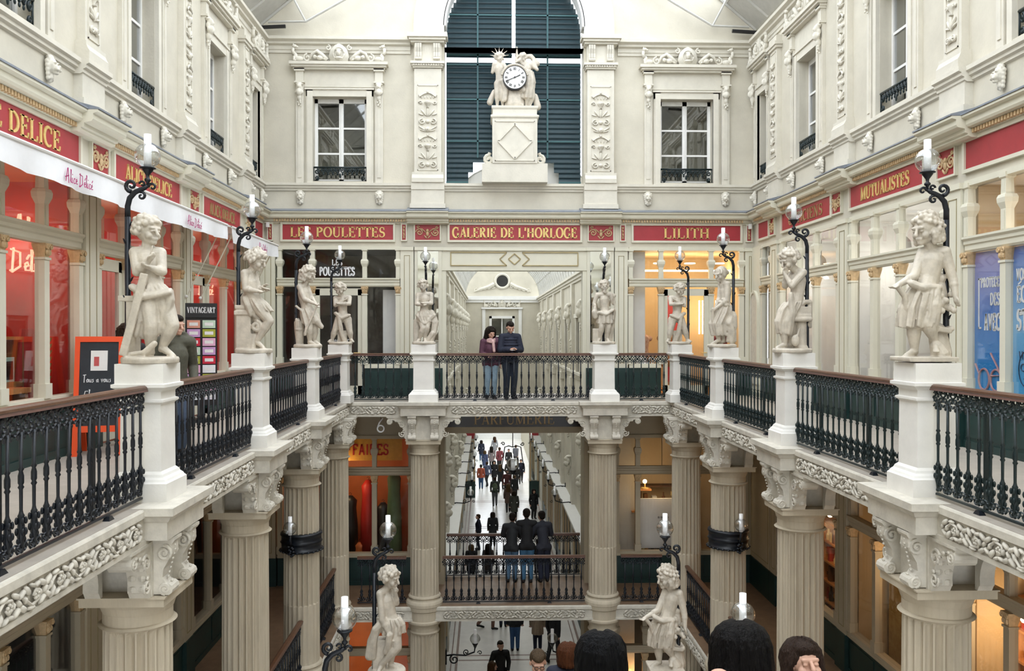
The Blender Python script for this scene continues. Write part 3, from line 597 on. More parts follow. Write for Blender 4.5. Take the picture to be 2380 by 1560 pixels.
# --- glazed roof
roof = empty('ceiling'); struct(roof, 'pitched glass roof on pale steel trusses above the upper walls')
def slope(x): return 9.0 + 0.84 * (6.05 - abs(x - 0.59))
for s in (-1, 1):
    xa, xb = 0.59 + s * 6.05, 0.59
    k = 0; y = -6.0
    while y < DW - 0.05:
        y1 = min(y + 1.245, DW - 0.02)
        for q in range(4):
            t0, t1 = 0.12 + q * 0.22, 0.12 + (q + 1) * 0.22; x0, x1 = xa + (xb - xa) * t0, xa + (xb - xa) * t1
            MB().add([(x0, y, slope(x0) + 0.1), (x1, y, slope(x1) + 0.1), (x1, y1, slope(x1) + 0.1), (x0, y1, slope(x0) + 0.1)], [(0, 1, 2, 3)]).build('pane', 'roofglass', roof)
        MB().tube([(xa, y1, slope(xa)), (xb, y1, slope(xb))], 0.045, 6).build('rafter', 'steel', roof)
        y = y1
    for t in (0.12, 0.34, 0.56, 0.78):
        x = xa + (xb - xa) * t; MB().tube([(x, -6, slope(x) + 0.05), (x, DW, slope(x) + 0.05)], 0.035, 6).build('purlin', 'steel', roof)
    e = MB(); e.prism([(xa - s * -0.1, 8.95), (xa, 9.0), (xa + (xb - xa) * 0.12, slope(xa + (xb - xa) * 0.12) + 0.02), (xa + (xb - xa) * 0.12, slope(xa + (xb - xa) * 0.12) + 0.14), (xa - s * 0.1, 9.2)][::s], -6, DW, 'y'); e.build('eaves_board', 'steel', roof)
    for k in range(8):
        y = DW - 0.25 - k * 3.2; xw = WL if s < 0 else WR
        MB().tube([(xw - s * 0.02, y, 8.85), (xw - s * 0.62, y, 8.88)], 0.045, 6).build('truss_bracket', 'black', roof)
        MB().tube([(xw - s * 0.2, y, 8.98), (xw - s * 1.1, y, 9.0), (xw - s * 3.0, y, 10.1), (xw - s * 5.9, y, 10.4)], 0.028, 6).build('tie_rod', 'steel', roof)
        MB().tube([(xw - s * 1.1, y, 9.0), (xw - s * 0.75, y, slope(xw - s * 0.75))], 0.028, 6).build('strut', 'steel', roof)
MB().tube([(0.59, -6, slope(0.59) + 0.1), (0.59, DW, slope(0.59) + 0.1)], 0.09, 8).build('ridge_bar', 'steel', roof)

# wall behind the camera
b = MB(); b.box(WL - 0.4, WR + 0.4, -6.4, -6.0, 0, 8.6); w = b.build('wall_front', 'plaster_pale'); struct(w)
b = MB(); b.box(WL, WR, -6.0, -5.7, 4.18, 4.5); b.box(WL, WR, -6.0, -5.85, 5.0, 5.2); b.build('cornice', 'cream', w); MB().box(-1.5, 2.5, -5.98, -5.9, 3.75, 4.15).build('red_board', 'red', w); MB().box(-1.2, 2.3, -5.99, -5.9, 0.0, 3.4).build('dark_doorway', 'room_grey', w)
# ================================================================== gallery edges: beams, columns, pedestals, balustrades
class Frame:
    """a straight run that faces the well: u along it, 'out' towards the well"""
    def __init__(s, loc, rz): s.m = Matrix.Translation(loc) @ Matrix.Rotation(rz, 4, 'Z'); s.rz = rz
    def p(s, u, out=0.0, z=0.0): return s.m @ Vector((u, -out, z))
    def empty(s, name, u, out=0.0, z=0.0):
        o = empty(name); o.matrix_world = s.m @ Matrix.Translation((u, -out, z)); return o
FL = Frame((XL, 0, 0), PI / 2); FR = Frame((XR, 0, 0), -PI / 2); DF = DB - 0.2; FBK = Frame((0, DF, 0), 0)
P_BEAM = [(-0.0, -0.333), (0.0, -0.290), (-0.014, -0.284), (-0.014, -0.098), (0.0, -0.092), (0.018, -0.082), (0.018, -0.022), (0.008, -0.004)]
def leafy(mb, c, L, w, ang, th=0.02):
    mb.ell(c, (L, th, w), 6, 4, (0, -ang, 0))
def frieze(L):
    mb = MB(); n = max(1, round(L / 0.33)); s = L / n; rr = random.Random(3)
    for k in range(n):
        u = -L / 2 + (k + 0.5) * s; g = 1 if k % 2 == 0 else -1
        mb.tube([(u - s / 2, -0.012, g * -0.055), (u - s * 0.3, -0.02, g * 0.0), (u - s * 0.05, -0.022, g * 0.062), (u + s * 0.22, -0.02, g * 0.045), (u + s * 0.27, -0.022, -g * 0.01), (u + s * 0.1, -0.024, -g * 0.035), (u, -0.024, 0)], [0.011, 0.013, 0.014, 0.013, 0.012, 0.011, 0.009], 5)
        for q in range(5):
            a = q * 1.26 + 0.3; mb.ell((u + 0.04 + 0.022 * math.cos(a), -0.026, g * 0.004 + 0.022 * math.sin(a)), 0.0145, 6, 4)
        for (du, dz, LL, w, an) in ((-0.15, 0.05, 0.055, 0.02, 0.6), (-0.16, -0.045, 0.05, 0.018, -0.5), (-0.08, -0.05, 0.05, 0.02, 0.9), (0.15, 0.058, 0.05, 0.018, -0.5), (0.16, -0.055, 0.055, 0.02, 0.5), (0.07, -0.062, 0.045, 0.016, -0.2), (-0.02, 0.075, 0.05, 0.015, 0.1), (0.11, 0.0, 0.03, 0.016, 1.2), (-0.11, 0.005, 0.032, 0.015, 1.3), (0.0, -0.07, 0.04, 0.013, 0.4), (0.19, 0.0, 0.03, 0.013, -1.2), (-0.2, 0.005, 0.03, 0.013, 0.9)):
            leafy(mb, (u + du * s / 0.40, -0.018, g * dz), LL * 1.05, w * 1.15, g * an, 0.024)
    return mb
_fz = {}
def frieze_mesh(L):
    k = round(L, 2)
    if k not in _fz: _fz[k] = frieze(L).mesh('carved_frieze', 'entab', True)
    return _fz[k]
RES = [(0.19, -0.30), (0.19, -0.14), (0.21, -0.125), (0.235, -0.085), (0.27, -0.065), (0.27, 0.004)]
tn = [0]
def beam_run(F, u0, u1, res, z, nm, gaps=0.58, full=True):
    tn[0] += 1; t = empty('trim_%d' % tn[0]); t.matrix_world = F.m @ Matrix.Translation((0, 0, z)); struct(t, nm)
    b = MB(); mould(b, u0, u1, P_BEAM, 0, 0.45); b.build('beam', 'entab', t)
    for r in res:
        if full:
            q = MB(); mould(q, r - 0.50, r + 0.50, RES[:2], 0, 0.1)
            for (o0, z0), (o1, z1) in zip(RES[1:], RES[2:]):
                w0, w1 = 0.31 + o0, 0.31 + o1
                q.add([(r - w0, -o0, z0), (r + w0, -o0, z0), (r + w1, -o1, z1), (r - w1, -o1, z1), (r - w0, 0.1, z0), (r + w0, 0.1, z0), (r + w1, 0.1, z1), (r - w1, 0.1, z1)], [(0, 1, 2, 3), (1, 5, 6, 2), (4, 0, 3, 7), (0, 4, 5, 1), (3, 2, 6, 7)])
            q.build('projecting_block', 'entab', t)
    ks = [u0 - gaps] + sorted(res) + [u1 + gaps]
    for a, b_ in zip(ks, ks[1:]):
        L = b_ - a - 2 * gaps - 0.10
        if L > 0.3: link('carved_frieze', frieze_mesh(L), t, ((a + b_) / 2, 0.012, -0.191))
    return t
beam_run(FL, NEAR - 6, DF - 0.02, PD[:3], 0, 'carved limestone edge of the left gallery')
beam_run(FR, -DF + 0.02, 6 - NEAR, [-d for d in PD[:3]], 0, 'carved limestone edge of the right gallery')
beam_run(FBK, XL, XR, [BX[0], BX[1]], 0, 'carved limestone edge of the end gallery')
beam_run(FL, NEAR - 6, DF - 0.02, PD[:3], ZM, 'carved edge of the left middle gallery', 0.40, False)
beam_run(FR, -DF + 0.02, 6 - NEAR, [-d for d in PD[:3]], ZM, 'carved edge of the right middle gallery', 0.40, False)
beam_run(FBK, XL, XR, [BX[0], BX[1]], ZM, 'carved edge of the end middle gallery', 0.40, False)
# --- columns
def fluted(r0, r1, z0, z1, n=20, dep=0.035, cable=None):
    """shaft from z0 (bottom) to z1 (top)"""
    rings = []; L = z1 - z0
    zs = [(z0, 0.0), (z0 + 0.03, 0.5), (z0 + 0.08, 1.0)] + ([(cable, 1.0), (cable - 0.02, 0.3)][::-1] if cable else [(z0 + L * 0.4, 1.0)]) + [(z1 - 0.11, 1.0), (z1 - 0.06, 0.8), (z1 - 0.03, 0.45), (z1 - 0.015, 0.0), (z1, 0.0)]
    if cable: zs[1] = (z0 + 0.03, 0.2); zs[2] = (z0 + 0.08, 0.3)
    vs = []; fs = []; m = n * 6
    for z, k in zs:
        r = r0 + (r1 - r0) * (z - z0) / L
        for i in range(n):
            for j, t in enumerate((0, 0.18, 0.34, 0.59, 0.84, 0.999)):
                q = 0 if j < 2 else math.sin(PI * (t - 0.18) / 0.82)
                a = 2 * PI * (i + t) / n; rr = r - dep * k * q; vs.append((rr * math.cos(a), rr * math.sin(a), z))
    for j in range(len(zs) - 1):
        for i in range(m): a = j * m + i; b = j * m + (i + 1) % m; fs.append((a, b, b + m, a + m))
    return MB().add(vs, fs)
SHAFT = fluted(0.325, 0.31, -4.36, -1.19, 22, 0.05, cable=-3.3).mesh('shaft', 'column')
cp = MB(); cp.lathe([(0.30, -1.20), (0.335, -1.195), (0.355, -1.178), (0.335, -1.160), (0.315, -1.155), (0.315, -1.06), (0.325, -1.04), (0.345, -0.98), (0.375, -0.945), (0.375, -0.935)], 32)
cp.box(-0.385, 0.385, -0.385, 0.385, -0.94, -0.865); cp.box(-0.40, 0.40, -0.40, 0.40, -0.865, -0.85); CAPM = cp.mesh('capital', 'column')
bs = MB().lathe([(0.42, -4.6), (0.42, -4.54), (0.40, -4.50), (0.36, -4.47), (0.345, -4.44), (0.37, -4.41), (0.36, -4.385), (0.32, -4.36)], 32); BASEM = bs.mesh('base', 'column')
dr = MB().lathe([(0.33, -5.05), (0.37, -5.02), (0.40, -4.98), (0.40, -4.94), (0.37, -4.92), (0.37, -4.72), (0.40, -4.70), (0.41, -4.62), (0.42, -4.60)], 32); DRUMM = dr.mesh('drum', 'column')
LOW = fluted(0.34, 0.32, -8.7, -5.22, 22, 0.05, cable=-7.6).mesh('lower_shaft', 'column')
lb = MB().lathe([(0.44, -9.0), (0.44, -8.86), (0.42, -8.82), (0.36, -8.78), (0.38, -8.73), (0.345, -8.70)], 32); ln = MB(); ln.lathe([(0.315, -5.23), (0.345, -5.20), (0.315, -5.17), (0.315, -5.10), (0.33, -5.05)], 32); LOWB = lb.mesh('lower_base', 'column'); LOWN = ln.mesh('lower_capital', 'column')
def s_console():
    """front scroll bracket, facing -y; origin at its top, against the block"""
    mb = MB(); w = 0.075
    body = [(0.0, 0.0), (-0.17, 0.0), (-0.175, -0.05), (-0.17, -0.10), (-0.13, -0.17), (-0.09, -0.24), (-0.08, -0.32), (-0.115, -0.37), (-0.16, -0.40), (-0.17, -0.44), (-0.15, -0.475), (0.0, -0.475)]
    mb.prism(body, -w, w, 'x'); mb.prism([(0.02, 0.055), (-0.20, 0.055), (-0.20, 0.03), (-0.18, 0.0), (0.02, 0.0)], -w - 0.02, w + 0.02, 'x')
    for s in (-1, 1):
        x = s * (w + 0.004)
        for c, r, a0, sg in (((-0.095, -0.09), 0.075, PI / 2, 1), ((-0.11, -0.42), 0.055, -PI / 2, 1)):
            mb.tube([(x, c[0] + q[0], c[1] + q[2]) for q in spiral(0, 0, r, 1.5, a0, 0, 18, 0.15, sg)], 0.018, 5)
            mb.ell((x, c[0], c[1]), (0.02, 0.016, 0.016), 6, 4)
    mb.tube([(-w - 0.012, -0.125, -0.425), (w + 0.012, -0.125, -0.425)], 0.055, 10)
    for q in range(9): mb.ell((0, -0.172 + (0.0 if q < 2 else 0.0105 * (q - 1) if q < 7 else 0.06 - 0.03 * (q - 7)), -0.03 - q * 0.042), (0.018, 0.012, 0.012), 6, 4)
    return mb
SCON = s_console().mesh('scroll_bracket', 'entab')
def corbel():
    """side scroll under the beam, growing in +x from the block; depth into the beam"""
    mb = MB(); pts = [(0.0, 0.0), (0.44, 0.0), (0.44, -0.035)]
    for i in range(9):
        t = i / 8; a = math.radians(90 + 100 * t); pts.append((0.43 + 0.33 * math.cos(a) * 1.0 - 0.02, -0.37 + 0.33 * math.sin(a)))
    pts += [(0.07, -0.44), (0.04, -0.49), (0.0, -0.49)]
    mb.prism(pts, 0.02, 0.20, 'y'); mb.prism(pts, 0.46, 0.60, 'y'); mb.tube([(0.40, 0.01, -0.085), (0.40, 0.215, -0.085)], 0.066, 12); mb.tube([(0.40, 0.45, -0.085), (0.40, 0.61, -0.085)], 0.066, 12); mb.box(0.0, 0.47, 0.0, 0.22, 0.0, 0.028); mb.box(0.0, 0.47, 0.45, 0.62, 0.0, 0.028)
    mb.tube(spiral(0.13, -0.15, 0.085, 1.6, 0.5, 0.012, 18, 0.15, 1), 0.014, 5); mb.tube(spiral(0.12, -0.36, 0.075, 1.5, 0.5, 0.012, 18, 0.15, -1), 0.014, 5); mb.tube(spiral(0.40, -0.085, 0.05, 1.4, PI, 0.01, 14, 0.15, 1), 0.011, 5)
    for i in range(6):
        a = math.radians(95 + 90 * i / 5); mb.ell((0.43 + 0.30 * math.cos(a) - 0.05, 0.015, -0.36 + 0.31 * math.sin(a)), (0.028, 0.016, 0.02), 6, 4)
        for yy in (0.065, 0.155): mb.ell((0.41 + 0.335 * math.cos(a), yy, -0.37 + 0.335 * math.sin(a)), (0.03, 0.042, 0.034), 6, 4)
    return mb
_co = corbel(); CORB = _co.mesh('side_scroll', 'entab'); CORBM = _co.xf(mirror=True).mesh('side_scroll', 'entab')
BLK = MB().box(-0.36, 0.36, 0.02, 0.20, -0.85, -0.30).box(-0.20, 0.20, 0.20, 0.62, -0.85, -0.30).mesh('bracket_block', 'entab')
def column(F, u, label, corb=(1, 1)):
    c = F.empty('column', u, -0.27, 0)
    for nm, me in (('shaft', SHAFT), ('capital', CAPM), ('base', BASEM), ('drum', DRUMM), ('lower_shaft', LOW), ('lower_base', LOWB), ('lower_capital', LOWN)): link(nm, me, c)
    link('bracket_block', BLK, c, (0, -0.29, 0))
    for x in (-0.25, 0.25): link('scroll_bracket', SCON, c, (x, -0.27, -0.365))
    if corb[1]: link('side_scroll', CORB, c, (0.36, -0.28, -0.361))
    if corb[0]: link('side_scroll', CORBM, c, (-0.36, -0.28, -0.361))
    return tag(c, label, 'column', 'fluted columns around the stairwell', 'thing')
CN = ('nearest', 'second', 'third')
for k in range(3):
    column(FL, PD[k], '%s tall fluted stone column on the left side' % CN[k] if k < 2 else 'fluted left column clasped by a black iron lamp band')
    column(FR, -PD[k], '%s tall fluted stone column on the right side' % CN[k] if k < 2 else 'fluted right column clasped by a black iron lamp band')
column(FL, DF - 0.32, 'fluted stone column in the far left corner', (1, 0)); column(FR, -DF + 0.32, 'fluted stone column in the far right corner', (0, 1))
column(FBK, BX[0], 'fluted column left of the passage opening'); column(FBK, BX[1], 'fluted column right of the passage opening')
# --- statue pedestals
pd_ = MB()
PED_PROF = [(0.27, 0.0), (0.27, 0.17), (0.255, 0.185), (0.245, 0.205), (0.225, 0.225), (0.215, 0.25), (0.19, 0.275), (0.185, 0.90), (0.195, 0.91), (0.215, 0.925), (0.215, 0.945), (0.19, 0.955), (0.19, 1.02), (0.205, 1.035), (0.225, 1.05), (0.25, 1.065), (0.25, 1.095), (0.225, 1.10)]
PEDM = MB().square_stack(0, 0, PED_PROF).mesh('pier', 'pillar'); PBLK = MB().box(-0.225, 0.225, -0.225, 0.225, 1.10, 1.285).mesh('upper_block', 'pillar')
def pedestal(F, u, label, sc=1.0, z=0.0, out=-0.17, cat='pedestal'):
    c = F.empty('statue_pedestal', u, out, z); link('pier', PEDM, c, sc=(sc, sc, 1)); link('upper_block', PBLK, c, sc=(sc, sc, 1))
    return tag(c, label, cat, 'white statue pedestals')
# --- balustrades
BAL = MB().lathe([(0.013, 0.90), (0.0135, 0.66), (0.022, 0.645), (0.013, 0.63), (0.021, 0.60), (0.021, 0.55), (0.014, 0.535), (0.022, 0.52), (0.013, 0.505), (0.012, 0.36), (0.016, 0.34), (0.024, 0.325), (0.02, 0.30), (0.027, 0.22), (0.03, 0.19), (0.018, 0.14), (0.013, 0.10)], 8)
for a in range(4):
    t = a * PI / 2 + PI / 4
    for zz in (0.29, 0.215): BAL.ell((0.03 * math.cos(t), 0.03 * math.sin(t), zz), (0.013, 0.013, 0.028), 5, 4)
BALM = BAL.mesh('baluster', 'iron', True); POSTM = MB().box(-0.022, 0.022, -0.012, 0.012, 0.05, 1.03).mesh('bar', 'iron')
def lace_unit(mb, u, w):
    q = w / 2
    mb.tube(spiral(u - q * 0.5, 0.945, q * 0.46, 1.1, PI / 2, 0, 9, 0.25, 1), 0.0105, 4); mb.tube(spiral(u + q * 0.5, 0.945, q * 0.46, 1.1, PI / 2, 0, 9, 0.25, -1), 0.0105, 4)
    mb.tube([(u - q, 0, 1.0), (u - q * 0.5, 0, 1.03), (u, 0, 0.985), (u + q * 0.5, 0, 1.03), (u + q, 0, 1.0)], 0.008, 4)
    mb.tube([(u - q, 0, 0.875), (u - q * 0.4, 0, 0.905), (u, 0, 0.865), (u + q * 0.4, 0, 0.905), (u + q, 0, 0.875)], 0.009, 4)
    for x in (-0.5, 0.5): mb.ell((u + q * x, 0, 1.0), (0.018, 0.014, 0.018), 6, 4); mb.ell((u + q * x, 0, 0.862), (0.012, 0.011, 0.02), 6, 4)
    mb.ell((u, 0, 0.915), (0.016, 0.013, 0.028), 6, 4); mb.ell((u - q, 0, 0.945), (0.012, 0.012, 0.032), 6, 4); mb.ell((u, 0, 0.975), (0.013, 0.012, 0.018), 6, 4)
    for x in (-0.75, -0.25, 0.25, 0.75): mb.ell((u + q * x, 0, 0.888), (0.012, 0.01, 0.016), 5, 4); mb.ell((u + q * x, 0, 1.018), (0.010, 0.01, 0.012), 5, 4)
def foot_unit(mb, u, w):
    q = w / 2
    for s in (-1, 1): mb.tube(spiral(u + s * q * 0.5, 0.10, q * 0.42, 1.2, 0, 0, 8, 0.3, s), 0.010, 4); mb.ell((u + s * q * 0.5, 0, 0.155), (0.014, 0.012, 0.022), 5, 4)
    mb.ell((u, 0, 0.085), (0.02, 0.016, 0.024), 6, 4); mb.tube([(u - q, 0, 0.135), (u - q * 0.5, 0, 0.125), (u, 0, 0.14), (u + q * 0.5, 0, 0.125), (u + q, 0, 0.135)], 0.008, 4)
def balustrade(F, u0, u1, label, z=0.0, out=-0.13, m='iron', lay=True, group='iron balustrades', post=8):
    t = F.empty('balustrade', (u0 + u1) / 2, out, z); L = u1 - u0; n = max(2, round(L / 0.172)); s = L / n
    h = MB(); h.prism([(-0.04, 1.045), (0.04, 1.045), (0.048, 1.055), (0.046, 1.072), (0.026, 1.085), (-0.026, 1.085), (-0.046, 1.072), (-0.048, 1.055)][::-1], -L / 2, L / 2, 'x'); h.build('handrail', 'wood', t)
    e = MB(); e.box(-L / 2, L / 2, -0.040, 0.040, 1.026, 1.045); e.build('rail_strip', plain('rail_strip', (0.22, 0.12, 0.10), 0.5), t)
    a = MB(); b = MB()
    for k in range(n): u = -L / 2 + (k + 0.5) * s; lace_unit(a, u, s); foot_unit(b, u, s)
    b.box(-L / 2, L / 2, -0.013, 0.013, 0.032, 0.052)
    a.build('lace_band', m, t); b.build('foot_band', m, t)
    for k in range(n):
        u = -L / 2 + (k + 0.5) * s; link('baluster', BALM, t, (u, 0, 0), m=m)
        if post and k % post == post // 2: link('bar', POSTM, t, (u + s / 2, 0.012, 0), m=m)
    for k in range(max(1, int(L / 1.6))):
        u = -L / 2 + L * (k + 0.5) / max(1, int(L / 1.6)); f = MB(); f.frustum(u, -0.02, 0.0, 0.036, 0.05, 0.03, 0.025, 0.02); f.build('foot', 'iron', t)
    return tag(t, label, 'balustrade', group)
pk = [NEAR] + list(PD[:3]) + [DF + 0.02]; g = 0.205
ORD = ('nearest', 'second', 'third', 'farthest')
for k in range(4):
    balustrade(FL, pk[k] + g, pk[k + 1] - g, '%s iron balustrade of the upper gallery on the left' % ORD[k])
    balustrade(FR, -pk[k + 1] + g, -pk[k] - g, '%s iron balustrade of the upper gallery on the right' % ORD[k], m='iron_green')
bo = -0.2
balustrade(FBK, XL - 0.0 + 0.03, BX[0] - 0.26, 'short end balustrade before the dark end shop', out=bo, m='iron_green', post=0)
balustrade(FBK, BX[0] + 0.26, BX[1] - 0.26, 'long end balustrade the couple leans on', out=bo, post=0)
balustrade(FBK, BX[1] + 0.26, XR - 0.03, 'short end balustrade before the warm-lit clothes shop', out=bo, m='iron_green', post=0)
# middle level
for k, (a, b) in enumerate(zip((8.35, 12.03, 15.65), (12.03, 15.65, DF - 0.3))):
    balustrade(FL, a + 0.41, b - 0.41, '%s balustrade of the middle gallery, between the left columns' % ORD[k], ZM, -0.2)
    balustrade(FR, -b + 0.41, -a - 0.41, '%s balustrade of the middle gallery, between the right columns' % ORD[k], ZM, -0.2)
balustrade(FBK, XL + 0.16, BX[0] - 0.41, 'middle level end balustrade behind the lower boy statue', ZM, -0.22, post=0)
balustrade(FBK, BX[0] + 0.41, BX[1] - 0.41, 'middle level balustrade in front of the person in blue jeans', ZM, -0.22, post=0)
balustrade(FBK, BX[1] + 0.41, XR - 0.16, 'middle level end balustrade behind the lower girl statue', ZM, -0.22, post=0)
FB2 = Frame((0, DW + 0.6, 0), 0)
balustrade(FB2, AX - 1.68, AX + 1.68, 'farther middle level balustrade overlooking the crowded passage', ZM, 0, post=0)
PEDS = []
# ================================================================== shop fronts of the upper gallery
WFL = Frame((WL, 0, 0), PI / 2); WFR = Frame((WR, 0, 0), -PI / 2); WFB = Frame((0, DW, 0), 0)
def colonnette(h0, h1, hs):
    """slim shop-window column: lower shaft with gilt capital, upper post with bell moulding"""
    a = MB(); a.box(-0.06, 0.06, -0.07, 0.05, h0, h1 - 0.2); a.box(-0.08, 0.08, -0.09, 0.06, h0, h0 + 0.18); a.box(-0.075, 0.075, -0.085, 0.05, h1 - 0.20, h1 - 0.17)
    u = MB(); z0 = h1 + 0.2; u.square_stack(0, -0.01, [(0.055, z0), (0.055, z0 + 0.28), (0.085, z0 + 0.36), (0.09, z0 + 0.42), (0.075, z0 + 0.46), (0.055, z0 + 0.47), (0.05, hs - 0.08), (0.07, hs - 0.06), (0.07, hs)])
    u.box(-0.035, 0.035, -0.075, -0.06, z0 + 0.02, z0 + 0.26); u.box(-0.03, 0.03, -0.066, -0.06, z0 + 0.5, hs - 0.1)
    c = MB(); c.square_stack(0, -0.01, [(0.055, h1 - 0.17), (0.06, h1 - 0.14), (0.085, h1 - 0.02), (0.085, h1)])
    for s in (-1, 1): c.tube(spiral(s * 0.05, h1 - 0.045, 0.03, 1.0, PI / 2, -0.10, 8, 0.3, -s), 0.012, 5)
    for q in (-0.04, 0, 0.04): c.ell((q, -0.085, h1 - 0.11), (0.018, 0.02, 0.04), 6, 4)
    return a.mesh('post', 'cream'), u.mesh('upper_post', 'cream'), c.mesh('gilt_capital', 'gold_old')
POSTS = colonnette(0.77, 2.66, 3.60)
def room(F, u0, u1, depth, back, side, floor_m='pine', ceil_m='white_room', h=3.62, z0=0.0, y0=0.12):
    """the shell of a shop: part of the setting; returns its ceiling, which carries the lamps"""
    def put(nm, m, *b):
        o = MB().box(*b).build(nm, m); o.matrix_world = F.m @ Matrix.Translation((0, 0, z0)); return struct(o)
    put('wall_inner', back, u0, u1, y0 + depth, y0 + depth + 0.06, 0, h)
    put('wall_inner_side', side, u0 - 0.03, u0 + 0.03, y0, y0 + depth, 0, h); put('wall_inner_side', side, u1 - 0.03, u1 + 0.03, y0, y0 + depth, 0, h)
    put('floor', floor_m, u0, u1, y0, y0 + depth, 0, 0.02); return put('ceiling', ceil_m, u0, u1, y0, y0 + depth, h - 0.06, h)
def shopfront(F, u0, u1, cols, label, back, side, depth=1.7, floor_m='pine', ceil_m='white_room', door=None, base='green', z=0.0, paint='cream'):
    t = F.empty('shopfront', 0, 0, z)
    pieces = [(a, b) for a, b in zip(cols, cols[1:])]
    segs = [(u0, u1)] if not door else [(u0, door[0]), (door[1], u1)]
    for a, b in segs:
        if b - a > 0.05:
            p = MB(); p.box(a, b, -0.05, 0.08, 0, 0.68); p.box(a, b, -0.07, 0.08, 0, 0.10)
            for k in range(max(1, int((b - a) / 0.9))):
                w = (b - a) / max(1, int((b - a) / 0.9)); p.box(a + k * w + 0.08, a + (k + 1) * w - 0.08, -0.065, 0, 0.15, 0.60)
            p.build('stall_riser', base, t)
    r = MB()
    for a, b in segs:
        if b - a > 0.05: r.box(a, b, -0.09, 0.1, 0.68, 0.73); r.box(a, b, -0.07, 0.1, 0.73, 0.78)
    r.build('sill', paint, t); r = MB(); mould(r, u0, u1, [(0.03, 2.66), (0.05, 2.69), (0.05, 2.75), (0.07, 2.77), (0.07, 2.81), (0.10, 2.84), (0.10, 2.87)], 0, 0.06)
    r.build('transom', paint, t); MB().box(u0, u1, -0.06, 0.06, 3.56, 3.64).build('head_rail', paint, t)
    for c in cols:
        a = link('post', POSTS[0], t, (c, 0, 0), m=paint); link('gilt_capital', POSTS[2], a); link('upper_post', POSTS[1], t, (c, 0, 0), m=paint)
    for a, b in pieces:
        d0 = door and abs((a + b) / 2 - (door[0] + door[1]) / 2) < 0.3
        if d0:
            f = MB(); w = 0.11
            f.box(a + 0.06, a + 0.06 + w, -0.02, 0.04, 0.03, 2.6); f.box(b - 0.06 - w, b - 0.06, -0.02, 0.04, 0.03, 2.6); f.box(a + 0.06, b - 0.06, -0.02, 0.04, 2.45, 2.62); f.box(a + 0.06, b - 0.06, -0.02, 0.04, 0.03, 0.25)
            dd = f.build('door', paint, t); MB().box(a + 0.17, b - 0.17, 0.008, 0.014, 0.25, 2.45).build('pane', 'shopglass', dd)
            h = MB(); h.tube([(b - 0.12, -0.02, 1.05), (b - 0.12, -0.07, 1.05), (b - 0.26, -0.07, 1.05)], 0.012, 6); h.build('handle', 'gold', dd)
        else: MB().box(a + 0.055, b - 0.055, 0.0, 0.006, 0.78, 2.66).build('pane', 'shopglass', t)
        MB().box(a + 0.05, b - 0.05, 0.0, 0.006, 2.87, 3.57).build('pane', 'shopglass', t)
    t['room'] = room(F, u0, u1, depth, back, side, floor_m, ceil_m, z0=z).name
    tag(t, label, 'shopfront'); return t
def lamp_light(parent, loc, power, color=(1, 0.75, 0.45), r=0.15):
    l = bpy.data.lights.new('lamp_light', 'POINT'); l.energy = power; l.color = color; l.shadow_soft_size = r
    o = bpy.data.objects.new('lamp_light', l); col.objects.link(o); o.parent = parent; o.location = loc; return o
def pier(F, u0, u1, label, z0=0.0, z1=3.62, grooves=True, m='cream', panel=None):
    t = F.empty('pier', 0, 0, 0); b = MB(); b.box(u0, u1, -0.10, 0.2, z0 + 0.68, z1); MB().box(u0 - 0.02, u1 + 0.02, -0.13, 0.19, z0, z0 + 0.68).build('green_base', 'green', t); b.box(u0 - 0.02, u1 + 0.02, -0.13, 0.2, z1 - 0.08, z1); b.build('pier_body', m, t)
    if grooves and u1 - u0 > 0.2:
        a0, a1 = u0 + 0.09, u1 - 0.09; g = MB()
        for zz0, zz1 in ((z0 + 0.8, z1 - 0.2),):
            for q in ((a0, a0 + 0.012, zz0, zz1), (a1 - 0.012, a1, zz0, zz1), (a0, a1, zz0, zz0 + 0.012), (a0, a1, zz1 - 0.012, zz1)): g.box(q[0], q[1], -0.106, -0.09, q[2], q[3])
        g.build('panel_groove', 'groove', t)
    if panel: MB().box(u0 + 0.08, u1 - 0.08, -0.112, -0.09, z0 + 0.75, z1 - 0.1).build('mirror_panel', panel, t)
    return struct(t, label)
# piers between the bays
for d in (11.82, 15.55, 19.3): pier(WFL, d - 0.2, d + 0.2, None); pier(WFR, -d - 0.2, -d + 0.2, None)
# left: the red kitchen shop, three bays
SL = []
SL.append(shopfront(WFL, 7.6, 11.6, (7.7, 8.7, 9.7, 10.66, 11.55), 'nearest bay of the red cookware shop on the left', 'shopred', 'shopred', 2.2, 'pine', 'shoporange'))
SL.append(shopfront(WFL, 12.04, 15.33, (12.1, 13.0, 14.4, 15.28), 'middle bay of the red cookware shop with the open doorway', 'shopred', 'shopred', 2.2, 'pine', 'shoporange', door=(12.1, 13.0)))
SL.append(shopfront(WFL, 15.77, 19.08, (15.85, 16.75, 17.9, 19.0), 'farthest bay of the red cookware shop, beside the corner', 'shopred', 'shopred', 2.2, 'pine', 'shoporange', door=(15.85, 16.75)))
for t, us in zip([bpy.data.objects[q['room']] for q in SL], ((9.6, 11.0), (12.8, 14.4), (16.8, 18.4))):
    for u in us:
        MB().lathe([(0.02, 0.5), (0.02, 0.16), (0.05, 0.14), (0.13, 0.02), (0.14, 0.0)], 14, (u, 0.9, 2.95)).build('pendant_lamp', 'white', t, True)
        MB().ell((u, 0.9, 2.95), (0.06, 0.06, 0.05)).build('bulb', 'warmlight', t, True); lamp_light(t, (u, 0.9, 2.85), 15, (1, 0.80, 0.6))
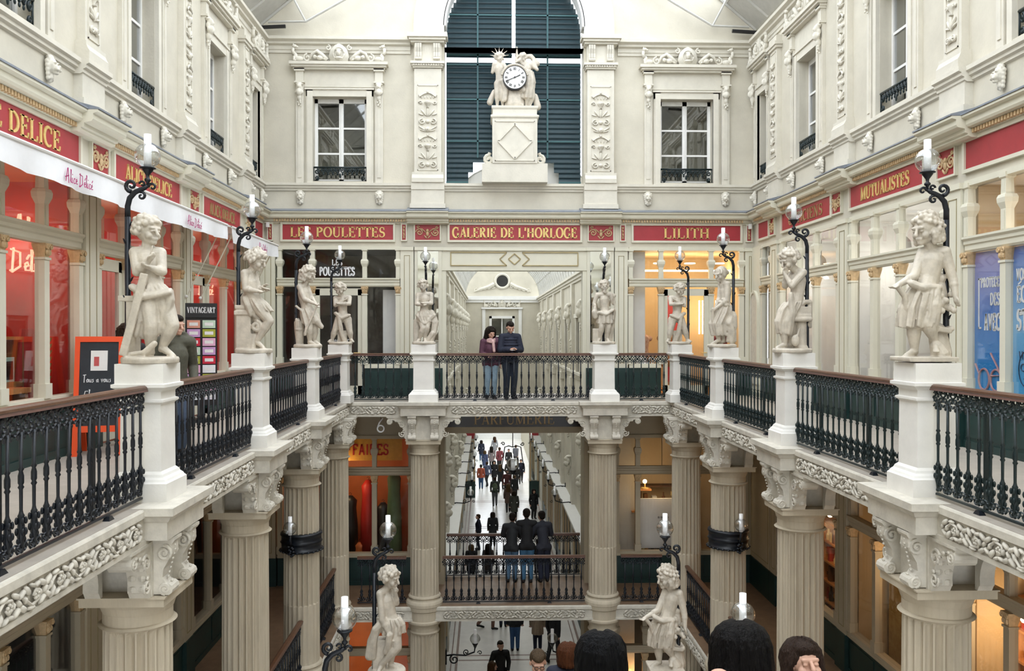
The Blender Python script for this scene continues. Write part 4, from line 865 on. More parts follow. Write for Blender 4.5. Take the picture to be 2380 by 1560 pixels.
# fittings in the cookware shop
def inthing(name, F, u, v, z, rz=0.0):
    t = empty(name); t.matrix_world = F.m @ Matrix.Translation((u, v, z)) @ Matrix.Rotation(rz, 4, 'Z'); return t
t = inthing('wooden_cabinet', WFL, 10.55, 0.75, 0.02)
b = MB(); b.box(-1.1, 0.05, -0.2, 0.3, 0, 1.5); b.build('body', 'pine', t)
b = MB(); b.box(0.05, 0.75, -0.2, -0.17, 0.9, 0.93); b.box(0.05, 0.75, -0.2, 0.3, 0.86, 0.9); b.box(0.05, 0.75, -0.2, 0.3, 1.46, 1.5); b.box(0.71, 0.75, -0.2, 0.3, 0.0, 1.5); b.box(0.05, 0.71, 0.26, 0.3, 0, 1.5); b.build('open_shelf', 'pine', t)
MB().box(0.08, 0.70, 0.22, 0.255, 0.93, 1.45).build('lime_back', 'lime', t); tag(t, 'orange pine cabinet behind the left shop window', 'cabinet')
for k in range(2): 
    o = inthing('pastry_dish', WFL, 9.9 + 0.22 * k, 0.35, 0.9); MB().lathe([(0.10, 0), (0.02, 0.03), (0.02, 0.05), (0.11, 0.07), (0.11, 0.08)], 14).build('dish', 'white', o, True)
    for q in range(5): MB().ell((0.06 * math.cos(q * 1.3), 0.06 * math.sin(q * 1.3), 0.10 + 0.012 * q), 0.035).build('pastry', 'canvas', o, True)
    tag(o, ('white footed dish of meringues nearer the window post' if k else 'white footed dish of meringues at the picture edge'), 'dish')
o = inthing('display_table', WFL, 10.0, 0.35, 0.02); MB().box(-0.4, 0.75, -0.18, 0.2, 0.82, 0.88).build('table_top', 'pine', o)
for x in (-0.36, 0.7): MB().box(x - 0.03, x + 0.03, -0.15, 0.17, 0, 0.82).build('leg', 'pine', o)
tag(o, 'low pine display table in the left shop window', 'table')
o = inthing('paper_grass', WFL, 10.92, 0.9, 0.96)
g = MB()
for k in range(16):
    x = -0.2 + 0.028 * k + R.uniform(-0.01, 0.01); h = R.uniform(0.2, 0.38); g.prism([(x - 0.02, 0), (x + 0.02, 0), (x + R.uniform(-0.04, 0.04), h)], R.uniform(0, 0.05), R.uniform(0.05, 0.06))
g.build('blades', 'lime', o); tag(o, 'lime green paper grass on the pine shelf', 'decoration')
o = inthing('photo_frame', WFL, 11.0, 0.58, 0.93); MB().box(-0.13, 0.13, 0, 0.02, 0, 0.33).build('frame_border', plain('mint', (0.5, 0.75, 0.66)), o); MB().box(-0.085, 0.085, -0.008, 0.005, 0.05, 0.28).build('picture', 'black', o); tag(o, 'mint framed dark picture on the pine shelf', 'picture frame')
o = inthing('paper_fern', WFL, 11.28, 0.3, 0.62)
g = MB(); g.tube([(0, 0, 0), (0.02, 0, 0.5), (0.06, 0, 0.85)], 0.012, 5)
for k in range(9):
    for s in (-1, 1): z_ = 0.1 + k * 0.085; g.ell((s * 0.11 + 0.004 * k, 0, z_ + 0.05), (0.12, 0.008, 0.028), 8, 4, (0, -s * 0.5, 0))
g.build('fronds', 'leaf', o); tag(o, 'green paper fern against the shop window', 'plant')
o = inthing('red_flag', WFL, 11.2, 0.55, 0.62); MB().prism([(-0.12, 0), (0.1, 0), (0.34, 1.0), (0.05, 1.0)], 0, 0.03).build('banner', 'shopred', o); tag(o, 'slanted deep red banner behind the paper fern', 'banner')
MB().box(9.95, 10.15, 2.1, 2.3, 0.0, 3.5).build('orange_post', 'shoporange', SL[0]); MB().box(8.9, 11.5, 2.26, 2.32, 2.4, 2.5).build('wall_shelf', 'plaster_pale', SL[0])
MB().lathe([(0.42, 0), (0.42, 0.02)], 24).mesh('x')
dsc = MB(); dsc.prism([(0.45 * math.cos(i * PI / 14), 0.62 * math.sin(i * PI / 14)) for i in range(28)], 2.1, 2.14); dsc.build('wall_disc', 'shoporange', SL[0], loc=(11.3, 0, 1.75))
# neon scripts
for t, u, z in ((SL[0], 10.9, 2.45), (SL[2], 17.6, 2.45)):
    script('AlicE', 0.24, 0.8, 0.08, 0.02).build('neon_script', 'neon', t, loc=(u, 0.25, z + 0.28)); script('DElicE', 0.24, 0.9, 0.08, 0.02).build('neon_script', 'neon', t, loc=(u, 0.25, z - 0.12))
# right: optician, three bays
SR = []
SR.append(shopfront(WFR, -11.6, -7.6, (-11.55, -10.7, -9.7, -8.7, -7.7), 'nearest optician bay with large blue posters', 'white_room', 'warm', 2.0, 'floor', 'warm'))
SR.append(shopfront(WFR, -15.33, -12.04, (-15.28, -14.4, -13.5, -12.1), 'middle optician bay with pale reflecting windows', 'white_room', 'white_room', 2.0, 'floor', 'white_room'))
SR.append(shopfront(WFR, -19.08, -15.77, (-19.0, -17.9, -17.0, -15.85), 'farther optician bay behind the statue with the lyre', 'white_room', 'white_room', 2.0, 'floor', 'white_room'))
for t, us in zip([bpy.data.objects[q['room']] for q in SR], ((-10.2, -9.2), (-14.6, -13.2), (-18.3, -16.6))):
    for u in us:
        MB().lathe([(0.10, 0.0), (0.11, 0.10), (0.09, 0.22), (0.04, 0.28), (0.01, 0.30), (0.01, 0.62)], 14, (u, 0.6, 2.92)).build('pendant_lamp', plain('concrete', (0.45, 0.43, 0.40)), t, True)
        MB().ell((u, 0.6, 2.90), (0.09, 0.09, 0.06)).build('bulb', 'warmlight' if us[0] == -10.2 else 'coolglow', t, True); lamp_light(t, (u, 0.6, 2.78), 16, (1, 0.85, 0.68) if us[0] == -10.2 else (1, 0.95, 0.88))
for t, u in ((SR[1], -13.75), (SR[2], -17.2)):
    g = MB()
    for r_ in range(11):
        for c_ in range(4): g.obox((u - 0.25 + c_ * 0.16, 1.85, 0.5 + r_ * 0.15), (0.11, 0.03, 0.035))
    g.build('spectacle_rack', 'black', t); MB().box(u - 0.4, u + 0.4, 1.88, 1.95, 0.4, 2.2).build('rack_board', 'white', t)
# posters (flat print on sheets inside the glass)
def poster(u0, u1, z0, z1, label, c1, c2, extra):
    t = inthing('poster', WFR, 0, 0.03, 0)
    m = bpy.data.materials.new('poster_print'); m.use_nodes = True; nt = m.node_tree; bs_ = nt.nodes['Principled BSDF']; tc = nt.nodes.new('ShaderNodeTexCoord'); sp = nt.nodes.new('ShaderNodeSeparateXYZ'); rp = nt.nodes.new('ShaderNodeValToRGB')
    nt.links.new(tc.outputs['Generated'], sp.inputs[0]); nt.links.new(sp.outputs['Z'], rp.inputs[0]); nt.links.new(rp.outputs[0], bs_.inputs['Base Color']); rp.color_ramp.elements[0].color = (*c1[0], 1); rp.color_ramp.elements[1].color = (*c1[1], 1)
    e = rp.color_ramp.elements.new(0.5); e.color = (*c2, 1)
    MB().box(u0, u1, 0, 0.012, z0, z1).build('sheet', m, t); extra(t); return tag(t, label, 'poster')
W_ = 'chalk'
def px1(t):
    for s, z, w, h, u in (('PROTEGEZ', 2.17, 0.42, 0.13, -11.13), ('DES', 1.93, 0.22, 0.16, -11.02), ('AVEC', 1.60, 0.36, 0.22, -11.08)):
        letters(s if s != 'PROTEGEZ' else 'PROTEGE', h, w, 0.004, plainsans=True).build('lettering', W_, t, loc=(u, -0.002, z))
    b = MB(); b.box(-11.40, -11.375, -0.006, 0, 1.62, 2.30); b.box(-11.40, -11.33, -0.006, 0, 2.275, 2.30); b.box(-11.40, -11.33, -0.006, 0, 1.62, 1.645); b.build('bracket_mark', W_, t)
    g = MB()
    for u in (-11.25, -10.98): g.tube([(u + 0.12 * math.cos(i * PI / 10), -0.012, 0.95 + 0.14 * math.sin(i * PI / 10)) for i in range(21)], 0.014, 5)
    g.tube([(-11.45, -0.012, 1.15), (-11.36, -0.012, 1.02)], 0.014, 5); g.tube([(-11.1, -0.012, 1.0), (-10.86, -0.012, 1.02), (-11.1, -0.012, 1.3)], 0.014, 5); g.build('spectacles_print', plain('spec_print', (0.55, 0.30, 0.32)), t)
def px2(t):
    for s, z, w, h, u in (('VOS YEUX', 2.22, 0.50, 0.15, -10.32), ('ECRANS', 1.95, 0.56, 0.20, -10.28), ('STYLE', 1.60, 0.56, 0.26, -10.28)): letters(s, h, w, 0.004, plainsans=True).build('lettering', W_, t, loc=(u, -0.002, z))
    MB().obox((-10.5, -0.004, 2.19), (0.07, 0.004, 0.02), (0, -0.5, 0)).build('accent_mark', W_, t)
    g = MB()
    for u, zc in ((-10.36, 1.12), (-10.06, 1.14)):
        g.tube([(u + 0.15 * math.cos(i * PI / 10), -0.008, zc + 0.22 * math.sin(i * PI / 10)) for i in range(8, 33)], 0.006, 4)
        for q in (-0.06, 0.06): g.tube([(u + q + 0.045 * math.cos(i * PI / 6), -0.008, zc + 0.02 + 0.045 * math.sin(i * PI / 6)) for i in range(13)], 0.006, 4)
        g.tube([(u - 0.05, -0.008, zc - 0.12), (u, -0.008, zc - 0.135), (u + 0.05, -0.008, zc - 0.11)], 0.006, 4); g.tube([(u + 0.01, -0.008, zc), (u + 0.03, -0.008, zc - 0.06), (u, -0.008, zc - 0.07)], 0.005, 4)
        for q in range(5): g.tube([(u - 0.14 + q * 0.06, -0.008, zc + 0.22), (u - 0.12 + q * 0.05, -0.008, zc + 0.12)], 0.005, 4)
    g.build('line_drawing', plain('ink_blue', (0.03, 0.05, 0.12)), t)
poster(-11.49, -10.76, 0.62, 2.65, 'blue poster with spectacles, left of the window post', ((0.01, 0.30, 0.68), (0.32, 0.28, 0.60)), (0.015, 0.20, 0.62), px1)
poster(-10.64, -9.76, 0.62, 2.65, 'blue poster with a line drawing of two faces wearing glasses', ((0.01, 0.34, 0.72), (0.03, 0.12, 0.52)), (0.22, 0.52, 0.84), px2)
# far right corner: narrow glazed bay and arched panel
shopfront(WFR, -20.3, -19.55, (-20.25, -19.6), 'narrow glazed strip beside the arched panel', 'warm', 'warm', 1.4, 'floor', 'warm')
t = WFR.empty('arched_panel', 0); b = MB(); b.box(-21.05, -20.32, -0.08, 0.1, 0, 3.62); b.build('panel_body', 'cream', t)
g = MB(); ar = [(-20.68 + 0.25 * math.cos(PI * i / 16), 2.2 + 0.30 * math.sin(PI * i / 16)) for i in range(17)]; g.prism([(-20.93, 0.3), (-20.43, 0.3)] + ar, -0.12, -0.07); g.build('arched_niche', plain('niche', (0.62, 0.58, 0.50)), t)
g = MB()
for i in range(16): 
    a0 = PI * i / 16; a1 = PI * (i + 1) / 16; g.prism([(-20.68 + 0.25 * math.cos(a0), 2.2 + 0.30 * math.sin(a0)), (-20.68 + 0.30 * math.cos(a0), 2.2 + 0.36 * math.sin(a0)), (-20.68 + 0.30 * math.cos(a1), 2.2 + 0.36 * math.sin(a1)), (-20.68 + 0.25 * math.cos(a1), 2.2 + 0.30 * math.sin(a1))], -0.14, -0.07)
for x in (-20.98, -20.43): g.box(x, x + 0.05, -0.14, -0.07, 0.3, 2.2)
g.build('arch_moulding', 'cream', t); struct(t, 'arched cream wall niche in the right corner')
pier(WFL, 19.55, 20.2, None); pier(WFL, 20.3, 20.95, None)
# end wall shops
SP = shopfront(WFB, -5.06, -2.10, (-5.0, -4.21, -2.95, -2.14), 'dark end shop behind the two left statues', 'room_grey', 'dark', 1.6, 'dark', 'dark', door=(-4.21, -2.95))
for s, z, w, h in (('LES', 3.18, 0.26, 0.14), ('POULETTES', 2.93, 0.86, 0.21)): letters(s, h, w, 0.004, plainsans=True, bold=0.6).build('window_lettering', 'canvas', SP, loc=(-3.62, -0.004, z))
letters('CONCEPT', 0.06, 0.5, 0.003, plainsans=True).build('window_lettering', 'canvas', SP, loc=(-3.58, 0.0, 1.32))
MB().box(-2.55, -2.2, 0.3, 0.34, 0.6, 2.6).build('display_panel', 'white_room', SP)
SLI = shopfront(WFB, 3.50, 6.33, (3.54, 4.29, 5.53, 6.28), 'warmly lit end shop behind the two right statues', 'warm', 'warm', 2.4, 'pine', 'warm', door=(4.29, 5.53))
letters('LILITH', 0.16, 0.42, 0.004, plainsans=True, bold=0.7).build('window_lettering', 'canvas', SLI, loc=(4.0, -0.004, 0.78)); MB().box(3.58, 3.95, 0.25, 0.3, 0.62, 3.55).build('display_panel', 'white_room', SLI)
for u in (4.4, 5.2, 5.95):
    MB().lathe([(0.14, 0), (0.14, 0.02)], 16, (u, 0.8, 3.30)).build('ceiling_spot', 'warmlight', SLI); 
MB().box(3.6, 6.3, 1.0, 1.1, 3.12, 3.16).build('light_strip', 'warmlight', SLI); lamp_light(SLI, (4.4, 1.2, 2.9), 15, (1, 0.82, 0.55)); lamp_light(SLI, (5.8, 1.2, 2.9), 15, (1, 0.82, 0.55))
MB().box(4.95, 5.3, 2.3, 2.36, 0.2, 2.6).build('red_panel', 'red', SLI)
for k in range(6): MB().tube([(5.72 + 0.09 * k, 1.9, 1.5), (5.72 + 0.09 * k, 1.9, 2.4)], 0.018, 6).build('light_tube', 'warmlight', SLI)
def mannequin(F, u, v, label, m):
    t = inthing('mannequin', F, u, v, 0.02); b = MB(); b.lathe([(0.02, 0.0), (0.02, 0.9)], 8); b.lathe([(0.16, 0), (0.16, 0.02)], 16); b.build('stand', 'black', t)
    b = MB(); b.lathe([(0.16, 0.62), (0.17, 0.75), (0.16, 0.95), (0.125, 1.1), (0.155, 1.3), (0.17, 1.40), (0.10, 1.47)], 18); b.ell((-0.17, 0, 1.37), (0.06, 0.06, 0.07)); b.ell((0.17, 0, 1.37), (0.06, 0.06, 0.07)); b.build('garment', m, t, True)
    MB().lathe([(0.06, 1.46), (0.05, 1.53), (0.055, 1.56)], 12).build('neck', 'canvas', t, True); tag(t, label, 'mannequin')
pat = plain('printed_dress', (0.42, 0.20, 0.14), 0.8, c2=(0.62, 0.45, 0.36), scale=14)
mannequin(WFB, 4.0, 0.75, 'mannequin in a printed dress behind the left pane of the warm shop', pat); mannequin(WFB, 4.72, 1.5, 'mannequin in a brown coat deep inside the warm shop', plain('brown_coat', (0.33, 0.17, 0.08)))
mannequin(WFB, 6.0, 0.75, 'mannequin in a dark red coat behind the right pane of the warm shop', plain('maroon', (0.22, 0.03, 0.04)))
pier(WFB, -2.08, -1.76, None); pier(WFB, 3.14, 3.46, None); pier(WFB, -5.42, -5.1, None); pier(WFB, 6.36, 6.6, None)
pier(WFB, -1.74, -1.08, 'cream pier with a tall mirror behind the crossed-leg statue', grooves=False, panel='mirror'); pier(WFB, 2.46, 3.12, 'cream pier with a tall mirror behind the bearded statue', grooves=False, panel='mirror')
# lintel over the opening, with lozenge panel
t = WFB.empty('trim_20', 0); b = MB(); b.box(-1.08, 2.46, -0.06, 0.30, 3.06, 3.62); b.box(-1.08, 2.46, -0.10, 0.30, 3.54, 3.62); b.box(-1.08, -0.98, -0.04, 0.3, 0, 3.06); b.box(2.36, 2.46, -0.04, 0.3, 0, 3.06); b.build('lintel', 'cream', t)
g = MB(); cx, cz = 0.69, 3.34
def loz(r, w): 
    p = [(cx - r * 1.15, cz), (cx, cz + r), (cx + r * 1.15, cz), (cx, cz - r), (cx - r * 1.15, cz)]
    for a, b_ in zip(p, p[1:]): stroke(g, [a, b_], w, -0.085, -0.05)
loz(0.13, 0.022)
for s in (-1, 1):
    p = [(cx + s * 0.16, cz + 0.16), (cx + s * 0.34, cz), (cx + s * 0.16, cz - 0.16)]; p = [(cx + s * 0.19, cz + 0.16), (cx + s * 1.55, cz + 0.16), (cx + s * 1.55, cz - 0.16), (cx + s * 0.19, cz - 0.16), (cx + s * 0.36, cz), (cx + s * 0.19, cz + 0.16)]
    for a, b_ in zip(p, p[1:]): stroke(g, [a, b_], 0.022, -0.085, -0.05)
g.build('lozenge_panel', plain('panel_gold', (0.45, 0.36, 0.18)), t); struct(t, 'cream lintel with a gilt lozenge over the gallery opening')
# ------------------------------------------------------------------ red name boards
def sign(F, u0, u1, txt, label, z0=3.80, z1=4.17, tw=None, hh=0.23, m='gold'):
    t = F.empty('shop_sign', (u0 + u1) / 2, 0.0, z0); w = u1 - u0; h = z1 - z0
    MB().box(-w / 2, w / 2, -0.025, 0.01, 0, h).build('panel', 'red', t)
    f = MB()
    for q in ((-w / 2 - 0.05, -w / 2, -0.05, h + 0.05), (w / 2, w / 2 + 0.05, -0.05, h + 0.05), (-w / 2, w / 2, -0.05, 0), (-w / 2, w / 2, h, h + 0.05)): f.box(q[0], q[1], -0.055, 0.01, q[2], q[3])
    f.build('frame', 'cream', t)
    if txt: letters(txt, hh, tw or w * 0.85, 0.014, 1.05).build('lettering', m, t, loc=(0, -0.026, (h - hh) / 2))
    return tag(t, label, 'sign', 'red name boards above the shops')
sign(WFL, 8.3, 11.58, 'ALICE DELICE', 'nearest red name board with gold capitals on the left wall', tw=2.3, hh=0.25); sign(WFL, 12.66, 15.33, 'ALICE DELICE', 'red board with gold capitals behind the nearest left lamp globe', tw=1.9); sign(WFL, 16.55, 19.05, 'ALICE DELICE', 'red board with dull gold letters above the short white awning', tw=1.7, m='bronze'); sign(WFL, 20.2, 20.95, None, 'blank red board in the left corner')
sign(WFR, -11.62, -8.3, None, 'long blank red board above the blue posters'); sign(WFR, -15.35, -12.75, 'MUTUALISTES', 'red board with gold capitals above the middle right shop bay', tw=1.75); sign(WFR, -18.95, -16.2, 'OPTICIENS', 'red board with dull gold letters behind the second right lamp globe', tw=1.9, m='bronze'); sign(WFR, -20.6, -19.85, None, 'blank red board in the right corner')
sign(WFB, -4.93, -2.26, 'LES POULETTES', 'red board with two gold words above the dark end shop', tw=2.3, hh=0.25); sign(WFB, -0.89, 2.30, "GALERIE DE L'HORLOGE", "long red board with gold capitals above the central gallery opening", tw=3.06, hh=0.26); sign(WFB, 3.61, 6.25, 'LILITH', 'red board with one short gold word above the warm end shop', tw=1.15, hh=0.26)
def orn(w, h):
    mb = MB(); s0 = min(w, h)
    if w > 0.2:
        mb.ell((0, -0.012, h * 0.62), (s0 * 0.10, 0.025, s0 * 0.11)); mb.ell((0, -0.012, h * 0.40), (s0 * 0.11, 0.025, s0 * 0.16)); mb.ell((s0 * 0.12, -0.01, h * 0.2), (s0 * 0.05, 0.02, s0 * 0.16), 6, 4, (0, 0.7, 0)); mb.ell((-s0 * 0.12, -0.01, h * 0.2), (s0 * 0.05, 0.02, s0 * 0.16), 6, 4, (0, -0.7, 0))
        for s in (-1, 1): mb.tube(spiral(s * w * 0.32, h * 0.5, h * 0.25, 1.6, PI, -0.01, 22, 0.12, s), 0.016, 5); mb.tube(spiral(s * w * 0.38, h * 0.84, h * 0.10, 1.1, 0, -0.01, 10, 0.2, -s), 0.012, 5); mb.tube([(s * s0 * 0.1, -0.01, h * 0.5), (s * w * 0.22, -0.012, h * 0.72), (s * w * 0.34, -0.01, h * 0.74)], 0.016, 5)
    else:
        for k in range(4): mb.ell((0, -0.01, h * (0.16 + 0.22 * k)), (w * 0.25, 0.015, h * 0.07)); mb.tube(spiral(0, h * (0.27 + 0.2 * k), w * 0.28, 1.1, k, -0.01, 8, 0.2), 0.008, 4)
    return mb
_or = {}
def ornament(wall, u, w, z0=3.80, h=0.37):
    t = empty('ornament_panel', (u, 0, z0), 0, wall); MB().box(-w / 2, w / 2, -0.03, 0.01, 0, h).build('red_ground', 'red', t)
    f = MB()
    for q in ((-w / 2 - 0.03, -w / 2, -0.03, h + 0.03), (w / 2, w / 2 + 0.03, -0.03, h + 0.03), (-w / 2, w / 2, -0.03, 0), (-w / 2, w / 2, h, h + 0.03)): f.box(q[0], q[1], -0.05, 0.01, q[2], q[3])
    f.build('frame', 'cream', t)
    if w not in _or: _or[w] = orn(w, h).mesh('gilt_relief', 'gold_old', True)
    link('gilt_relief', _or[w], t, (0, -0.03, 0))
for d in (12.2, 16.07, 19.68): ornament(wall_left, d, 0.50 if d < 19 else 0.3); ornament(wall_right, -d + 0.08, 0.46 if d < 19 else 0.3)
for u, w in ((-1.43, 0.60), (2.81, 0.60), (-2.0, 0.09), (3.35, 0.09), (-5.23, 0.09), (6.47, 0.1)): ornament(wall_back, u, w)
# ------------------------------------------------------------------ white awnings on the left
def awning(d0, d1, label, marks):
    t = WFL.empty('awning', 0, 0, 0); o = 0.74; L = d1 - d0; n = max(12, int(L * 5))
    c = MB(); vs = []; fs = []
    for i in range(n + 1):
        u = d0 + L * i / n
        for j in range(7):
            q = j / 6; wv = 0.03 * math.sin(u * 5.1) * q + 0.02 * math.sin(u * 11.3) * q * q; sag = -0.05 * math.sin(PI * i / n) * q
            vs.append((u, -o + wv, 3.50 - 0.26 * q + sag))
    for i in range(n):
        for j in range(6): a = i * 7 + j; fs.append((a, a + 1, a + 8, a + 7))
    c.add(vs, fs); c.build('valance', 'canvas', t, True)
    b = MB(); b.tube([(d0, -o, 3.505), (d1, -o, 3.505)], 0.022, 8); b.build('front_bar', 'white', t); b = MB(); b.prism([(-0.16, 3.60), (-o, 3.52), (-o, 3.50), (-0.16, 3.58)], d0, d1, 'x'); b.build('canopy', 'canvas', t); b = MB(); b.prism([(-0.02, 3.66), (-0.18, 3.66), (-0.20, 3.60), (-0.18, 3.55), (-0.02, 3.55)], d0, d1, 'x'); b.build('cassette', 'white', t)
    for u in (d0 + 0.2, d1 - 0.25): MB().tube([(u, -o, 3.49), (u - 0.1, -0.14, 2.2)], 0.012, 6).build('support_arm', 'cream', t); MB().ell((u - 0.1, -0.13, 2.2), 0.03).build('arm_pivot', 'white', t)
    for u in marks:
        script('AlicE DElicE'.replace('AlicE', 'Alice'), 0.13, 0.66, 0.085, 0.003, 0).build('lettering', 'magenta', t, loc=(u, -o - 0.034, 3.29 - 0.035))
    return tag(t, label, 'awning', 'white shop awnings')
awning(8.0, 15.72, 'long white awning with magenta script over the near cookware windows', (10.0, 13.9)); awning(16.0, 19.5, 'shorter white awning with magenta script near the corner', (18.1,))
# ================================================================== the tall passage beyond the end wall, and the lower storeys
PX0, PX1, PE, PC = -1.34, 3.38, 54.5, 3.66
def passage_wall(name, x, s):
    t = empty(name, (x, 0, 0)); struct(t); y0 = DW + 0.75
    MB().box(*sorted((0, s * 0.4)), y0, PE, ZG, PC).build('wall_face', 'plaster', t)
    o = -s
    for z, prof in ((-5.35, 0.42), (PC - 0.28, 0.22), (-0.2, 0.14)):
        b = MB()
        for k, (w, h0, h1) in enumerate(((0.35, 0, 0.09), (0.65, 0.09, 0.19), (1.0, 0.19, 0.28))): b.box(*sorted((0, o * prof * w)), y0, PE, z + h0, z + h1)
        b.build('cornice', 'white' if z < -1 else 'stone', t)
    for k in range(7):
        d = 24.2 + k * 4.45
        b = MB(); b.box(*sorted((0, o * 0.12)), d - 0.28, d + 0.28, -5.07, PC - 0.28); b.box(*sorted((0, o * 0.16)), d - 0.34, d + 0.34, -0.5, -0.2); b.box(*sorted((0, o * 0.10)), d - 0.3, d + 0.3, ZG, -5.35); b.build('pilaster', 'stone', t)
        q = link('carved_console', HERM, t, (o * 0.12, d, 1.5), rz=-s * PI / 2, sc=(1.6, 1.6, 1.9)); q = link('arabesque', ARAB_N, t, (o * 0.125, d, -0.05), rz=-s * PI / 2, sc=(1.3, 1.2, 0.62))
        for zz in (-4.0, -2.6): link('carved_console', HERM, t, (o * 0.12, d, zz), rz=-s * PI / 2, sc=(1.5, 1.6, 1.3))
        if k < 6:
            e = d + 2.22
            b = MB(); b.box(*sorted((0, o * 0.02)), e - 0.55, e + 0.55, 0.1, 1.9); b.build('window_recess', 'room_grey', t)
            b = MB()
            for q0, q1 in ((e - 0.7, e - 0.55), (e + 0.55, e + 0.7)): b.box(*sorted((0, o * 0.1)), q0, q1, 0.0, 2.05)
            b.box(*sorted((0, o * 0.16)), e - 0.8, e + 0.8, 2.05, 2.2); b.build('window_surround', 'stone', t)
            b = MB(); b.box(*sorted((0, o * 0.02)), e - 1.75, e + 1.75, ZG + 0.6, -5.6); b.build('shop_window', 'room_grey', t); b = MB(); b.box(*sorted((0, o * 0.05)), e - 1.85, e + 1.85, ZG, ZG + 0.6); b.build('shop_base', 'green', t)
            for q0 in (e - 1.75, e - 0.6, e + 0.6, e + 1.75): MB().box(*sorted((0, o * 0.07)), q0 - 0.08, q0 + 0.08, ZG + 0.6, -5.6).build('shop_post', 'warm', t)
    return t
pw0 = passage_wall('wall_passage_left', PX0, -1); pw1 = passage_wall('wall_passage_right', PX1, 1)
pe = empty('wall_passage_end', (0, PE, 0)); struct(pe)
b = MB(); b.box(PX0 - 0.4, -0.69, 0, 0.4, ZG, 7); b.box(2.72, PX1 + 0.4, 0, 0.4, ZG, 7); b.box(-0.69, 2.72, 0, 0.4, -4.3, -0.3); b.box(-0.69, 0.35, 0, 0.4, -0.3, 2.35); b.box(1.65, 2.72, 0, 0.4, -0.3, 2.35); b.box(-0.69, 2.72, 0, 0.4, 2.35, 7); b.build('wall_face', 'plaster', pe)
b = MB(); b.box(PX0, PX1, -0.22, 0, PC - 0.14, PC + 0.1); b.box(PX0, PX1, -0.14, 0, PC - 0.3, PC - 0.14); b.build('cornice', 'white', pe)
b = MB(); b.lathe([(0.36, 0), (0.36, 0.06)], 24); dsk = MB(); dsk.v = [(v[0] + 1.02, -v[2] - 0.02, v[1] + 4.72) for v in b.v]; dsk.f = b.f; dsk.build('oculus', 'dark', pe)
b = MB(); b.tube([(1.02 + 0.44 * math.cos(i * PI / 16), -0.06, 4.72 + 0.44 * math.sin(i * PI / 16)) for i in range(33)], 0.085, 6)
for s in (-1, 1):
    b.tube([(1.02 + s * 0.5, -0.05, 4.55), (1.02 + s * 0.9, -0.06, 4.35), (1.02 + s * 1.4, -0.05, 4.2), (1.02 + s * 1.8, -0.05, 4.05)], [0.14, 0.13, 0.09, 0.04], 6)
    for k in range(5): b.tube(spiral(1.02 + s * (0.6 + 0.26 * k), 4.35 - 0.05 * k, 0.13, 1.2, k, -0.08, 10, 0.2, s), 0.03, 5)
b.build('garland', 'carving', pe)
b = MB(); b.box(0.2, 0.35, -0.1, 0, -0.3, 2.5); b.box(1.65, 1.8, -0.1, 0, -0.3, 2.5); b.box(0.2, 1.8, -0.1, 0, 2.35, 2.5); b.box(-0.3, 2.3, -0.2, 0, 2.95, 3.05); b.box(-0.25, -0.05, -0.1, 0, 0, 2.95); b.box(2.05, 2.25, -0.1, 0, 0, 2.95)
b.box(0.96, 1.04, 0.05, 0.1, -0.3, 2.35); b.box(0.35, 1.65, 0.05, 0.1, 1.2, 1.27); b.build('window_surround', 'white', pe); MB().box(0.35, 1.65, 0.1, 0.12, -0.3, 2.35).build('pane', 'glass', pe); link('carved_pediment', PED, pe, (1.0, -0.02, 3.05), sc=(1.05, 1, 1.5))
MB().box(0.2, 1.8, 0.5, 0.55, -0.4, 2.4).build('dark_room', 'room_grey', pe)
for x in (-1.0, 3.04):
    MB().box(x - 0.27, x + 0.27, -0.06, 0, -5.25, -4.7).build('red_board', 'red', pe); MB().box(x - 0.3, x + 0.3, -0.05, 0, ZG, ZG + 1.05).build('dark_base', 'green', pe)
    b = MB(); b.box(x - 0.27, x - 0.2, -0.05, 0, -8, -5.4); b.box(x + 0.2, x + 0.27, -0.05, 0, -8, -5.4); b.box(x - 0.27, x + 0.27, -0.05, 0, -5.47, -5.4); b.build('pier_frame', 'gold_old', pe); MB().box(x - 0.2, x + 0.2, -0.03, 0, -7.9, -5.47).build('mirror_panel', 'mirror', pe)
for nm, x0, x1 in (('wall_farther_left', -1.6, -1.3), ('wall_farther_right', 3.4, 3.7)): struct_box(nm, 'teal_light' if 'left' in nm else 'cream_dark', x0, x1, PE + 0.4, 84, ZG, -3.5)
struct_box('wall_farther_end', 'white_room', -1.6, 3.7, 84, 84.3, ZG, -2.5)
# glass vault
va = empty('ceiling'); struct(va, 'barrel vault of glass over the passage'); cx = (PX0 + PX1) / 2; vr = (PX1 - PX0) / 2
arc = [(cx + vr * math.cos(PI * i / 16), PC + vr * 0.95 * math.sin(PI * i / 16)) for i in range(17)]
k = 0; y = DW + 0.75
while y < PE - 0.3:
    y1 = min(y + 1.1, PE); MB().tube([(p[0], y, p[1]) for p in arc], 0.06, 5).build('rib', 'steel', va)
    for i in range(0, 16, 2):
        MB().add([(arc[i][0], y, arc[i][1]), (arc[i + 2][0], y, arc[i + 2][1]), (arc[i + 2][0], y1, arc[i + 2][1]), (arc[i][0], y1, arc[i][1])], [(0, 1, 2, 3)]).build('pane', 'vaultglass', va)
    y = y1
for i in range(0, 17, 2): MB().tube([(arc[i][0], DW + 0.75, arc[i][1]), (arc[i][0], PE, arc[i][1])], 0.035, 4).build('glazing_bar', 'steel', va)
b = MB(); b.prism([(cx - vr, PC - 0.3)] + [(x, z_) for x, z_ in arc[::-1]] + [(cx + vr, PC - 0.3)], DW + 0.70, DW + 0.74, 'y'); struct(b.build('wall_lunette', 'white'))
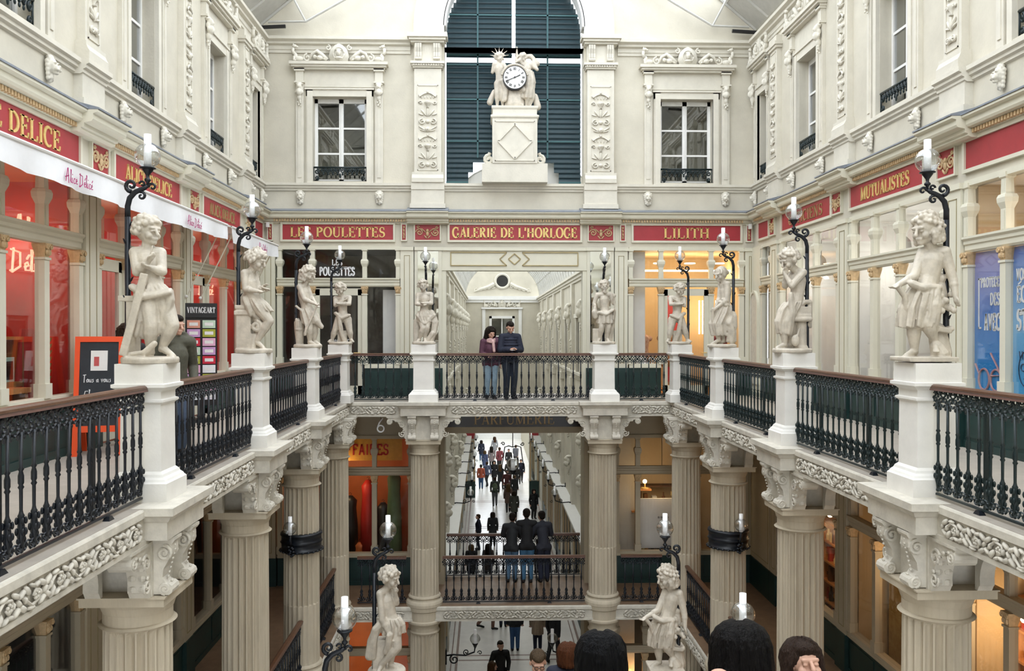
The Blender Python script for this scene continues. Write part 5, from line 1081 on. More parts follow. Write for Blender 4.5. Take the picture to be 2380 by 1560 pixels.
# ---- lower part of the end wall (middle and ground storeys)
wb = empty('wall_back_lower', (0, DW, 0)); struct(wb)
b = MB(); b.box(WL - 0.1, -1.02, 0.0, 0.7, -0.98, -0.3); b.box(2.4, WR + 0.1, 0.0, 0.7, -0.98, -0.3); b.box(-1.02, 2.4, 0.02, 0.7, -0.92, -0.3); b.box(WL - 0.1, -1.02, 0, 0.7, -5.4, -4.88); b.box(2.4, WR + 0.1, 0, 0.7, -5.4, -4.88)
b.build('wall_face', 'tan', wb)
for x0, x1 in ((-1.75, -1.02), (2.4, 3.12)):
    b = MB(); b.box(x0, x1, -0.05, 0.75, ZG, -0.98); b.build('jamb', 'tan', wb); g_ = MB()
    for z0, z1 in ((-4.3, -1.2), (-8.5, -5.6)):
        for q in ((x0 + 0.1, x0 + 0.12, z0, z1), (x1 - 0.12, x1 - 0.1, z0, z1), (x0 + 0.1, x1 - 0.1, z0, z0 + 0.02), (x0 + 0.1, x1 - 0.1, z1 - 0.02, z1)): g_.box(q[0], q[1], -0.06, -0.04, q[2], q[3])
    g_.build('panel_groove', 'groove', wb)
t = WFB.empty('shop_sign', 0.69, 0, -0.86); MB().box(-1.71, 1.71, -0.05, 0.0, 0.10, 0.52).build('panel', 'blackmarble', t); MB().box(-1.71, 1.71, -0.06, 0.0, 0.0, 0.10).build('lower_moulding', 'tan', t); letters('PARFUMERIE', 0.26, 1.98, 0.012, 0.8).build('lettering', 'bronze', t, loc=(0, -0.052, 0.16)); tag(t, 'dark lintel sign with dull gold capitals below the end gallery', 'sign')
# hanging number six
t = empty('hanging_numeral', (-2.40, DF + 0.35, -0.62)); b = MB(); b.tube([(0.05, 0, 0.22), (-0.03, 0, 0.12), (-0.075, 0, 0.0)] + [(0.075 * math.cos(PI + i * PI / 8), 0, -0.02 + 0.075 * math.sin(PI + i * PI / 8)) for i in range(17)], 0.018, 6); b.build('numeral', 'canvas', t, True); MB().tube([(0, 0, 0.2), (0, 0, 0.3)], 0.006, 5).build('wire', 'black', t); tag(t, 'white hanging numeral 6 under the left end gallery', 'numeral')
# ---- middle storey shops
mids = []
for (u0, u1, cols, door, lab, bk, sd, fm, cm) in (
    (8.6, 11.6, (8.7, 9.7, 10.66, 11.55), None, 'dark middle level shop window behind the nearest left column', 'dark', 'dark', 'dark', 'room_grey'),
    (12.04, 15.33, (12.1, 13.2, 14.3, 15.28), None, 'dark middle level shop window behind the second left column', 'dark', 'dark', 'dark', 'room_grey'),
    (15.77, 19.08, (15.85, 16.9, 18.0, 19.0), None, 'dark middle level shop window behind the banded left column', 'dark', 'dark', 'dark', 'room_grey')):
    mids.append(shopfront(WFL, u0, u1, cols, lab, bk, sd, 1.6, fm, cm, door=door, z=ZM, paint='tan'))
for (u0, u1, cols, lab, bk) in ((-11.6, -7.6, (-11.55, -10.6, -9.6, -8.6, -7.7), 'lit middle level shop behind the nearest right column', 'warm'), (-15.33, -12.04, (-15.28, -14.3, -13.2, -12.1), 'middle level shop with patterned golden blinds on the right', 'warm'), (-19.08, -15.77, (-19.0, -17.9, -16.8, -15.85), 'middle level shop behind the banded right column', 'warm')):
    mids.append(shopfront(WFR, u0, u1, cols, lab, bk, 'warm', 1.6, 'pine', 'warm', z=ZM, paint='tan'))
mids.append(shopfront(WFB, -5.06, -1.80, (-5.0, -3.75, -2.72, -1.84), 'orange and red middle level shop in the far left corner', 'shoporange', 'shopred', 1.7, 'dark', 'dark', z=ZM, paint='tan'))
mids.append(shopfront(WFB, 3.16, 6.33, (3.2, 3.72, 5.2, 6.28), 'lamp-lit middle level shop in the far right corner', 'warm', 'warm', 1.7, 'pine', 'room_grey', z=ZM, paint='tan'))
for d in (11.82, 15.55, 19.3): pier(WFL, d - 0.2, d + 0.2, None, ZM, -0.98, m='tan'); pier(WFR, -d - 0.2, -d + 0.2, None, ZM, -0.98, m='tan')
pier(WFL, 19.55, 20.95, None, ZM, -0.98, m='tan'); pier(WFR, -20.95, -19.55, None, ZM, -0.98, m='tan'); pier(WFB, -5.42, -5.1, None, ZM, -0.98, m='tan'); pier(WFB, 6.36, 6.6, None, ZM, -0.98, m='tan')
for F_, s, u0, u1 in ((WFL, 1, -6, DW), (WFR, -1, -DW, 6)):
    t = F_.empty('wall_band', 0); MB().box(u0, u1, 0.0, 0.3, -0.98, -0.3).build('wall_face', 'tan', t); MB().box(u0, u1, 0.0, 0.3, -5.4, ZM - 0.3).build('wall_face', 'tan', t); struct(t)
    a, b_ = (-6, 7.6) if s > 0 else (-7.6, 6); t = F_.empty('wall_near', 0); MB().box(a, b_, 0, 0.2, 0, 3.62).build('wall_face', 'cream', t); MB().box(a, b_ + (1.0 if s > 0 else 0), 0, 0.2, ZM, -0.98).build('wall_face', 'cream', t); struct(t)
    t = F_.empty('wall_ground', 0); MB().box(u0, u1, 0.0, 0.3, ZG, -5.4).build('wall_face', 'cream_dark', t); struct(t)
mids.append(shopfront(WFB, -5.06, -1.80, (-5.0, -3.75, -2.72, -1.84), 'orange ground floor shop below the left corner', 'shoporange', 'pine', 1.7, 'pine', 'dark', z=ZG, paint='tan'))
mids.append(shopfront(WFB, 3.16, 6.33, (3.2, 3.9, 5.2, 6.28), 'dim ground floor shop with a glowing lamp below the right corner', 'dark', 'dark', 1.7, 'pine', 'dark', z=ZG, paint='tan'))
RM = [bpy.data.objects[q['room']] for q in mids]
for r, u, z, p in ((RM[3], -10.9, 2.2, 20), (RM[3], -9.0, 2.2, 12), (RM[4], -13.6, 2.2, 10), (RM[5], -17.2, 2.2, 14), (RM[6], -3.6, 2.6, 13), (RM[7], 4.4, 2.4, 10), (RM[8], -3.4, 2.4, 14), (RM[9], 4.0, 1.6, 14)):
    lamp_light(r, (u, 0.36, z), p, (1, 0.70, 0.38)); MB().ell((u, 0.36, z + 0.3), (0.07, 0.07, 0.09)).build('bulb', 'warmlight', r, True); MB().tube([(u, 0.36, z + 0.35), (u, 0.36, 3.56)], 0.008, 5).build('cord', 'black', r)
# golden blinds, yellow sign, screen
MB().box(-15.2, -12.2, 0.62, 0.65, 0.0, 3.5).build('patterned_blind', plain('blind', (0.75, 0.50, 0.18), 0.7, c2=(0.60, 0.36, 0.10), scale=9), RM[4])
t = inthing('price_banner', WFB, -2.95, 0.5, ZM + 2.95); MB().box(-0.95, 0.85, 0, 0.03, 0, 0.55).build('sheet', plain('banner_yellow', (0.85, 0.42, 0.07)), t); letters('AFFAIRES', 0.27, 1.25, 0.006, plainsans=True).build('lettering', plain('banner_red', (0.55, 0.02, 0.02)), t, loc=(-0.1, -0.002, 0.14)); tag(t, 'orange-yellow hanging banner with red capital letters in the far left shop', 'banner')
t = inthing('white_screen', WFB, 4.45, 0.45, ZM + 0.62); MB().box(-0.62, 0.62, 0, 0.05, 0.1, 1.35).build('sheet', 'white_room', t)
for x in (-0.5, 0.5): MB().box(x - 0.03, x + 0.03, 0, 0.05, -0.6, 0.1).build('leg', plain('leg_gold', (0.5, 0.4, 0.15)), t)
letters('BIBLIO', 0.05, 0.28, 0.004, plainsans=True).build('lettering', 'black', t, loc=(0, -0.002, 0.85)); tag(t, 'large white panel standing in the far right shop window', 'panel')
# shelves with goods
gr = random.Random(11); goods = []
NTH = ('first', 'second', 'third', 'fourth', 'fifth', 'sixth', 'seventh', 'eighth', 'ninth', 'tenth', 'eleventh', 'twelfth', 'thirteenth', 'fourteenth')
def shelf_unit(F, u, v, z, w, rows, label, mats, m='pine', h=0.42, where_=''):
    cnt = {}
    t = inthing('shelf_unit', F, u, v, z); b = MB(); b.box(-w / 2, -w / 2 + 0.04, 0, 0.32, 0, rows * h + 0.04); b.build('side_panel', m, t); MB().box(w / 2 - 0.04, w / 2, 0, 0.32, 0, rows * h + 0.04).build('side_panel', m, t)
    for k in range(rows + 1): MB().box(-w / 2 + 0.04, w / 2 - 0.04, 0, 0.32, k * h, k * h + 0.035).build('shelf', m, t)
    tag(t, label, 'shelf')
    for k in range(rows):
        x = -w / 2 + 0.12
        while x < w / 2 - 0.12:
            ww = gr.uniform(0.06, 0.13); hh = gr.uniform(0.12, h - 0.1); o = inthing('shelf_item', F, u + x + ww / 2, v + 0.10, z + k * h + 0.035); q = gr.random()
            if q < 0.5: bb = MB().box(-ww / 2, ww / 2, -0.05, 0.12, 0, hh); bb.box(-ww / 2 - 0.004, ww / 2 + 0.004, -0.054, 0.124, hh * 0.8, hh * 0.86)
            elif q < 0.8: bb = MB().lathe([(ww * 0.4, 0), (ww * 0.45, hh * 0.5), (ww * 0.2, hh * 0.7), (ww * 0.16, hh), (ww * 0.2, hh + 0.02)], 10)
            else: bb = MB().lathe([(ww * 0.25, 0), (ww * 0.05, 0.02), (ww * 0.05, hh * 0.5), (ww * 0.4, hh * 0.6), (ww * 0.42, hh)], 10)
            mq = gr.choice(mats); me = bb.mesh('shelf_item', mq); kd = 'box' if q < 0.5 else 'bottle' if q < 0.8 else 'goblet'; cw = {'g_amber': 'amber', 'g_red': 'red', 'g_straw': 'straw coloured', 'g_brown': 'brown', 'book_red': 'scarlet'}.get(mq if isinstance(mq, str) else mq.name, 'white' if mq == 'white_room' else 'black')
            cnt[k] = cnt.get(k, 0) + 1; o.name = 'shelf_' + kd; link('goods', me, o); tag(o, '%s %s, %s from the left on the %s shelf %s' % (cw, kd, NTH[cnt[k] - 1], NTH[rows - 1 - k], where_), kd, 'goods on ' + label)
            x += ww + gr.uniform(0.05, 0.14)
warmgoods = [plain('g_amber', (0.75, 0.35, 0.08)), plain('g_red', (0.5, 0.06, 0.04)), plain('g_straw', (0.8, 0.62, 0.3)), plain('g_brown', (0.2, 0.09, 0.04)), 'white_room', 'black']
shelf_unit(WFR, -10.95, 0.6, ZM + 0.02, 1.2, 6, 'tall lit shelf in the nearest right middle level shop', warmgoods, where_='of the nearest right shop')
shelf_unit(WFR, -9.7, 0.6, ZM + 0.02, 1.0, 6, 'second shelf of the nearest right middle level shop', warmgoods, where_='of the second unit')
shelf_unit(WFR, -17.3, 0.6, ZM + 0.02, 2.0, 5, 'bronze lit shelf behind the banded right column', warmgoods, where_='behind the banded column')
shelf_unit(WFB, 3.46, 0.9, ZM + 0.02, 0.4, 6, 'narrow red shelf behind the far right window', [plain('book_red', (0.62, 0.03, 0.05)), 'white_room'], 'shopred', where_='of the red far unit')
shelf_unit(WFB, 4.6, 1.2, ZM + 0.02, 1.2, 5, 'cluttered shelf behind the white panel', warmgoods, plain('darkwood', (0.10, 0.045, 0.02)), where_='behind the white panel')
for (u, v, z, lab) in ((4.05, 0.8, ZM + 2.3, 'upper small glowing lamp in the far right shop'), (3.85, 0.8, ZM + 1.75, 'lower small glowing lamp in the far right shop')):
    t = inthing('table_lamp', WFB, u, v, z); MB().lathe([(0.10, -0.14), (0.10, -0.12), (0.02, -0.11), (0.02, 0.0)], 12).build('base', 'gold', t); MB().ell((0, 0, 0.04), 0.055).build('bulb', 'warmlight', t, True); MB().box(-0.15, 0.15, -0.12, 0.12, -0.18, -0.14).build('bracket', 'pine', t); tag(t, lab, 'lamp')
# garments in the corner shop
for k, (u, m, hh) in enumerate(((-3.45, 'black', 1.5), (-3.0, 'shopred', 1.9), (-2.3, plain('green_cloth', (0.10, 0.16, 0.07)), 2.6), (-3.2, 'shoporange', 0.7), (-2.62, 'black', 1.7))):
    t = inthing('hanging_garment', WFB, u, 0.9 if k != 2 else 0.5, ZM + 0.1 + (0.4 if k < 2 else 0.02)); b = MB(); b.lathe([(0.20, 0.0), (0.19, hh * 0.5), (0.15, hh * 0.8), (0.17, hh * 0.92), (0.06, hh)], 14); b.build('cloth', m, t, True); MB().tube([(0, 0, hh), (0.03, 0, hh + 0.05), (0, 0, hh + 0.08), (-0.03, 0, hh + 0.05)], 0.006, 5).build('hook', 'black', t)
    tag(t, ('black garment hanging in the orange corner shop', 'red garment hanging in the orange corner shop', 'long green cloth beside the corner shop pier', 'orange bag-like garment low in the corner shop', 'long black garment beside the green cloth')[k], 'garment')
# glowing salt lamp on the ground floor right
t = inthing('glowing_lamp', WFB, 3.62, 0.5, ZG + 1.5); b = MB(); b.lathe([(0.10, 0), (0.13, 0.15), (0.09, 0.38), (0.03, 0.55)], 12); b.build('shade', plain('ember', (1, 0.5, 0.1), emit=(1, 0.42, 0.06), estr=5.0), t, True); MB().box(-0.3, 0.5, -0.2, 0.2, -0.06, 0).build('shelf_board', 'pine', t); MB().box(-0.2, 0.2, -0.1, 0.1, -1.5, -0.06).build('stand', 'pine', t); tag(t, 'glowing orange lamp behind the lower girl statue', 'lamp')
# ================================================================== statues (each figure is one continuous carved surface)
def head_prims(mb, c, h, yaw=0.0, pitch=0.0, roll=0.0, hair='curl', seed=1, beard=False, hs=1.0, face=True):
    """yaw 0 looks at -y, +90 looks at +x; h = figure height"""
    E = (Matrix.Rotation(math.radians(yaw), 3, 'Z') @ Matrix.Rotation(math.radians(pitch), 3, 'X') @ Matrix.Rotation(math.radians(roll), 3, 'Y')); c = Vector(c); k = h * hs
    def P(x, y, z): return c + E @ (Vector((x, y, z)) * k)
    def el(p, r, n=10, m=8):
        vs, fs = sph(n, m); q = P(*p); mb.add([tuple(q + E @ Vector((v[0] * r[0] * k, v[1] * r[1] * k, v[2] * r[2] * k))) for v in vs], fs)
    el((0, 0.012, 0.012), (0.070, 0.083, 0.086), 14, 10)
    if face:
        el((0, -0.022, -0.045), (0.052, 0.052, 0.050)); el((0, -0.064, -0.074), (0.022, 0.020, 0.018))
        mb.cap(P(0, -0.078, 0.012), 0.009 * k, P(0, -0.096, -0.020), 0.0135 * k, 8)
        mb.cap(P(-0.036, -0.069, 0.024), 0.011 * k, P(0.036, -0.069, 0.024), 0.011 * k, 8)
        for s in (-1, 1): el((s * 0.034, -0.050, -0.030), (0.026, 0.026, 0.026)); el((s * 0.029, -0.070, 0.003), (0.014, 0.010, 0.008)); el((s * 0.070, 0.005, -0.012), (0.010, 0.018, 0.024))
        mb.cap(P(-0.017, -0.076, -0.048), 0.0075 * k, P(0.017, -0.076, -0.048), 0.0075 * k, 6); mb.cap(P(-0.012, -0.074, -0.059), 0.0075 * k, P(0.012, -0.074, -0.059), 0.0075 * k, 6)
    rr = random.Random(seed)
    if hair in ('curl', 'bob', 'short'):
        n = 110 if hair == 'curl' else 90
        for i in range(n):
            t = math.acos(1 - 2 * (i + 0.5) / n); p = i * 2.39996; d = Vector((math.sin(t) * math.cos(p), math.sin(t) * math.sin(p), math.cos(t)))
            if d.y < -0.25 and d.z < 0.42 - (0.1 if abs(d.x) > 0.7 else 0): continue
            if d.z < -0.35 and not (hair == 'bob' and d.y > -0.1): continue
            if hair == 'short' and d.z < -0.1 and d.y < 0.2: continue
            q = rr.uniform(0.9, 1.12) * (1.10 if d.z < 0.2 and hair != 'short' else 1.0)
            rad = (0.017 + rr.uniform(0, 0.009)) if hair == 'curl' else 0.02
            el((d.x * 0.078 * q, 0.015 + d.y * 0.088 * q, 0.016 + d.z * 0.090 * q), (rad, rad, rad * rr.uniform(0.8, 1.3)), 7, 5)
        if hair == 'bob':
            for i in range(13):
                a = math.radians(-25 + 230 * i / 12); x, y = 0.078 * math.cos(a), 0.02 + 0.085 * math.sin(a)
                for z in (-0.03, -0.055, -0.08): el((x * rr.uniform(0.95, 1.1), y * rr.uniform(0.95, 1.1), z), (0.02, 0.02, 0.024), 7, 5)
    elif hair == 'bun':
        el((0, 0.02, 0.026), (0.078, 0.088, 0.088)); el((0, 0.105, 0.0), (0.035, 0.035, 0.035))
        for i in range(16):
            a = math.radians(200 * i / 15 - 10); el((0.078 * math.cos(a), 0.0 + 0.03 * math.sin(a) - 0.045, 0.035 + 0.05 * math.sin(a)), (0.016, 0.016, 0.014), 7, 5)
    if beard:
        for i in range(14): el((rr.uniform(-0.035, 0.035), -0.062 - rr.uniform(0, 0.015), -0.075 - rr.uniform(0, 0.045)), (0.015, 0.014, 0.02), 7, 5)
def hand_prims(mb, p, d, h, curl=0.5, side=1):
    """palm plus five fingers continuing the forearm direction d"""
    d = Vector(d).normalized(); u, w = frame_for(d); p = Vector(p); k = h
    mb.cap(p, 0.017 * k, p + d * 0.028 * k, 0.019 * k, 8)
    for i, (o, L) in enumerate(((-1.5, 0.022), (-0.5, 0.029), (0.5, 0.031), (1.5, 0.026))):
        b = p + d * 0.038 * k + u * (o * 0.0105 * k); m = b + d * (L * 0.6 * k) - w * (curl * 0.008 * k); e = m + d * (L * 0.5 * k * (1 - curl * 0.5)) - w * (curl * 0.018 * k)
        mb.cap(b, 0.0072 * k, m, 0.0068 * k, 6); mb.cap(m, 0.0068 * k, e, 0.006 * k, 6)
    b = p + d * 0.012 * k + u * (side * 0.018 * k); m = b + d * 0.018 * k + u * (side * 0.012 * k); mb.cap(b, 0.0085 * k, m, 0.008 * k, 6); mb.cap(m, 0.008 * k, m + d * 0.018 * k, 0.0065 * k, 6)
def body_prims(mb, J, h, fat=1.0, curl=0.6, hands=True, feet=True):
    J = {k: Vector(v) for k, v in J.items()}; r = lambda q: q * h * fat
    mb.cap(J['pe'], r(0.080), J['wa'], r(0.068), 14); mb.cap(J['wa'], r(0.068), J['ch'], r(0.080), 14)
    mid = (J['sl'] + J['sr']) / 2; mb.cap(J['ch'], r(0.078), mid - Vector((0, 0, 0.02 * h)), r(0.058), 12)
    mb.cap(J['sl'], r(0.043), mid, r(0.05), 10); mb.cap(J['sr'], r(0.043), mid, r(0.05), 10)
    mb.cap(mid, r(0.045), J['hd'] - Vector((0, 0, 0.04 * h)), r(0.036), 10)
    for s in 'lr':
        a, e, g = J['s' + s], J['e' + s], J['h' + s]; mb.cap(a, r(0.042), e, r(0.032), 10); mb.cap(e, r(0.033), g, r(0.020), 10)
        m = e + (g - e) * 0.3; mb.ell(m, r(0.034), 8, 6)
        if hands: hand_prims(mb, g, g - e, h, curl, 1 if s == 'l' else -1)
        q, kn, an, to = J.get('q' + s), J['k' + s], J['a' + s], J['t' + s]
        mb.cap(J['pe'], r(0.075), q, r(0.072), 12); mb.cap(q, r(0.070), kn, r(0.047), 12); mb.cap(kn, r(0.047), kn + (an - kn) * 0.35, r(0.049), 10); mb.cap(kn + (an - kn) * 0.3, r(0.049), an, r(0.027), 10)
        if feet:
            mb.cap(an + Vector((0, 0, -0.012 * h)), r(0.029), to, r(0.018), 8); d = (to - an); d.z = 0
            if d.length > 1e-4:
                d.normalize(); sd = d.cross(Vector((0, 0, 1))); mb.cap(an - d * 0.012 * h - Vector((0, 0, 0.02 * h)), r(0.022), an, r(0.025), 8)
                for o, q_ in ((-0.016, 0.012), (-0.005, 0.016), (0.006, 0.014), (0.016, 0.010)): mb.cap(to + sd * o * h, r(0.009), to + sd * o * h + d * q_ * h - Vector((0, 0, 0.006 * h)), r(0.007), 6)
def flare(mb, rings, folds=9, amp=0.12, n=54, ph=0.0, tw=0.25):
    """cloth tube with running folds: rings = [(x, y, z, rx, ry), ...] from the top"""
    vs = []; fs = []; m = len(rings)
    for j, (x, y, z, rx, ry) in enumerate(rings):
        A = amp * (0.35 + 0.65 * j / max(1, m - 1))
        for i in range(n):
            t = 2 * PI * i / n; q = 1 + A * math.cos(folds * t + ph + tw * j) + 0.5 * A * math.cos((folds * 2 - 3) * t + 2 * ph - tw * j)
            vs.append((x + rx * q * math.cos(t), y + ry * q * math.sin(t), z + 0.012 * math.cos(folds * t + j)))
    for j in range(m - 1):
        for i in range(n): a = j * n + i; b = j * n + (i + 1) % n; fs.append((a, a + n, b + n, b))
    fs.append(tuple(range(n))); fs.append(tuple(range((m - 1) * n, m * n))[::-1]); mb.add(vs, fs)
    rr = random.Random(int(rings[0][2] * 997) + folds)      # crisp ridges running down and across the cloth
    for i in range(folds * 2):
        t = 2 * PI * i / (folds * 2) + rr.uniform(-.1, .1); dr = rr.uniform(-.35, .35); R0 = rr.uniform(.010, .017); pts = []
        for j in range(2 * m - 1):
            a, b = rings[j // 2], rings[min(m - 1, (j + 1) // 2)]; x, y, z, rx, ry = [(p + q) / 2 for p, q in zip(a, b)]; tt = t + dr * j / (2 * m - 2); k = 1.03 + amp * .35 * math.cos(folds * t)
            pts.append((x + rx * k * math.cos(tt), y + ry * k * math.sin(tt), z))
        mb.tube(pts, [R0 * (.5 if j in (0, 2 * m - 2) else 1) for j in range(2 * m - 1)], 6)
def swag(mb, pts, r=0.03, n=3, spread=0.03, seed=0):
    rr = random.Random(seed); pts = [Vector(p) for p in pts]
    for k in range(n):
        o = Vector((rr.uniform(-1, 1), rr.uniform(-1, 1) * 0.6, rr.uniform(-1, 1) * 0.5)) * spread; q = [p + o * (0.4 + 0.6 * i / (len(pts) - 1)) + Vector((rr.uniform(-1, 1), rr.uniform(-1, 1), 0)) * spread * 0.25 for i, p in enumerate(pts)]
        rs = [r * rr.uniform(0.8, 1.15) for _ in pts]; mb.chain(q, rs, 7)
class Pic:
    """reads joints off a drawing: S(x, y, depth) -> metres, z = 0 on the plinth top"""
    def __init__(s, cx, y0, k): s.cx, s.y0, s.k = cx, y0, k
    def __call__(s, x, y, d=0.0): return ((x - s.cx) * s.k, d, (s.y0 - y) * s.k)
    def J(s, **kw): return {k: s(*v) for k, v in kw.items()}
STAT = {}
def st_hammer():
    S = Pic(1005, 1062, 0.00138); mb = MB(); h = 1.36
    J = S.J(hd=(995, 185, -.01), ch=(985, 385, 0), wa=(1010, 515, 0), pe=(1035, 610, .0), sl=(910, 335, -.02), el=(945, 470, -.10), hl=(1045, 395, -.17), sr=(1070, 335, .02), er=(1105, 465, -.06), hr=(1050, 445, -.14), ql=(1000, 650, -.03), kl=(1035, 835, -.09), al=(1015, 1005, -.03), tl=(985, 1045, -.12), qr=(1085, 650, .02), kr=(1165, 835, -.03), ar=(1085, 985, .02), tr=(1165, 1042, -.03))
    body_prims(mb, J, h, 1.05); head_prims(mb, J['hd'], h, 62, 6, 0, 'curl', 3, hs=1.02); mb.cap(S(1055, 385, -.18), .012, S(1072, 300, -.18), .010, 8)
    flare(mb, [S(1015, 555) + (.115, .105), S(1030, 600) + (.14, .125), S(1045, 645) + (.135, .12)], 9, .20); swag(mb, [S(1150, 600, -.05), S(1165, 660, -.06), S(1120, 760, -.05), S(1100, 870, -.03)], .03, 4, .04, 1); swag(mb, [S(930, 580, -.06), S(960, 680, -.12), S(965, 800, -.10), S(940, 900, -.08)], .028, 4, .04, 2); swag(mb, [S(900, 570, -.08), S(1010, 640, -.15), S(1150, 600, -.08)], .028, 3, .03, 5)
    mb.obox(((S(1015, 490)[0] + S(870, 1040)[0]) / 2, -.17, (S(0, 490)[2] + S(0, 1040)[2]) / 2), (.075, .035, .80), (0, math.atan2(145, 550), 0)); mb.obox(S(850, 650, .02), (.15, .12, .05)); mb.obox(S(880, 850, .03), (.10, .12, .58)); swag(mb, [S(900, 1040, -.12), S(1000, 1025, -.14), S(1075, 960, -.14)], .03, 2, .01, 7); mb.lathe([(.26, -.05), (.265, -.01), (.255, .01)], 24)
    return mb
def st_reader():
    k = 1.42 / 695; S = Pic(1765, 992, k); mb = MB(); h = 1.36
    J = S.J(hd=(1788, 392, -.02), ch=(1735, 540, .0), wa=(1752, 620, .0), pe=(1790, 690, .0), sl=(1715, 478, -.08), el=(1725, 585, -.12), hl=(1815, 602, -.14), sr=(1755, 475, .08), er=(1790, 580, .06), hr=(1840, 590, -.02), ql=(1800, 700, -.04), kl=(1875, 800, -.05), al=(1790, 935, -.03), tl=(1835, 978, -.05), qr=(1780, 705, .05), kr=(1800, 845, .03), ar=(1775, 965, .03), tr=(1815, 982, .03))
    body_prims(mb, J, h); head_prims(mb, J['hd'], h, 80, 22, 0, 'curl', 5, hs=1.05)
    mb.obox(S(1850, 578, -.07), (.11, .16, .018), (0, .35, 0)); mb.obox(S(1845, 562, -.07), (.10, .15, .015), (0, -.5, 0))
    flare(mb, [S(1770, 650) + (.10, .11), S(1795, 690) + (.13, .13), S(1820, 735) + (.14, .12)], 8, .20); swag(mb, [S(1715, 650, -.08), S(1740, 700, -.1), S(1760, 760, -.06)], .035, 3, .04, 2)
    mb.obox(S(1702, 850, .04), (.20, .20, .56)); mb.obox(S(1702, 745, .04), (.25, .24, .06)); mb.obox(S(1702, 705, .04), (.23, .22, .05)); mb.cap(S(1700, 690, .02), .05, S(1705, 630, .02), .045)
    mb.tube([(q[0], -.06, q[2]) for q in spiral(S(1790, 0)[0], S(0, 835)[2], .075, 1.5, PI / 2, 0, 18, .2, -1)], .028, 7); mb.cap(S(1770, 900, -.02), .04, S(1760, 980, -.02), .05); mb.lathe([(.25, -.05), (.255, -.01), (.245, .01)], 24)
    return mb
def st_reaper():
    k = 1.42 / 560; S = Pic(300, 1030, k); mb = MB(); h = 1.36
    J = S.J(hd=(308, 528, -.02), ch=(270, 660, 0), wa=(285, 740, 0), pe=(305, 805, 0), sl=(250, 618, -.08), el=(285, 705, -.13), hl=(360, 738, -.15), sr=(285, 612, .08), er=(320, 690, .05), hr=(365, 745, -.05), ql=(300, 820, -.05), kl=(320, 915, -.09), al=(315, 1000, -.04), tl=(355, 1024, -.07), qr=(325, 820, .05), kr=(350, 915, .02), ar=(340, 1000, .04), tr=(380, 1024, .02))
    body_prims(mb, J, h); head_prims(mb, J['hd'], h, 70, 20, 0, 'bob', 6, hs=1.05)
    flare(mb, [S(290, 770) + (.11, .12), S(310, 815) + (.15, .14), S(325, 880) + (.15, .13)], 8, .20); swag(mb, [S(340, 800, -.1), S(370, 860, -.1), S(395, 900, -.06)], .035, 4, .03, 3); mb.cap(S(385, 735, -.17), .016, S(290, 950, -.17), .02); swag(mb, [S(225, 755, -.1), S(270, 790, -.15), S(300, 900, -.16), S(292, 960, -.16)], .02, 2, .01, 4)
    for q in range(9): a = q * .7; mb.cap(S(238 + 16 * math.cos(a), 1020, .02 + .05 * math.sin(a)), .035, S(236 + 24 * math.cos(a), 850 + 10 * (q % 3), .02 + .08 * math.sin(a)), .03, 7)
    mb.tube([S(238 + 26 * math.cos(i * PI / 8), 920, .02 + .09 * math.sin(i * PI / 8)) for i in range(17)], .022, 6); mb.lathe([(.25, -.05), (.255, -.01), (.245, .01)], 24)
    return mb
def st_crossed(mir=False):
    k = 1.38 / 440; S = Pic(552, 1005, k); mb = MB(); h = 1.34
    J = S.J(hd=(550, 632, -.06), ch=(562, 735, 0), wa=(565, 785, 0), pe=(568, 825, 0), sl=(515, 695, 0), el=(520, 745, -.11), hl=(585, 712, -.15), sr=(612, 690, 0), er=(618, 735, -.12), hr=(555, 735, -.17), ql=(540, 845, 0), kl=(510, 925, -.03), al=(490, 985, .0), tl=(470, 1000, -.05), qr=(598, 845, 0), kr=(615, 925, -.02), ar=(622, 982, .02), tr=(640, 1000, -.05))
    body_prims(mb, J, h, 1.05); head_prims(mb, J['hd'], h, -18, 26, 0, 'curl', 8, hs=1.0); swag(mb, [S(520, 800, -.08), S(560, 835, -.11), S(610, 815, -.08)], .035, 4, .03, 1); swag(mb, [S(545, 830, -.11), S(552, 890, -.11), S(560, 950, -.06), S(575, 990, -.02)], .035, 5, .04, 2); mb.obox(S(560, 960, .06), (.20, .12, .24)); mb.lathe([(.25, -.05), (.26, -.02), (.25, .01)], 24)
    return mb.xf(mirror=True) if mir else mb
def st_river():
    k = 1.42 / 450; S = Pic(1195, 1010, k); mb = MB(); h = 1.38
    J = S.J(hd=(1188, 608, -.03), ch=(1200, 700, 0), wa=(1198, 765, 0), pe=(1195, 820, 0), sl=(1155, 672, 0), el=(1145, 740, -.08), hl=(1190, 748, -.15), sr=(1245, 670, 0), er=(1250, 735, -.08), hr=(1200, 735, -.16), ql=(1175, 835, 0), kl=(1190, 910, -.12), al=(1165, 985, -.06), tl=(1150, 1003, -.12), qr=(1222, 835, 0), kr=(1218, 905, -.10), ar=(1200, 980, -.04), tr=(1205, 1002, -.12))
    body_prims(mb, J, h); head_prims(mb, J['hd'], h, 12, 6, 0, 'curl', 9, beard=False, hs=.94); flare(mb, [S(1197, 790) + (.13, .11), S(1195, 825) + (.16, .14), S(1205, 870) + (.16, .14)], 9, .20); swag(mb, [S(1150, 820, -.08), S(1200, 880, -.13), S(1260, 820, -.05)], .04, 4, .03, 2)
    swag(mb, [S(1250, 800, .03), S(1275, 870, .0), S(1265, 950, -.02), S(1245, 1000, -.03)], .06, 4, .04, 3); swag(mb, [S(1140, 860, .05), S(1140, 940, .05), S(1150, 1000, .05)], .06, 3, .04, 4); mb.cap(S(1255, 950, -.08), .06, S(1225, 995, -.08), .05); mb.lathe([(.26, -.05), (.265, -.01), (.25, .01)], 24)
    return mb
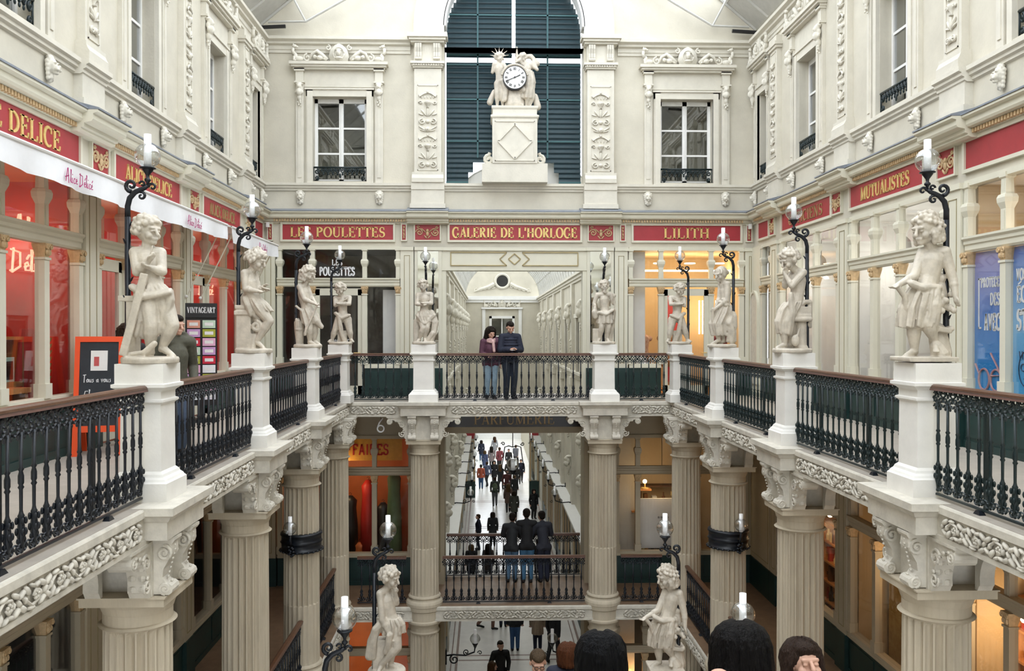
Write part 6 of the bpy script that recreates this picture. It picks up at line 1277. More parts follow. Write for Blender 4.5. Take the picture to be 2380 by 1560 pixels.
def st_bearded():
    k = 1.42 / 450; S = Pic(720, 1012, k); mb = MB(); h = 1.38
    J = S.J(hd=(720, 612, -.02), ch=(722, 705, 0), wa=(728, 765, 0), pe=(730, 815, 0), sl=(672, 675, 0), el=(650, 735, -.02), hl=(660, 785, -.09), sr=(768, 672, 0), er=(790, 735, -.03), hr=(788, 695, -.11), ql=(708, 830, 0), kl=(702, 905, -.08), al=(692, 985, -.01), tl=(675, 1004, -.09), qr=(752, 830, 0), kr=(752, 905, -.06), ar=(745, 985, .0), tr=(752, 1004, -.09))
    body_prims(mb, J, h); head_prims(mb, J['hd'], h, 6, 4, 0, 'curl', 12, beard=True, hs=.92); flare(mb, [S(728, 790) + (.12, .11), S(730, 825) + (.16, .14), S(730, 880) + (.17, .15)], 10, .20); swag(mb, [S(680, 800, -.1), S(730, 815, -.14), S(780, 785, -.1)], .035, 3, .02, 1)
    mb.cap(S(650, 800, -.10), .07, S(655, 830, -.10), .06); mb.cap(S(652, 770, -.10), .03, S(652, 800, -.1), .05); mb.cap(S(795, 690, -.12), .015, S(790, 850, -.05), .02); swag(mb, [S(790, 790, -.02), S(785, 880, .05), S(770, 1000, .08)], .045, 3, .03, 4); mb.obox(S(665, 960, .06), (.14, .14, .28)); mb.lathe([(.26, -.05), (.265, -.01), (.25, .01)], 24)
    return mb
def st_robed():
    k = 1.42 / 545; S = Pic(1665, 1048, k); mb = MB(); h = 1.38
    J = S.J(hd=(1655, 555, -.02), ch=(1690, 665, 0), wa=(1688, 745, 0), pe=(1680, 800, 0), sl=(1690, 622, -.09), el=(1685, 735, -.13), hl=(1610, 795, -.10), sr=(1665, 622, .08), er=(1650, 720, .05), hr=(1620, 785, .0), ql=(1660, 815, -.04), kl=(1610, 900, -.06), al=(1640, 1010, -.03), tl=(1590, 1040, -.05), qr=(1690, 815, .05), kr=(1665, 920, .03), ar=(1680, 1015, .03), tr=(1640, 1040, .02))
    body_prims(mb, J, h); head_prims(mb, J['hd'], h, -65, 18, 0, 'bun', 4, hs=.98); flare(mb, [S(1688, 770) + (.11, .12), S(1670, 820) + (.15, .14), S(1632, 900) + (.14, .14), S(1645, 985) + (.13, .13)], 9, .20); swag(mb, [S(1640, 750, -.1), S(1685, 770, -.12), S(1660, 735, -.1)], .03, 3, .03, 3); swag(mb, [S(1590, 800, -.1), S(1590, 870, -.08), S(1610, 930, -.06)], .03, 2, .02, 9)
    swag(mb, [S(1730, 830, -.05), S(1700, 890, -.08), S(1725, 960, -.08), S(1720, 1020, -.05)], .055, 4, .05, 5); mb.cap(S(1740, 850, -.04), .07, S(1735, 920, -.04), .09); mb.ell(S(1700, 900, -.12), .05); mb.obox(S(1735, 985, .03), (.14, .2, .22)); mb.lathe([(.26, -.05), (.265, -.01), (.25, .01)], 24)
    return mb
def st_lyre():
    k = 1.42 / 670; S = Pic(350, 1002, k); mb = MB(); h = 1.38
    J = S.J(hd=(322, 412, -.02), ch=(390, 545, 0), wa=(385, 630, 0), pe=(365, 705, 0), sl=(405, 495, -.09), el=(325, 585, -.13), hl=(290, 512, -.08), sr=(375, 490, .09), er=(310, 580, .05), hr=(300, 515, -.01), ql=(340, 730, -.05), kl=(285, 850, -.05), al=(295, 965, -.03), tl=(240, 993, -.05), qr=(375, 730, .05), kr=(350, 850, .05), ar=(345, 965, .05), tr=(300, 993, .04))
    body_prims(mb, J, h, 1.0); head_prims(mb, J['hd'], h, -70, 28, 0, 'curl', 14, hs=1.04); flare(mb, [S(355, 690) + (.12, .13), S(325, 740) + (.13, .14), S(295, 820) + (.12, .13), S(295, 900) + (.09, .10)], 8, .20); swag(mb, [S(320, 640, -.13), S(325, 760, -.15), S(310, 900, -.10)], .03, 4, .03, 2); swag(mb, [S(390, 720, -.05), S(430, 690, -.04), S(470, 690, -.02), S(470, 850, .0)], .03, 3, .03, 3)
    mb.obox(S(410, 745, .02), (.24, .22, .10)); mb.obox(S(400, 780, .02), (.28, .24, .03)); mb.cap(S(355, 805, -.09), .035, S(455, 805, -.09), .035); mb.cap(S(355, 805, .1), .035, S(455, 805, .1), .035); mb.lathe([(.10, 0.0), (.10, .03), (.085, .05), (.08, .38), (.11, .42)], 14, S(412, 1000, .02)); mb.ell(S(352, 945, -.12), (.06, .04, .085)); mb.cap(S(360, 930, -.12), .02, S(378, 870, -.12), .015); mb.lathe([(.27, -.05), (.275, -.01), (.26, .01)], 24)
    return mb
def st_girl():
    k = 1.42 / 970; S = Pic(1250, 1050, k); mb = MB(); h = 1.38
    J = S.J(hd=(1248, 195, -.01), ch=(1300, 400, 0), wa=(1275, 510, 0), pe=(1250, 590, 0), sl=(1365, 345, -.05), el=(1410, 530, -.08), hl=(1410, 650, -.13), sr=(1255, 345, .06), er=(1165, 510, -.02), hr=(1045, 568, -.06), ql=(1270, 630, -.03), kl=(1230, 820, -.10), al=(1300, 940, -.05), tl=(1275, 1005, -.14), qr=(1215, 630, .03), kr=(1165, 840, -.02), ar=(1185, 1000, .02), tr=(1110, 1040, -.03))
    body_prims(mb, J, h, 1.0); head_prims(mb, J['hd'], h, -68, 14, 0, 'bob', 15, hs=1.08); flare(mb, [S(1260, 565) + (.13, .12), S(1240, 630) + (.165, .15), S(1215, 720) + (.18, .15), S(1200, 850) + (.17, .14)], 11, .19, ph=.6, tw=.5); swag(mb, [S(1130, 560, -.1), S(1200, 590, -.14), S(1310, 590, -.1)], .035, 3, .03, 2); swag(mb, [S(1290, 600, -.12), S(1275, 700, -.15), S(1260, 820, -.12)], .03, 4, .03, 3); swag(mb, [S(1040, 575, -.06), S(1095, 640, -.05), S(1120, 720, -.02)], .028, 2, .012, 4)
    for q in range(16): rr = random.Random(q); mb.ell(S(1340 + rr.uniform(-45, 60), 690 + rr.uniform(-60, 55), -.10 + rr.uniform(-.04, .04)), .032)
    mb.cap(S(1355, 530, .02), .05, S(1370, 640, .0), .05); mb.ell(S(1360, 520, .0), .05); mb.obox(S(1340, 865, -.02), (.18, .16, .05), (0, .15, 0)); mb.cap(S(1400, 860, -.08), .03, S(1400, 860, .08), .03); mb.cap(S(1370, 1030, .02), .10, S(1350, 880, .04), .09); mb.cap(S(1330, 1030, -.06), .09, S(1310, 985, -.06), .07); mb.obox(S(1240, 1062, 0), (.48, .42, .045))
    return mb
def st_thinker():
    k = 1.42 / 905; S = Pic(1395, 1515, k); mb = MB(); h = 1.38
    J = S.J(hd=(1428, 705, -.02), ch=(1390, 900, 0), wa=(1420, 1030, 0), pe=(1450, 1110, 0), sl=(1345, 830, -.07), el=(1365, 1050, -.12), hl=(1430, 1190, -.12), sr=(1410, 825, .08), er=(1480, 930, .02), hr=(1475, 830, -.04), ql=(1465, 1140, -.03), kl=(1495, 1300, -.09), al=(1350, 1460, -.05), tl=(1330, 1500, -.12), qr=(1440, 1140, .05), kr=(1440, 1320, .03), ar=(1430, 1470, .03), tr=(1490, 1505, .0))
    body_prims(mb, J, h); head_prims(mb, J['hd'], h, 68, 12, 0, 'curl', 17, hs=1.05); flare(mb, [S(1440, 1050) + (.11, .12), S(1455, 1110) + (.14, .14), S(1450, 1190) + (.15, .13)], 8, .20); swag(mb, [S(1380, 1060, -.08), S(1320, 1130, -.1), S(1270, 1260, -.06), S(1260, 1400, -.02)], .045, 5, .05, 3); swag(mb, [S(1430, 1180, -.14), S(1420, 1260, -.12), S(1410, 1330, -.08)], .035, 4, .04, 4); mb.obox(S(1330, 1380, .05), (.18, .18, .42)); mb.lathe([(.26, -.05), (.265, -.01), (.25, .01)], 24)
    return mb
for nm, fn in (('hammer', st_hammer), ('reader', st_reader), ('reaper', st_reaper), ('crossed', st_crossed), ('crossed_m', lambda: st_crossed(True)), ('river', st_river), ('bearded', st_bearded), ('robed', st_robed), ('lyre', st_lyre), ('girl', st_girl), ('thinker', st_thinker)):
    STAT[nm] = fuse(fn(), 'statue_' + nm, 'marble', 0.0080 if nm in ('hammer', 'girl', 'reader', 'lyre', 'thinker') else 0.0105, 1)
# ------------------------------------------------------------------ lamps
def lamp_meshes():
    p = MB(); p.lathe([(0.055, 0.0), (0.055, 0.03), (0.035, 0.06), (0.03, 0.10), (0.028, 1.40)], 10)
    cur = [(0, 0, 1.40), (0.0, 0, 1.50), (0.02, 0, 1.58), (0.07, 0, 1.635), (0.12, 0, 1.66), (0.16, 0, 1.675), (0.19, 0, 1.70)]
    p.tube(cur, [0.028, 0.028, 0.028, 0.026, 0.024, 0.022, 0.02], 8)
    p.tube(spiral(0.035, 1.70, 0.06, 1.25, -PI / 2, 0, 16, 0.18, -1), [0.022 - 0.0008 * i for i in range(17)], 7); p.tube(spiral(0.13, 1.60, 0.042, 1.1, PI / 2 + 0.3, 0, 12, 0.2, -1), [0.016 - 0.0007 * i for i in range(13)], 6); p.tube(spiral(0.235, 1.685, 0.04, 1.0, PI, 0, 12, 0.2, -1), [0.015 - 0.0006 * i for i in range(13)], 6); p.tube(spiral(0.14, 1.715, 0.03, 0.9, PI, 0, 10, 0.3, -1), 0.011, 6)
    for k in range(7): a = k * 2.1; z = 0.25 + 0.18 * k; p.cap((0.026 * math.cos(a), 0.026 * math.sin(a), z), 0.012, (0.05 * math.cos(a), 0.05 * math.sin(a), z + 0.035), 0.005, 6)
    h = MB(); h.lathe([(0.012, 1.69), (0.014, 1.73), (0.03, 1.745), (0.03, 1.76), (0.014, 1.775), (0.018, 1.80), (0.05, 1.845), (0.055, 1.86), (0.075, 1.862), (0.075, 1.872)], 14, (0.19, 0, 0))
    g = MB(); g.ell((0.19, 0, 1.985), (0.118, 0.118, 0.118), 22, 14)
    c = MB(); c.lathe([(0.036, 1.88), (0.036, 2.02), (0.034, 2.19)], 14, (0.19, 0, 0))
    return p.mesh('post', 'iron', True), h.mesh('holder', 'iron', True), g.mesh('globe', 'globe', True), c.mesh('chimney', 'opal', True)
LP = lamp_meshes()
def lamp(F, u, out, z, label, dirn=0.0):
    """post on the pedestal, arm reaching towards the well"""
    t = F.empty('lamp_post', u, out, z); t.rotation_mode = 'XYZ'; e = t.matrix_world.copy(); t.matrix_world = e @ Matrix.Rotation(-PI / 2 + dirn, 4, 'Z')
    for nm, me in zip(('post', 'holder', 'globe', 'chimney'), LP): link(nm, me, t)
    return tag(t, label, 'lamp', 'globe lamps behind the statues')
def statue(F, u, out, z, key, rot, label):
    t = F.empty('statue', u, out, z + 0.05); t.matrix_world = Matrix.Translation(t.matrix_world.translation) @ Matrix.Rotation(rot, 4, 'Z'); link('figure', STAT[key], t); return tag(t, label, 'statue', 'white marble statues')
TOPZ = 1.287
SPEC = [(FL, PD[0], 'hammer', 'boy with raised finger leaning on a plank', 0.0), (FL, PD[1], 'reader', 'seated youth reading a book', 0.0), (FL, PD[2], 'reaper', 'reaper with a sickle and wheat sheaf', 0.0), (FL, DF - 0.12, 'crossed', 'child with crossed arms on the left', 0.0),
        (FR, -PD[0], 'girl', 'large girl with gathered skirt holding out her hand', 0.0), (FR, -PD[1], 'lyre', 'bowed woman leaning on a little column', 0.0), (FR, -PD[2], 'robed', 'robed woman looking down to the left', 0.0), (FR, -DF + 0.12, 'crossed_m', 'child with crossed arms on the right', 0.0)]
for F_, u, key, lab, rot in SPEC:
    pedestal(F_, u, 'white pedestal below the statue of the %s' % lab); statue(F_, u, -0.15, TOPZ, key, rot, 'marble statue of a %s' % lab if not lab.startswith('large') else 'marble statue of a %s' % lab)
    lamp(F_, u + (0.10 if F_ is FL else -0.10) * 0, -0.36, TOPZ, 'globe lamp behind the statue of the %s' % lab)
for u, key, lab in ((BX[0], 'river', 'long-haired youth with one arm across the chest'), (BX[1], 'bearded', 'bearded man in a kilt with raised hand')):
    pedestal(FBK, u, 'wide white pedestal below the %s' % lab, 1.2); statue(FBK, u, -0.12, TOPZ, key, 0, 'marble statue of a %s' % lab); lamp(FBK, u + 0.03, -0.37, TOPZ, 'globe lamp behind the statue of the %s' % lab)
# the stair pedestals one storey below
ZS = -4.44
for d in (8.3, 11.95):
    for sx, X in ((-1, BX[0] + 0.02), (1, BX[1] - 0.14)):
        F_ = Frame((X, d, 0), PI / 2 if sx < 0 else -PI / 2); side = 'left' if sx < 0 else 'right'; b = MB().box(X - 0.28, X + 0.28, d - 0.28, d + 0.28, ZM if d > 10 else ZM, ZS); struct(b.build('wall_stair_%s' % side, 'entab'))
        pedestal(F_, 0, ('lower pedestal of the thinking boy' if sx < 0 else 'lower pedestal of the girl with the skirt') if d > 10 else 'nearer stair pedestal on the %s, below the picture edge' % side, 1.0, ZS, 0)
        if d > 10: statue(F_, 0, 0, ZS + TOPZ, 'thinker' if sx < 0 else 'girl', 0, 'lower marble statue of a boy with his hand at his mouth' if sx < 0 else 'lower marble statue of a girl with gathered skirt, beside the stairs')
        lamp(F_, 0, -0.17, ZS + TOPZ, ('lower globe lamp beside the thinking boy' if sx < 0 else 'lower globe lamp beside the lower girl statue') if d > 10 else 'large near globe lamp at the bottom %s of the stairs' % side)
# lamps clasped to the third columns
def band_lamp(F, u, label):
    t = F.empty('band_lamp', u, -0.27, 0); z = -2.2; b = MB(); b.lathe([(0.325, z - 0.17), (0.365, z - 0.165), (0.375, z - 0.13), (0.35, z - 0.12), (0.355, z - 0.02), (0.375, z), (0.355, z + 0.02), (0.35, z + 0.11), (0.375, z + 0.13), (0.365, z + 0.165), (0.325, z + 0.17)], 32)
    for k in range(24): a = 2 * PI * k / 24; b.ell((0.372 * math.cos(a), 0.372 * math.sin(a), z - 0.15), (0.03, 0.03, 0.02), 6, 4)
    b.build('iron_band', 'iron', t, True); s = 1 if F is FL else -1; x, y = -s * 0.40, 0.10
    m = MB(); m.tube([(x * 0.85, y, z), (x, y, z + 0.02), (x * 1.12, y, z + 0.07), (x * 1.15, y, z + 0.2)], 0.025, 7)
    for k in range(10): m.ell((x * 1.0, y + 0.04 * math.cos(k * 1.9), z - 0.02 - 0.018 * k), (0.035, 0.03, 0.025), 6, 4)
    m.build('leaf_bracket', 'iron', t, True); MB().ell((x * 1.15, y, z + 0.33), (0.118, 0.118, 0.118), 20, 12).build('globe', 'globe', t, True); MB().lathe([(0.035, z + 0.21), (0.035, z + 0.53)], 12, (x * 1.15, y, 0)).build('chimney', 'opal', t, True); tag(t, label, 'lamp')
band_lamp(FL, PD[2], 'black iron band lamp around the third left column'); band_lamp(FR, -PD[2], 'black iron band lamp around the third right column')
# ------------------------------------------------------------------ clock monument
cm = empty('clock_monument', (0.69, DW + 0.02, 5.17)); tag(cm, 'sculpted clock monument on a tall pedestal before the green shutters', 'clock')
b = MB(); b.box(-0.79, 0.79, -0.36, 0.36, 0, 0.45); b.build('plinth', 'stone', cm)
b = MB(); b.square_stack(0, 0, [(0.54, 0.45), (0.54, 1.52), (0.58, 1.56), (0.58, 1.60), (0.53, 1.62), (0.53, 1.74), (0.56, 1.78), (0.56, 1.83)], 0.7); b.build('pedestal_body', 'stone', cm)
b = MB()
for r, w in ((0.42, 0.05),):
    p = [(-r * 0.95, 0.98), (0, 0.98 + r), (r * 0.95, 0.98), (0, 0.98 - r), (-r * 0.95, 0.98)]
    for a, c in zip(p, p[1:]): stroke(b, [a, c], w, -0.41, -0.37)
for q in ((-0.48, 0.48, 0.50, 0.52), (-0.48, 0.48, 1.44, 1.46)): b.box(q[0], q[1], -0.395, -0.37, q[2], q[3])
for x in (-0.48, 0.46): b.box(x, x + 0.02, -0.395, -0.37, 0.5, 1.46)
b.build('lozenge_moulding', 'stone', cm)
b = MB()
for s in (-1, 1): b.tube([(s * 0.60, -0.1, 0.75)] + spiral(s * 0.62, 0.58, 0.12, 1.3, PI / 2, -0.1, 14, 0.2, -s), 0.045, 7)
b.build('side_scroll', 'stone', cm)
mb = MB(); h = 1.42; S = Pic(1197, 258, 21.0 / 2000)
J = S.J(hd=(1162, 140, 0), ch=(1161, 164, 0), wa=(1162, 180, 0), pe=(1163, 195, 0), sl=(1150, 155, 0), el=(1146, 172, .02), hl=(1150, 150, .02), sr=(1172, 155, 0), er=(1180, 168, -.05), hr=(1182, 180, -.1), ql=(1158, 200, 0), kl=(1157, 225, -.05), al=(1157, 250, 0), tl=(1155, 256, -.1), qr=(1168, 200, 0), kr=(1169, 225, -.05), ar=(1170, 250, 0), tr=(1170, 256, -.1))
body_prims(mb, J, h, .95, hands=False); head_prims(mb, J['hd'], h, 20, 5, 0, 'curl', 21, hs=.82)
for k in range(7): a = math.radians(10 + 27 * k); c = Vector(S(1162, 136)); mb.cap(c + Vector((.10 * math.cos(a), 0, .10 * math.sin(a))), .022, c + Vector((.23 * math.cos(a), 0, .23 * math.sin(a))), .012, 6)
swag(mb, [S(1170, 195, -.1), S(1176, 215, -.12), S(1174, 240, -.1)], .05, 4, .05, 1)
fig1 = mb; mb = MB()
J = S.J(hd=(1216, 140, 0), ch=(1226, 163, 0), wa=(1226, 180, 0), pe=(1228, 196, 0), sl=(1216, 154, 0), el=(1208, 145, -.05), hl=(1200, 152, -.1), sr=(1238, 155, 0), er=(1250, 166, -.02), hr=(1240, 146, .0), ql=(1224, 202, 0), kl=(1228, 228, -.06), al=(1224, 250, 0), tl=(1222, 256, -.1), qr=(1234, 202, 0), kr=(1240, 226, -.02), ar=(1233, 249, 0), tr=(1234, 256, -.1))
body_prims(mb, J, h, .95, hands=False); head_prims(mb, J['hd'], h, -30, 20, 0, 'curl', 22, hs=.82); swag(mb, [S(1215, 135, .05), S(1235, 132, .05), S(1250, 150, .05), S(1236, 158, .03)], .05, 4, .04, 2); flare(mb, [S(1226, 170) + (.16, .14), S(1226, 195) + (.20, .16), S(1222, 235) + (.18, .15)], 9, .14); mb.cap(S(1203, 150, .05), .05, S(1203, 112, .05), .02)
fig2 = mb
for nm, m_ in (('standing_figure', fig1), ('veiled_figure', fig2)): link(nm, fuse(m_, nm, 'marble', 0.016, 2), cm, (0, 0, 1.84))
mb = MB(); mb.cap(S(1197, 250, .02), .25, S(1197, 205, .06), .22)
for q in range(26): rr = random.Random(q); mb.ell(S(1180 + rr.uniform(0, 36), 210 + rr.uniform(0, 44), -.06 + rr.uniform(-.06, .1)), rr.uniform(.05, .10))
mb.cap(S(1140, 240, .1), .08, S(1150, 215, .1), .06); mb.cap(S(1252, 250, .1), .09, S(1246, 225, .1), .07); link('rockwork', fuse(mb, 'rockwork', 'marble', 0.018, 2), cm, (0, 0, 1.84))
ck = empty('clock_dial', (0, -0.28, 7.69 - 5.17), 0, cm)
def disc(r, y0, y1, n=40):
    m_ = MB(); m_.prism([(r * math.cos(-2 * PI * i / n), r * math.sin(-2 * PI * i / n)) for i in range(n)], y0, y1, 'y'); return m_
disc(0.286, -0.04, 0.12).build('rim', 'iron', ck); disc(0.268, -0.055, -0.04).build('face', 'white', ck)
nm_ = MB(); ROM = ['XII', 'I', 'II', 'III', 'IIII', 'V', 'VI', 'VII', 'VIII', 'IX', 'X', 'XI']; wd = {'I': 0.018, 'V': 0.032, 'X': 0.034}
for i, s in enumerate(ROM):
    a = PI / 2 - i * PI / 6; tot = sum(wd[c] for c in s); x = -tot / 2
    def put(p): 
        rx, rz = p; rz += 0.208; ca, sa = math.cos(a - PI / 2), math.sin(a - PI / 2); return (rx * ca - rz * sa, rx * sa + rz * ca)
    for c in s:
        w = wd[c]; H_ = 0.032
        for l in {'I': [((w / 2, -H_), (w / 2, H_))], 'V': [((0, H_), (w / 2, -H_)), ((w / 2, -H_), (w, H_))], 'X': [((0, H_), (w, -H_)), ((0, -H_), (w, H_))]}[c]: stroke(nm_, [put((x + l[0][0], l[0][1])), put((x + l[1][0], l[1][1]))], 0.009, -0.062, -0.055)
        x += w
nm_.build('numerals', 'black', ck); hd_ = MB(); stroke(hd_, [(-0.03, -0.02), (0.13, 0.06)], [0.014, 0.024], -0.07, -0.063); hd_.build('hour_hand', 'black', ck); hd_ = MB(); stroke(hd_, [(0.05, 0.02), (-0.22, -0.10)], [0.012, 0.02], -0.076, -0.07); hd_.build('minute_hand', 'black', ck); disc(0.02, -0.08, -0.055, 12).build('hub', 'black', ck)
b = MB()
for k in range(22): a = PI * (0.08 + 0.84 * k / 21); b.ell((0.315 * math.cos(a), -0.02, 0.315 * math.sin(a)), (0.035, 0.05, 0.035), 6, 5)
b.build('leaf_wreath', 'marble', ck, True)
# ================================================================== people
def adult(h, stride=0.0, lean=0.0, arms='down', twist=0.0, head=(0, 0), spread=0.05):
    """joints of a standing adult facing -y, feet at z = 0"""
    k = h; L = lambda x, y, z: (x * k, (y - lean * max(0, z - 0.5)) * k, z * k)
    J = dict(pe=L(0, 0, .525), wa=L(0, -.005, .615), ch=L(0, -.01, .715), sl=L(-.105, 0, .805), sr=L(.105, 0, .805), hd=L(0.0, -.018, .925), ql=L(-.05, 0, .50), qr=L(.05, 0, .50))
    s = stride
    J['kl'] = (-spread * k, (-.03 - s * .10) * k, .285 * k); J['al'] = (-spread * k, (.01 - s * .13) * k, .055 * k); J['tl'] = (-(spread + .012) * k, (-.085 - s * .13) * k, .022 * k)
    J['kr'] = (spread * k, (-.03 + s * .06) * k, .285 * k); J['ar'] = (spread * k, (.02 + s * .17) * k, (.055 + .03 * abs(s)) * k); J['tr'] = ((spread + .012) * k, (-.075 + s * .15) * k, .022 * k)
    if arms == 'down': a = dict(el=(-.135, .02 + s * .05, .635), hl=(-.135, -.03 + s * .10, .495), er=(.135, .02 - s * .05, .635), hr=(.135, -.03 - s * .10, .495))
    elif arms == 'phone': a = dict(el=(-.14, -.03, .635), hl=(-.035, -.14, .645), er=(.14, -.03, .635), hr=(.035, -.14, .645))
    elif arms == 'pocket': a = dict(el=(-.15, .05, .63), hl=(-.115, -.05, .535), er=(.15, .05, .63), hr=(.115, -.05, .535))
    elif arms == 'rail': a = dict(el=(-.15, -.08, .66), hl=(-.08, -.20, .62), er=(.15, -.08, .66), hr=(.08, -.20, .62))
    else: a = dict(el=(-.13, -.02, .64), hl=(-.05, -.13, .60), er=(.135, .02, .635), hr=(.13, -.03, .495))
    for q, v in a.items(): J[q] = L(*v)
    return J
WARD = {}
def person_set(key, h=1.72, long=False, quilt=False, hair='short', hood=False, scarf=False, vox=0.016, hy=0.0, hp=0.0, **kw):
    """meshes of one build: body, coat, trousers, shoes, hair"""
    J = adult(h, **kw); V = {q: Vector(v) for q, v in J.items()}; out = {}
    m = MB(); body_prims(m, J, h, .70); head_prims(m, J['hd'], h, hy, hp, 0, None, 1, hs=.70); out['body'] = fuse(m, 'body', plain('skin', (0.62, 0.36, 0.26), 0.5), vox * .62, 1)
    m = MB(); mid = (V['sl'] + V['sr']) / 2; r = lambda q: q * h
    m.cap(V['pe'] + Vector((0, 0, .0)), r(.085), V['wa'], r(.080), 14); m.cap(V['wa'], r(.080), V['ch'], r(.086), 14); m.cap(V['ch'], r(.085), mid - Vector((0, 0, .02 * h)), r(.06), 12)
    for s in 'lr': m.cap(V['s' + s], r(.046), mid, r(.055), 10); m.cap(V['s' + s], r(.046), V['e' + s], r(.038), 10); m.cap(V['e' + s], r(.039), V['h' + s] - (V['h' + s] - V['e' + s]) * .06, r(.030), 10); m.cap(V['pe'], r(.082), V['q' + s] + Vector((0, 0, .0)), r(.072), 10)
    m.cap(mid, r(.05), mid + Vector((0, -.005 * h, .035 * h)), r(.040), 10)
    if long: p = V['pe']; flare(m, [(p.x, p.y, .60 * h, .085 * h, .075 * h), (p.x, p.y, .45 * h, .11 * h, .095 * h), (p.x, p.y, .33 * h, .115 * h, .10 * h)], 7, .06)
    if quilt:
        for i in range(9): z = (.50 + .034 * i) * h; w = .088 * h if i < 7 else .075 * h; m.tube([(w * 1.03 * math.cos(t * PI / 10), -.01 * h - kw.get('lean', 0) * max(0, z - .5 * h) + w * .98 * math.sin(t * PI / 10), z) for t in range(21)], .012 * h, 6)
        for s in 'lr':
            for i in range(5): c = V['s' + s].lerp(V['e' + s], .2 + .18 * i); m.ell(c, .045 * h, 8, 6)
            for i in range(5): c = V['e' + s].lerp(V['h' + s], .1 + .18 * i); m.ell(c, .039 * h, 8, 6)
    if hood:
        c = V['hd'] - Vector((0, -.06 * h, .085 * h))
        for i in range(14): t = PI * (i / 13) * 1.0; m.ell(c + Vector((.075 * h * math.cos(t), .045 * h * math.sin(t) - .03 * h, .012 * h)), .028 * h, 7, 5)
    out['coat'] = fuse(m, 'coat', 'black', vox, 2)
    m = MB(); m.cap(V['pe'], r(.078), V['ql'], r(.068), 10); m.cap(V['pe'], r(.078), V['qr'], r(.068), 10)
    for s in 'lr': m.cap(V['q' + s], r(.064), V['k' + s], r(.046), 10); m.cap(V['k' + s], r(.046), V['a' + s] + Vector((0, 0, .012 * h)), r(.036), 10)
    out['trousers'] = fuse(m, 'trousers', 'black', vox, 2)
    for s in 'lr':
        m = MB(); a, t = V['a' + s], V['t' + s]; m.cap(a - Vector((0, -.01 * h, .022 * h)), r(.028), t, r(.022), 8); m.cap(a, r(.03), a - Vector((0, 0, .03 * h)), r(.028), 8)
        out['shoe' + s] = fuse(m, 'shoe', 'black', vox * .7, 1)
    m = MB(); head_hair(m, J['hd'], h * .70, hair, hy, hp); out['hair'] = fuse(m, 'hair', 'black', vox * .6, 1)
    if scarf:
        m = MB(); c = V['hd'] - Vector((0, .0, .09 * h))
        for j in range(3): m.tube([(c.x + .052 * h * math.cos(t * PI / 8), c.y + .052 * h * math.sin(t * PI / 8) , c.z - j * .016 * h + .006 * h * math.sin(t * 1.3 + j)) for t in range(17)], .017 * h, 7)
        m.cap((c.x + .02 * h, c.y - .07 * h, c.z - .03 * h), .022 * h, (c.x + .03 * h, c.y - .095 * h, c.z - .16 * h), .020 * h, 8); out['scarf'] = fuse(m, 'scarf', 'black', vox * .7, 1)
    WARD[key] = (out, h)
def head_hair(m, c, k, style, yaw, pitch):
    E = (Matrix.Rotation(math.radians(yaw), 3, 'Z') @ Matrix.Rotation(math.radians(pitch), 3, 'X')); c = Vector(c); rr = random.Random(5)
    def el(p, r, n=9, mm=7):
        vs, fs = sph(n, mm); q = c + E @ (Vector(p) * k); m.add([tuple(q + E @ Vector((v[0] * r[0] * k, v[1] * r[1] * k, v[2] * r[2] * k))) for v in vs], fs)
    el((0, 0.030, 0.030), (0.078, 0.080, 0.082), 14, 10); el((0, 0.0, 0.068), (0.062, 0.075, 0.042), 12, 8)
    if style in ('long', 'curly', 'big', 'bob'):
        w = {'big': 1.22, 'curly': 1.25, 'long': 1.08, 'bob': 1.04}[style]; L = {'big': -.30, 'curly': -.20, 'long': -.30, 'bob': -.105}[style]; n = 44
        for i in range(n):
            az = math.radians(-28 + 236 * i / (n - 1)); jt = rr.uniform(.94, 1.06); pts = []
            for j in range(9):
                t = j / 8
                if t < .5: e = math.radians(78 - 78 * t * 2); rad = math.cos(e); z = .030 + .088 * math.sin(e) * jt; q = .088 * w * rad * jt
                else: z = .030 + (L - .030) * (t - .5) * 2; q = .088 * w * (1.0 + (.10 if style != 'bob' else .02) * math.sin((t - .5) * 2 * PI)) * jt
                wob = (.014 if style == 'curly' else .004) * math.sin(j * 1.9 + i * 2.3)
                pts.append(c + E @ (Vector(((q + wob) * math.cos(az), .026 + (q + wob) * math.sin(az) * 1.02, z)) * k))
            m.tube(pts, [(.013 if j < 8 else .006) * k * (1.25 if style != 'bob' else 1.0) for j in range(9)], 6)
        el((0, .035, -.02 if style == 'bob' else -.06), (.080 * w, .066 * w, .09 if style == 'bob' else .15)); el((0, .028, .032), (.084 * w, .086 * w, .086), 16, 10)
    elif style == 'bald': pass
    if style == 'short': el((0, .05, -.02), (.066, .055, .06))
def person(key, loc, rz, label, coat, trou, hair=(0.02, 0.014, 0.010), shoe=(0.015, 0.013, 0.012), scarf=None, skin=None, hoodc=None, sc=1.0, wear=None):
    out, h = WARD[key]; t = empty('person', loc, rz); t.scale = (sc, sc, sc)
    cm_ = lambda nm, c: c if isinstance(c, str) else plain('%s_%d_%d_%d' % (nm, *[int(q * 999) for q in c]), c, 0.8 if nm != 'hair' else 0.5, 0.45 if nm == 'hair' else 0.2, 60 if nm == 'hair' else 25, **(dict(bump=0.9, bscale=110, stretch=(1, 1, 0.06), spec=0.12) if nm == 'hair' else {}))
    b = link('body', out['body'], t); link('coat', out['coat'], t, m=cm_('cloth', coat)); link('trousers', out['trousers'], t, m=cm_('cloth', trou)); [link('shoe', out['shoe' + s], t, m=cm_('leather', shoe)) for s in 'lr']
    if hair: link('hair', out['hair'], t, m=cm_('hair', hair))
    if 'scarf' in out and scarf: link('scarf', out['scarf'], t, m=cm_('wool', scarf))
    return tag(t, label, 'person')
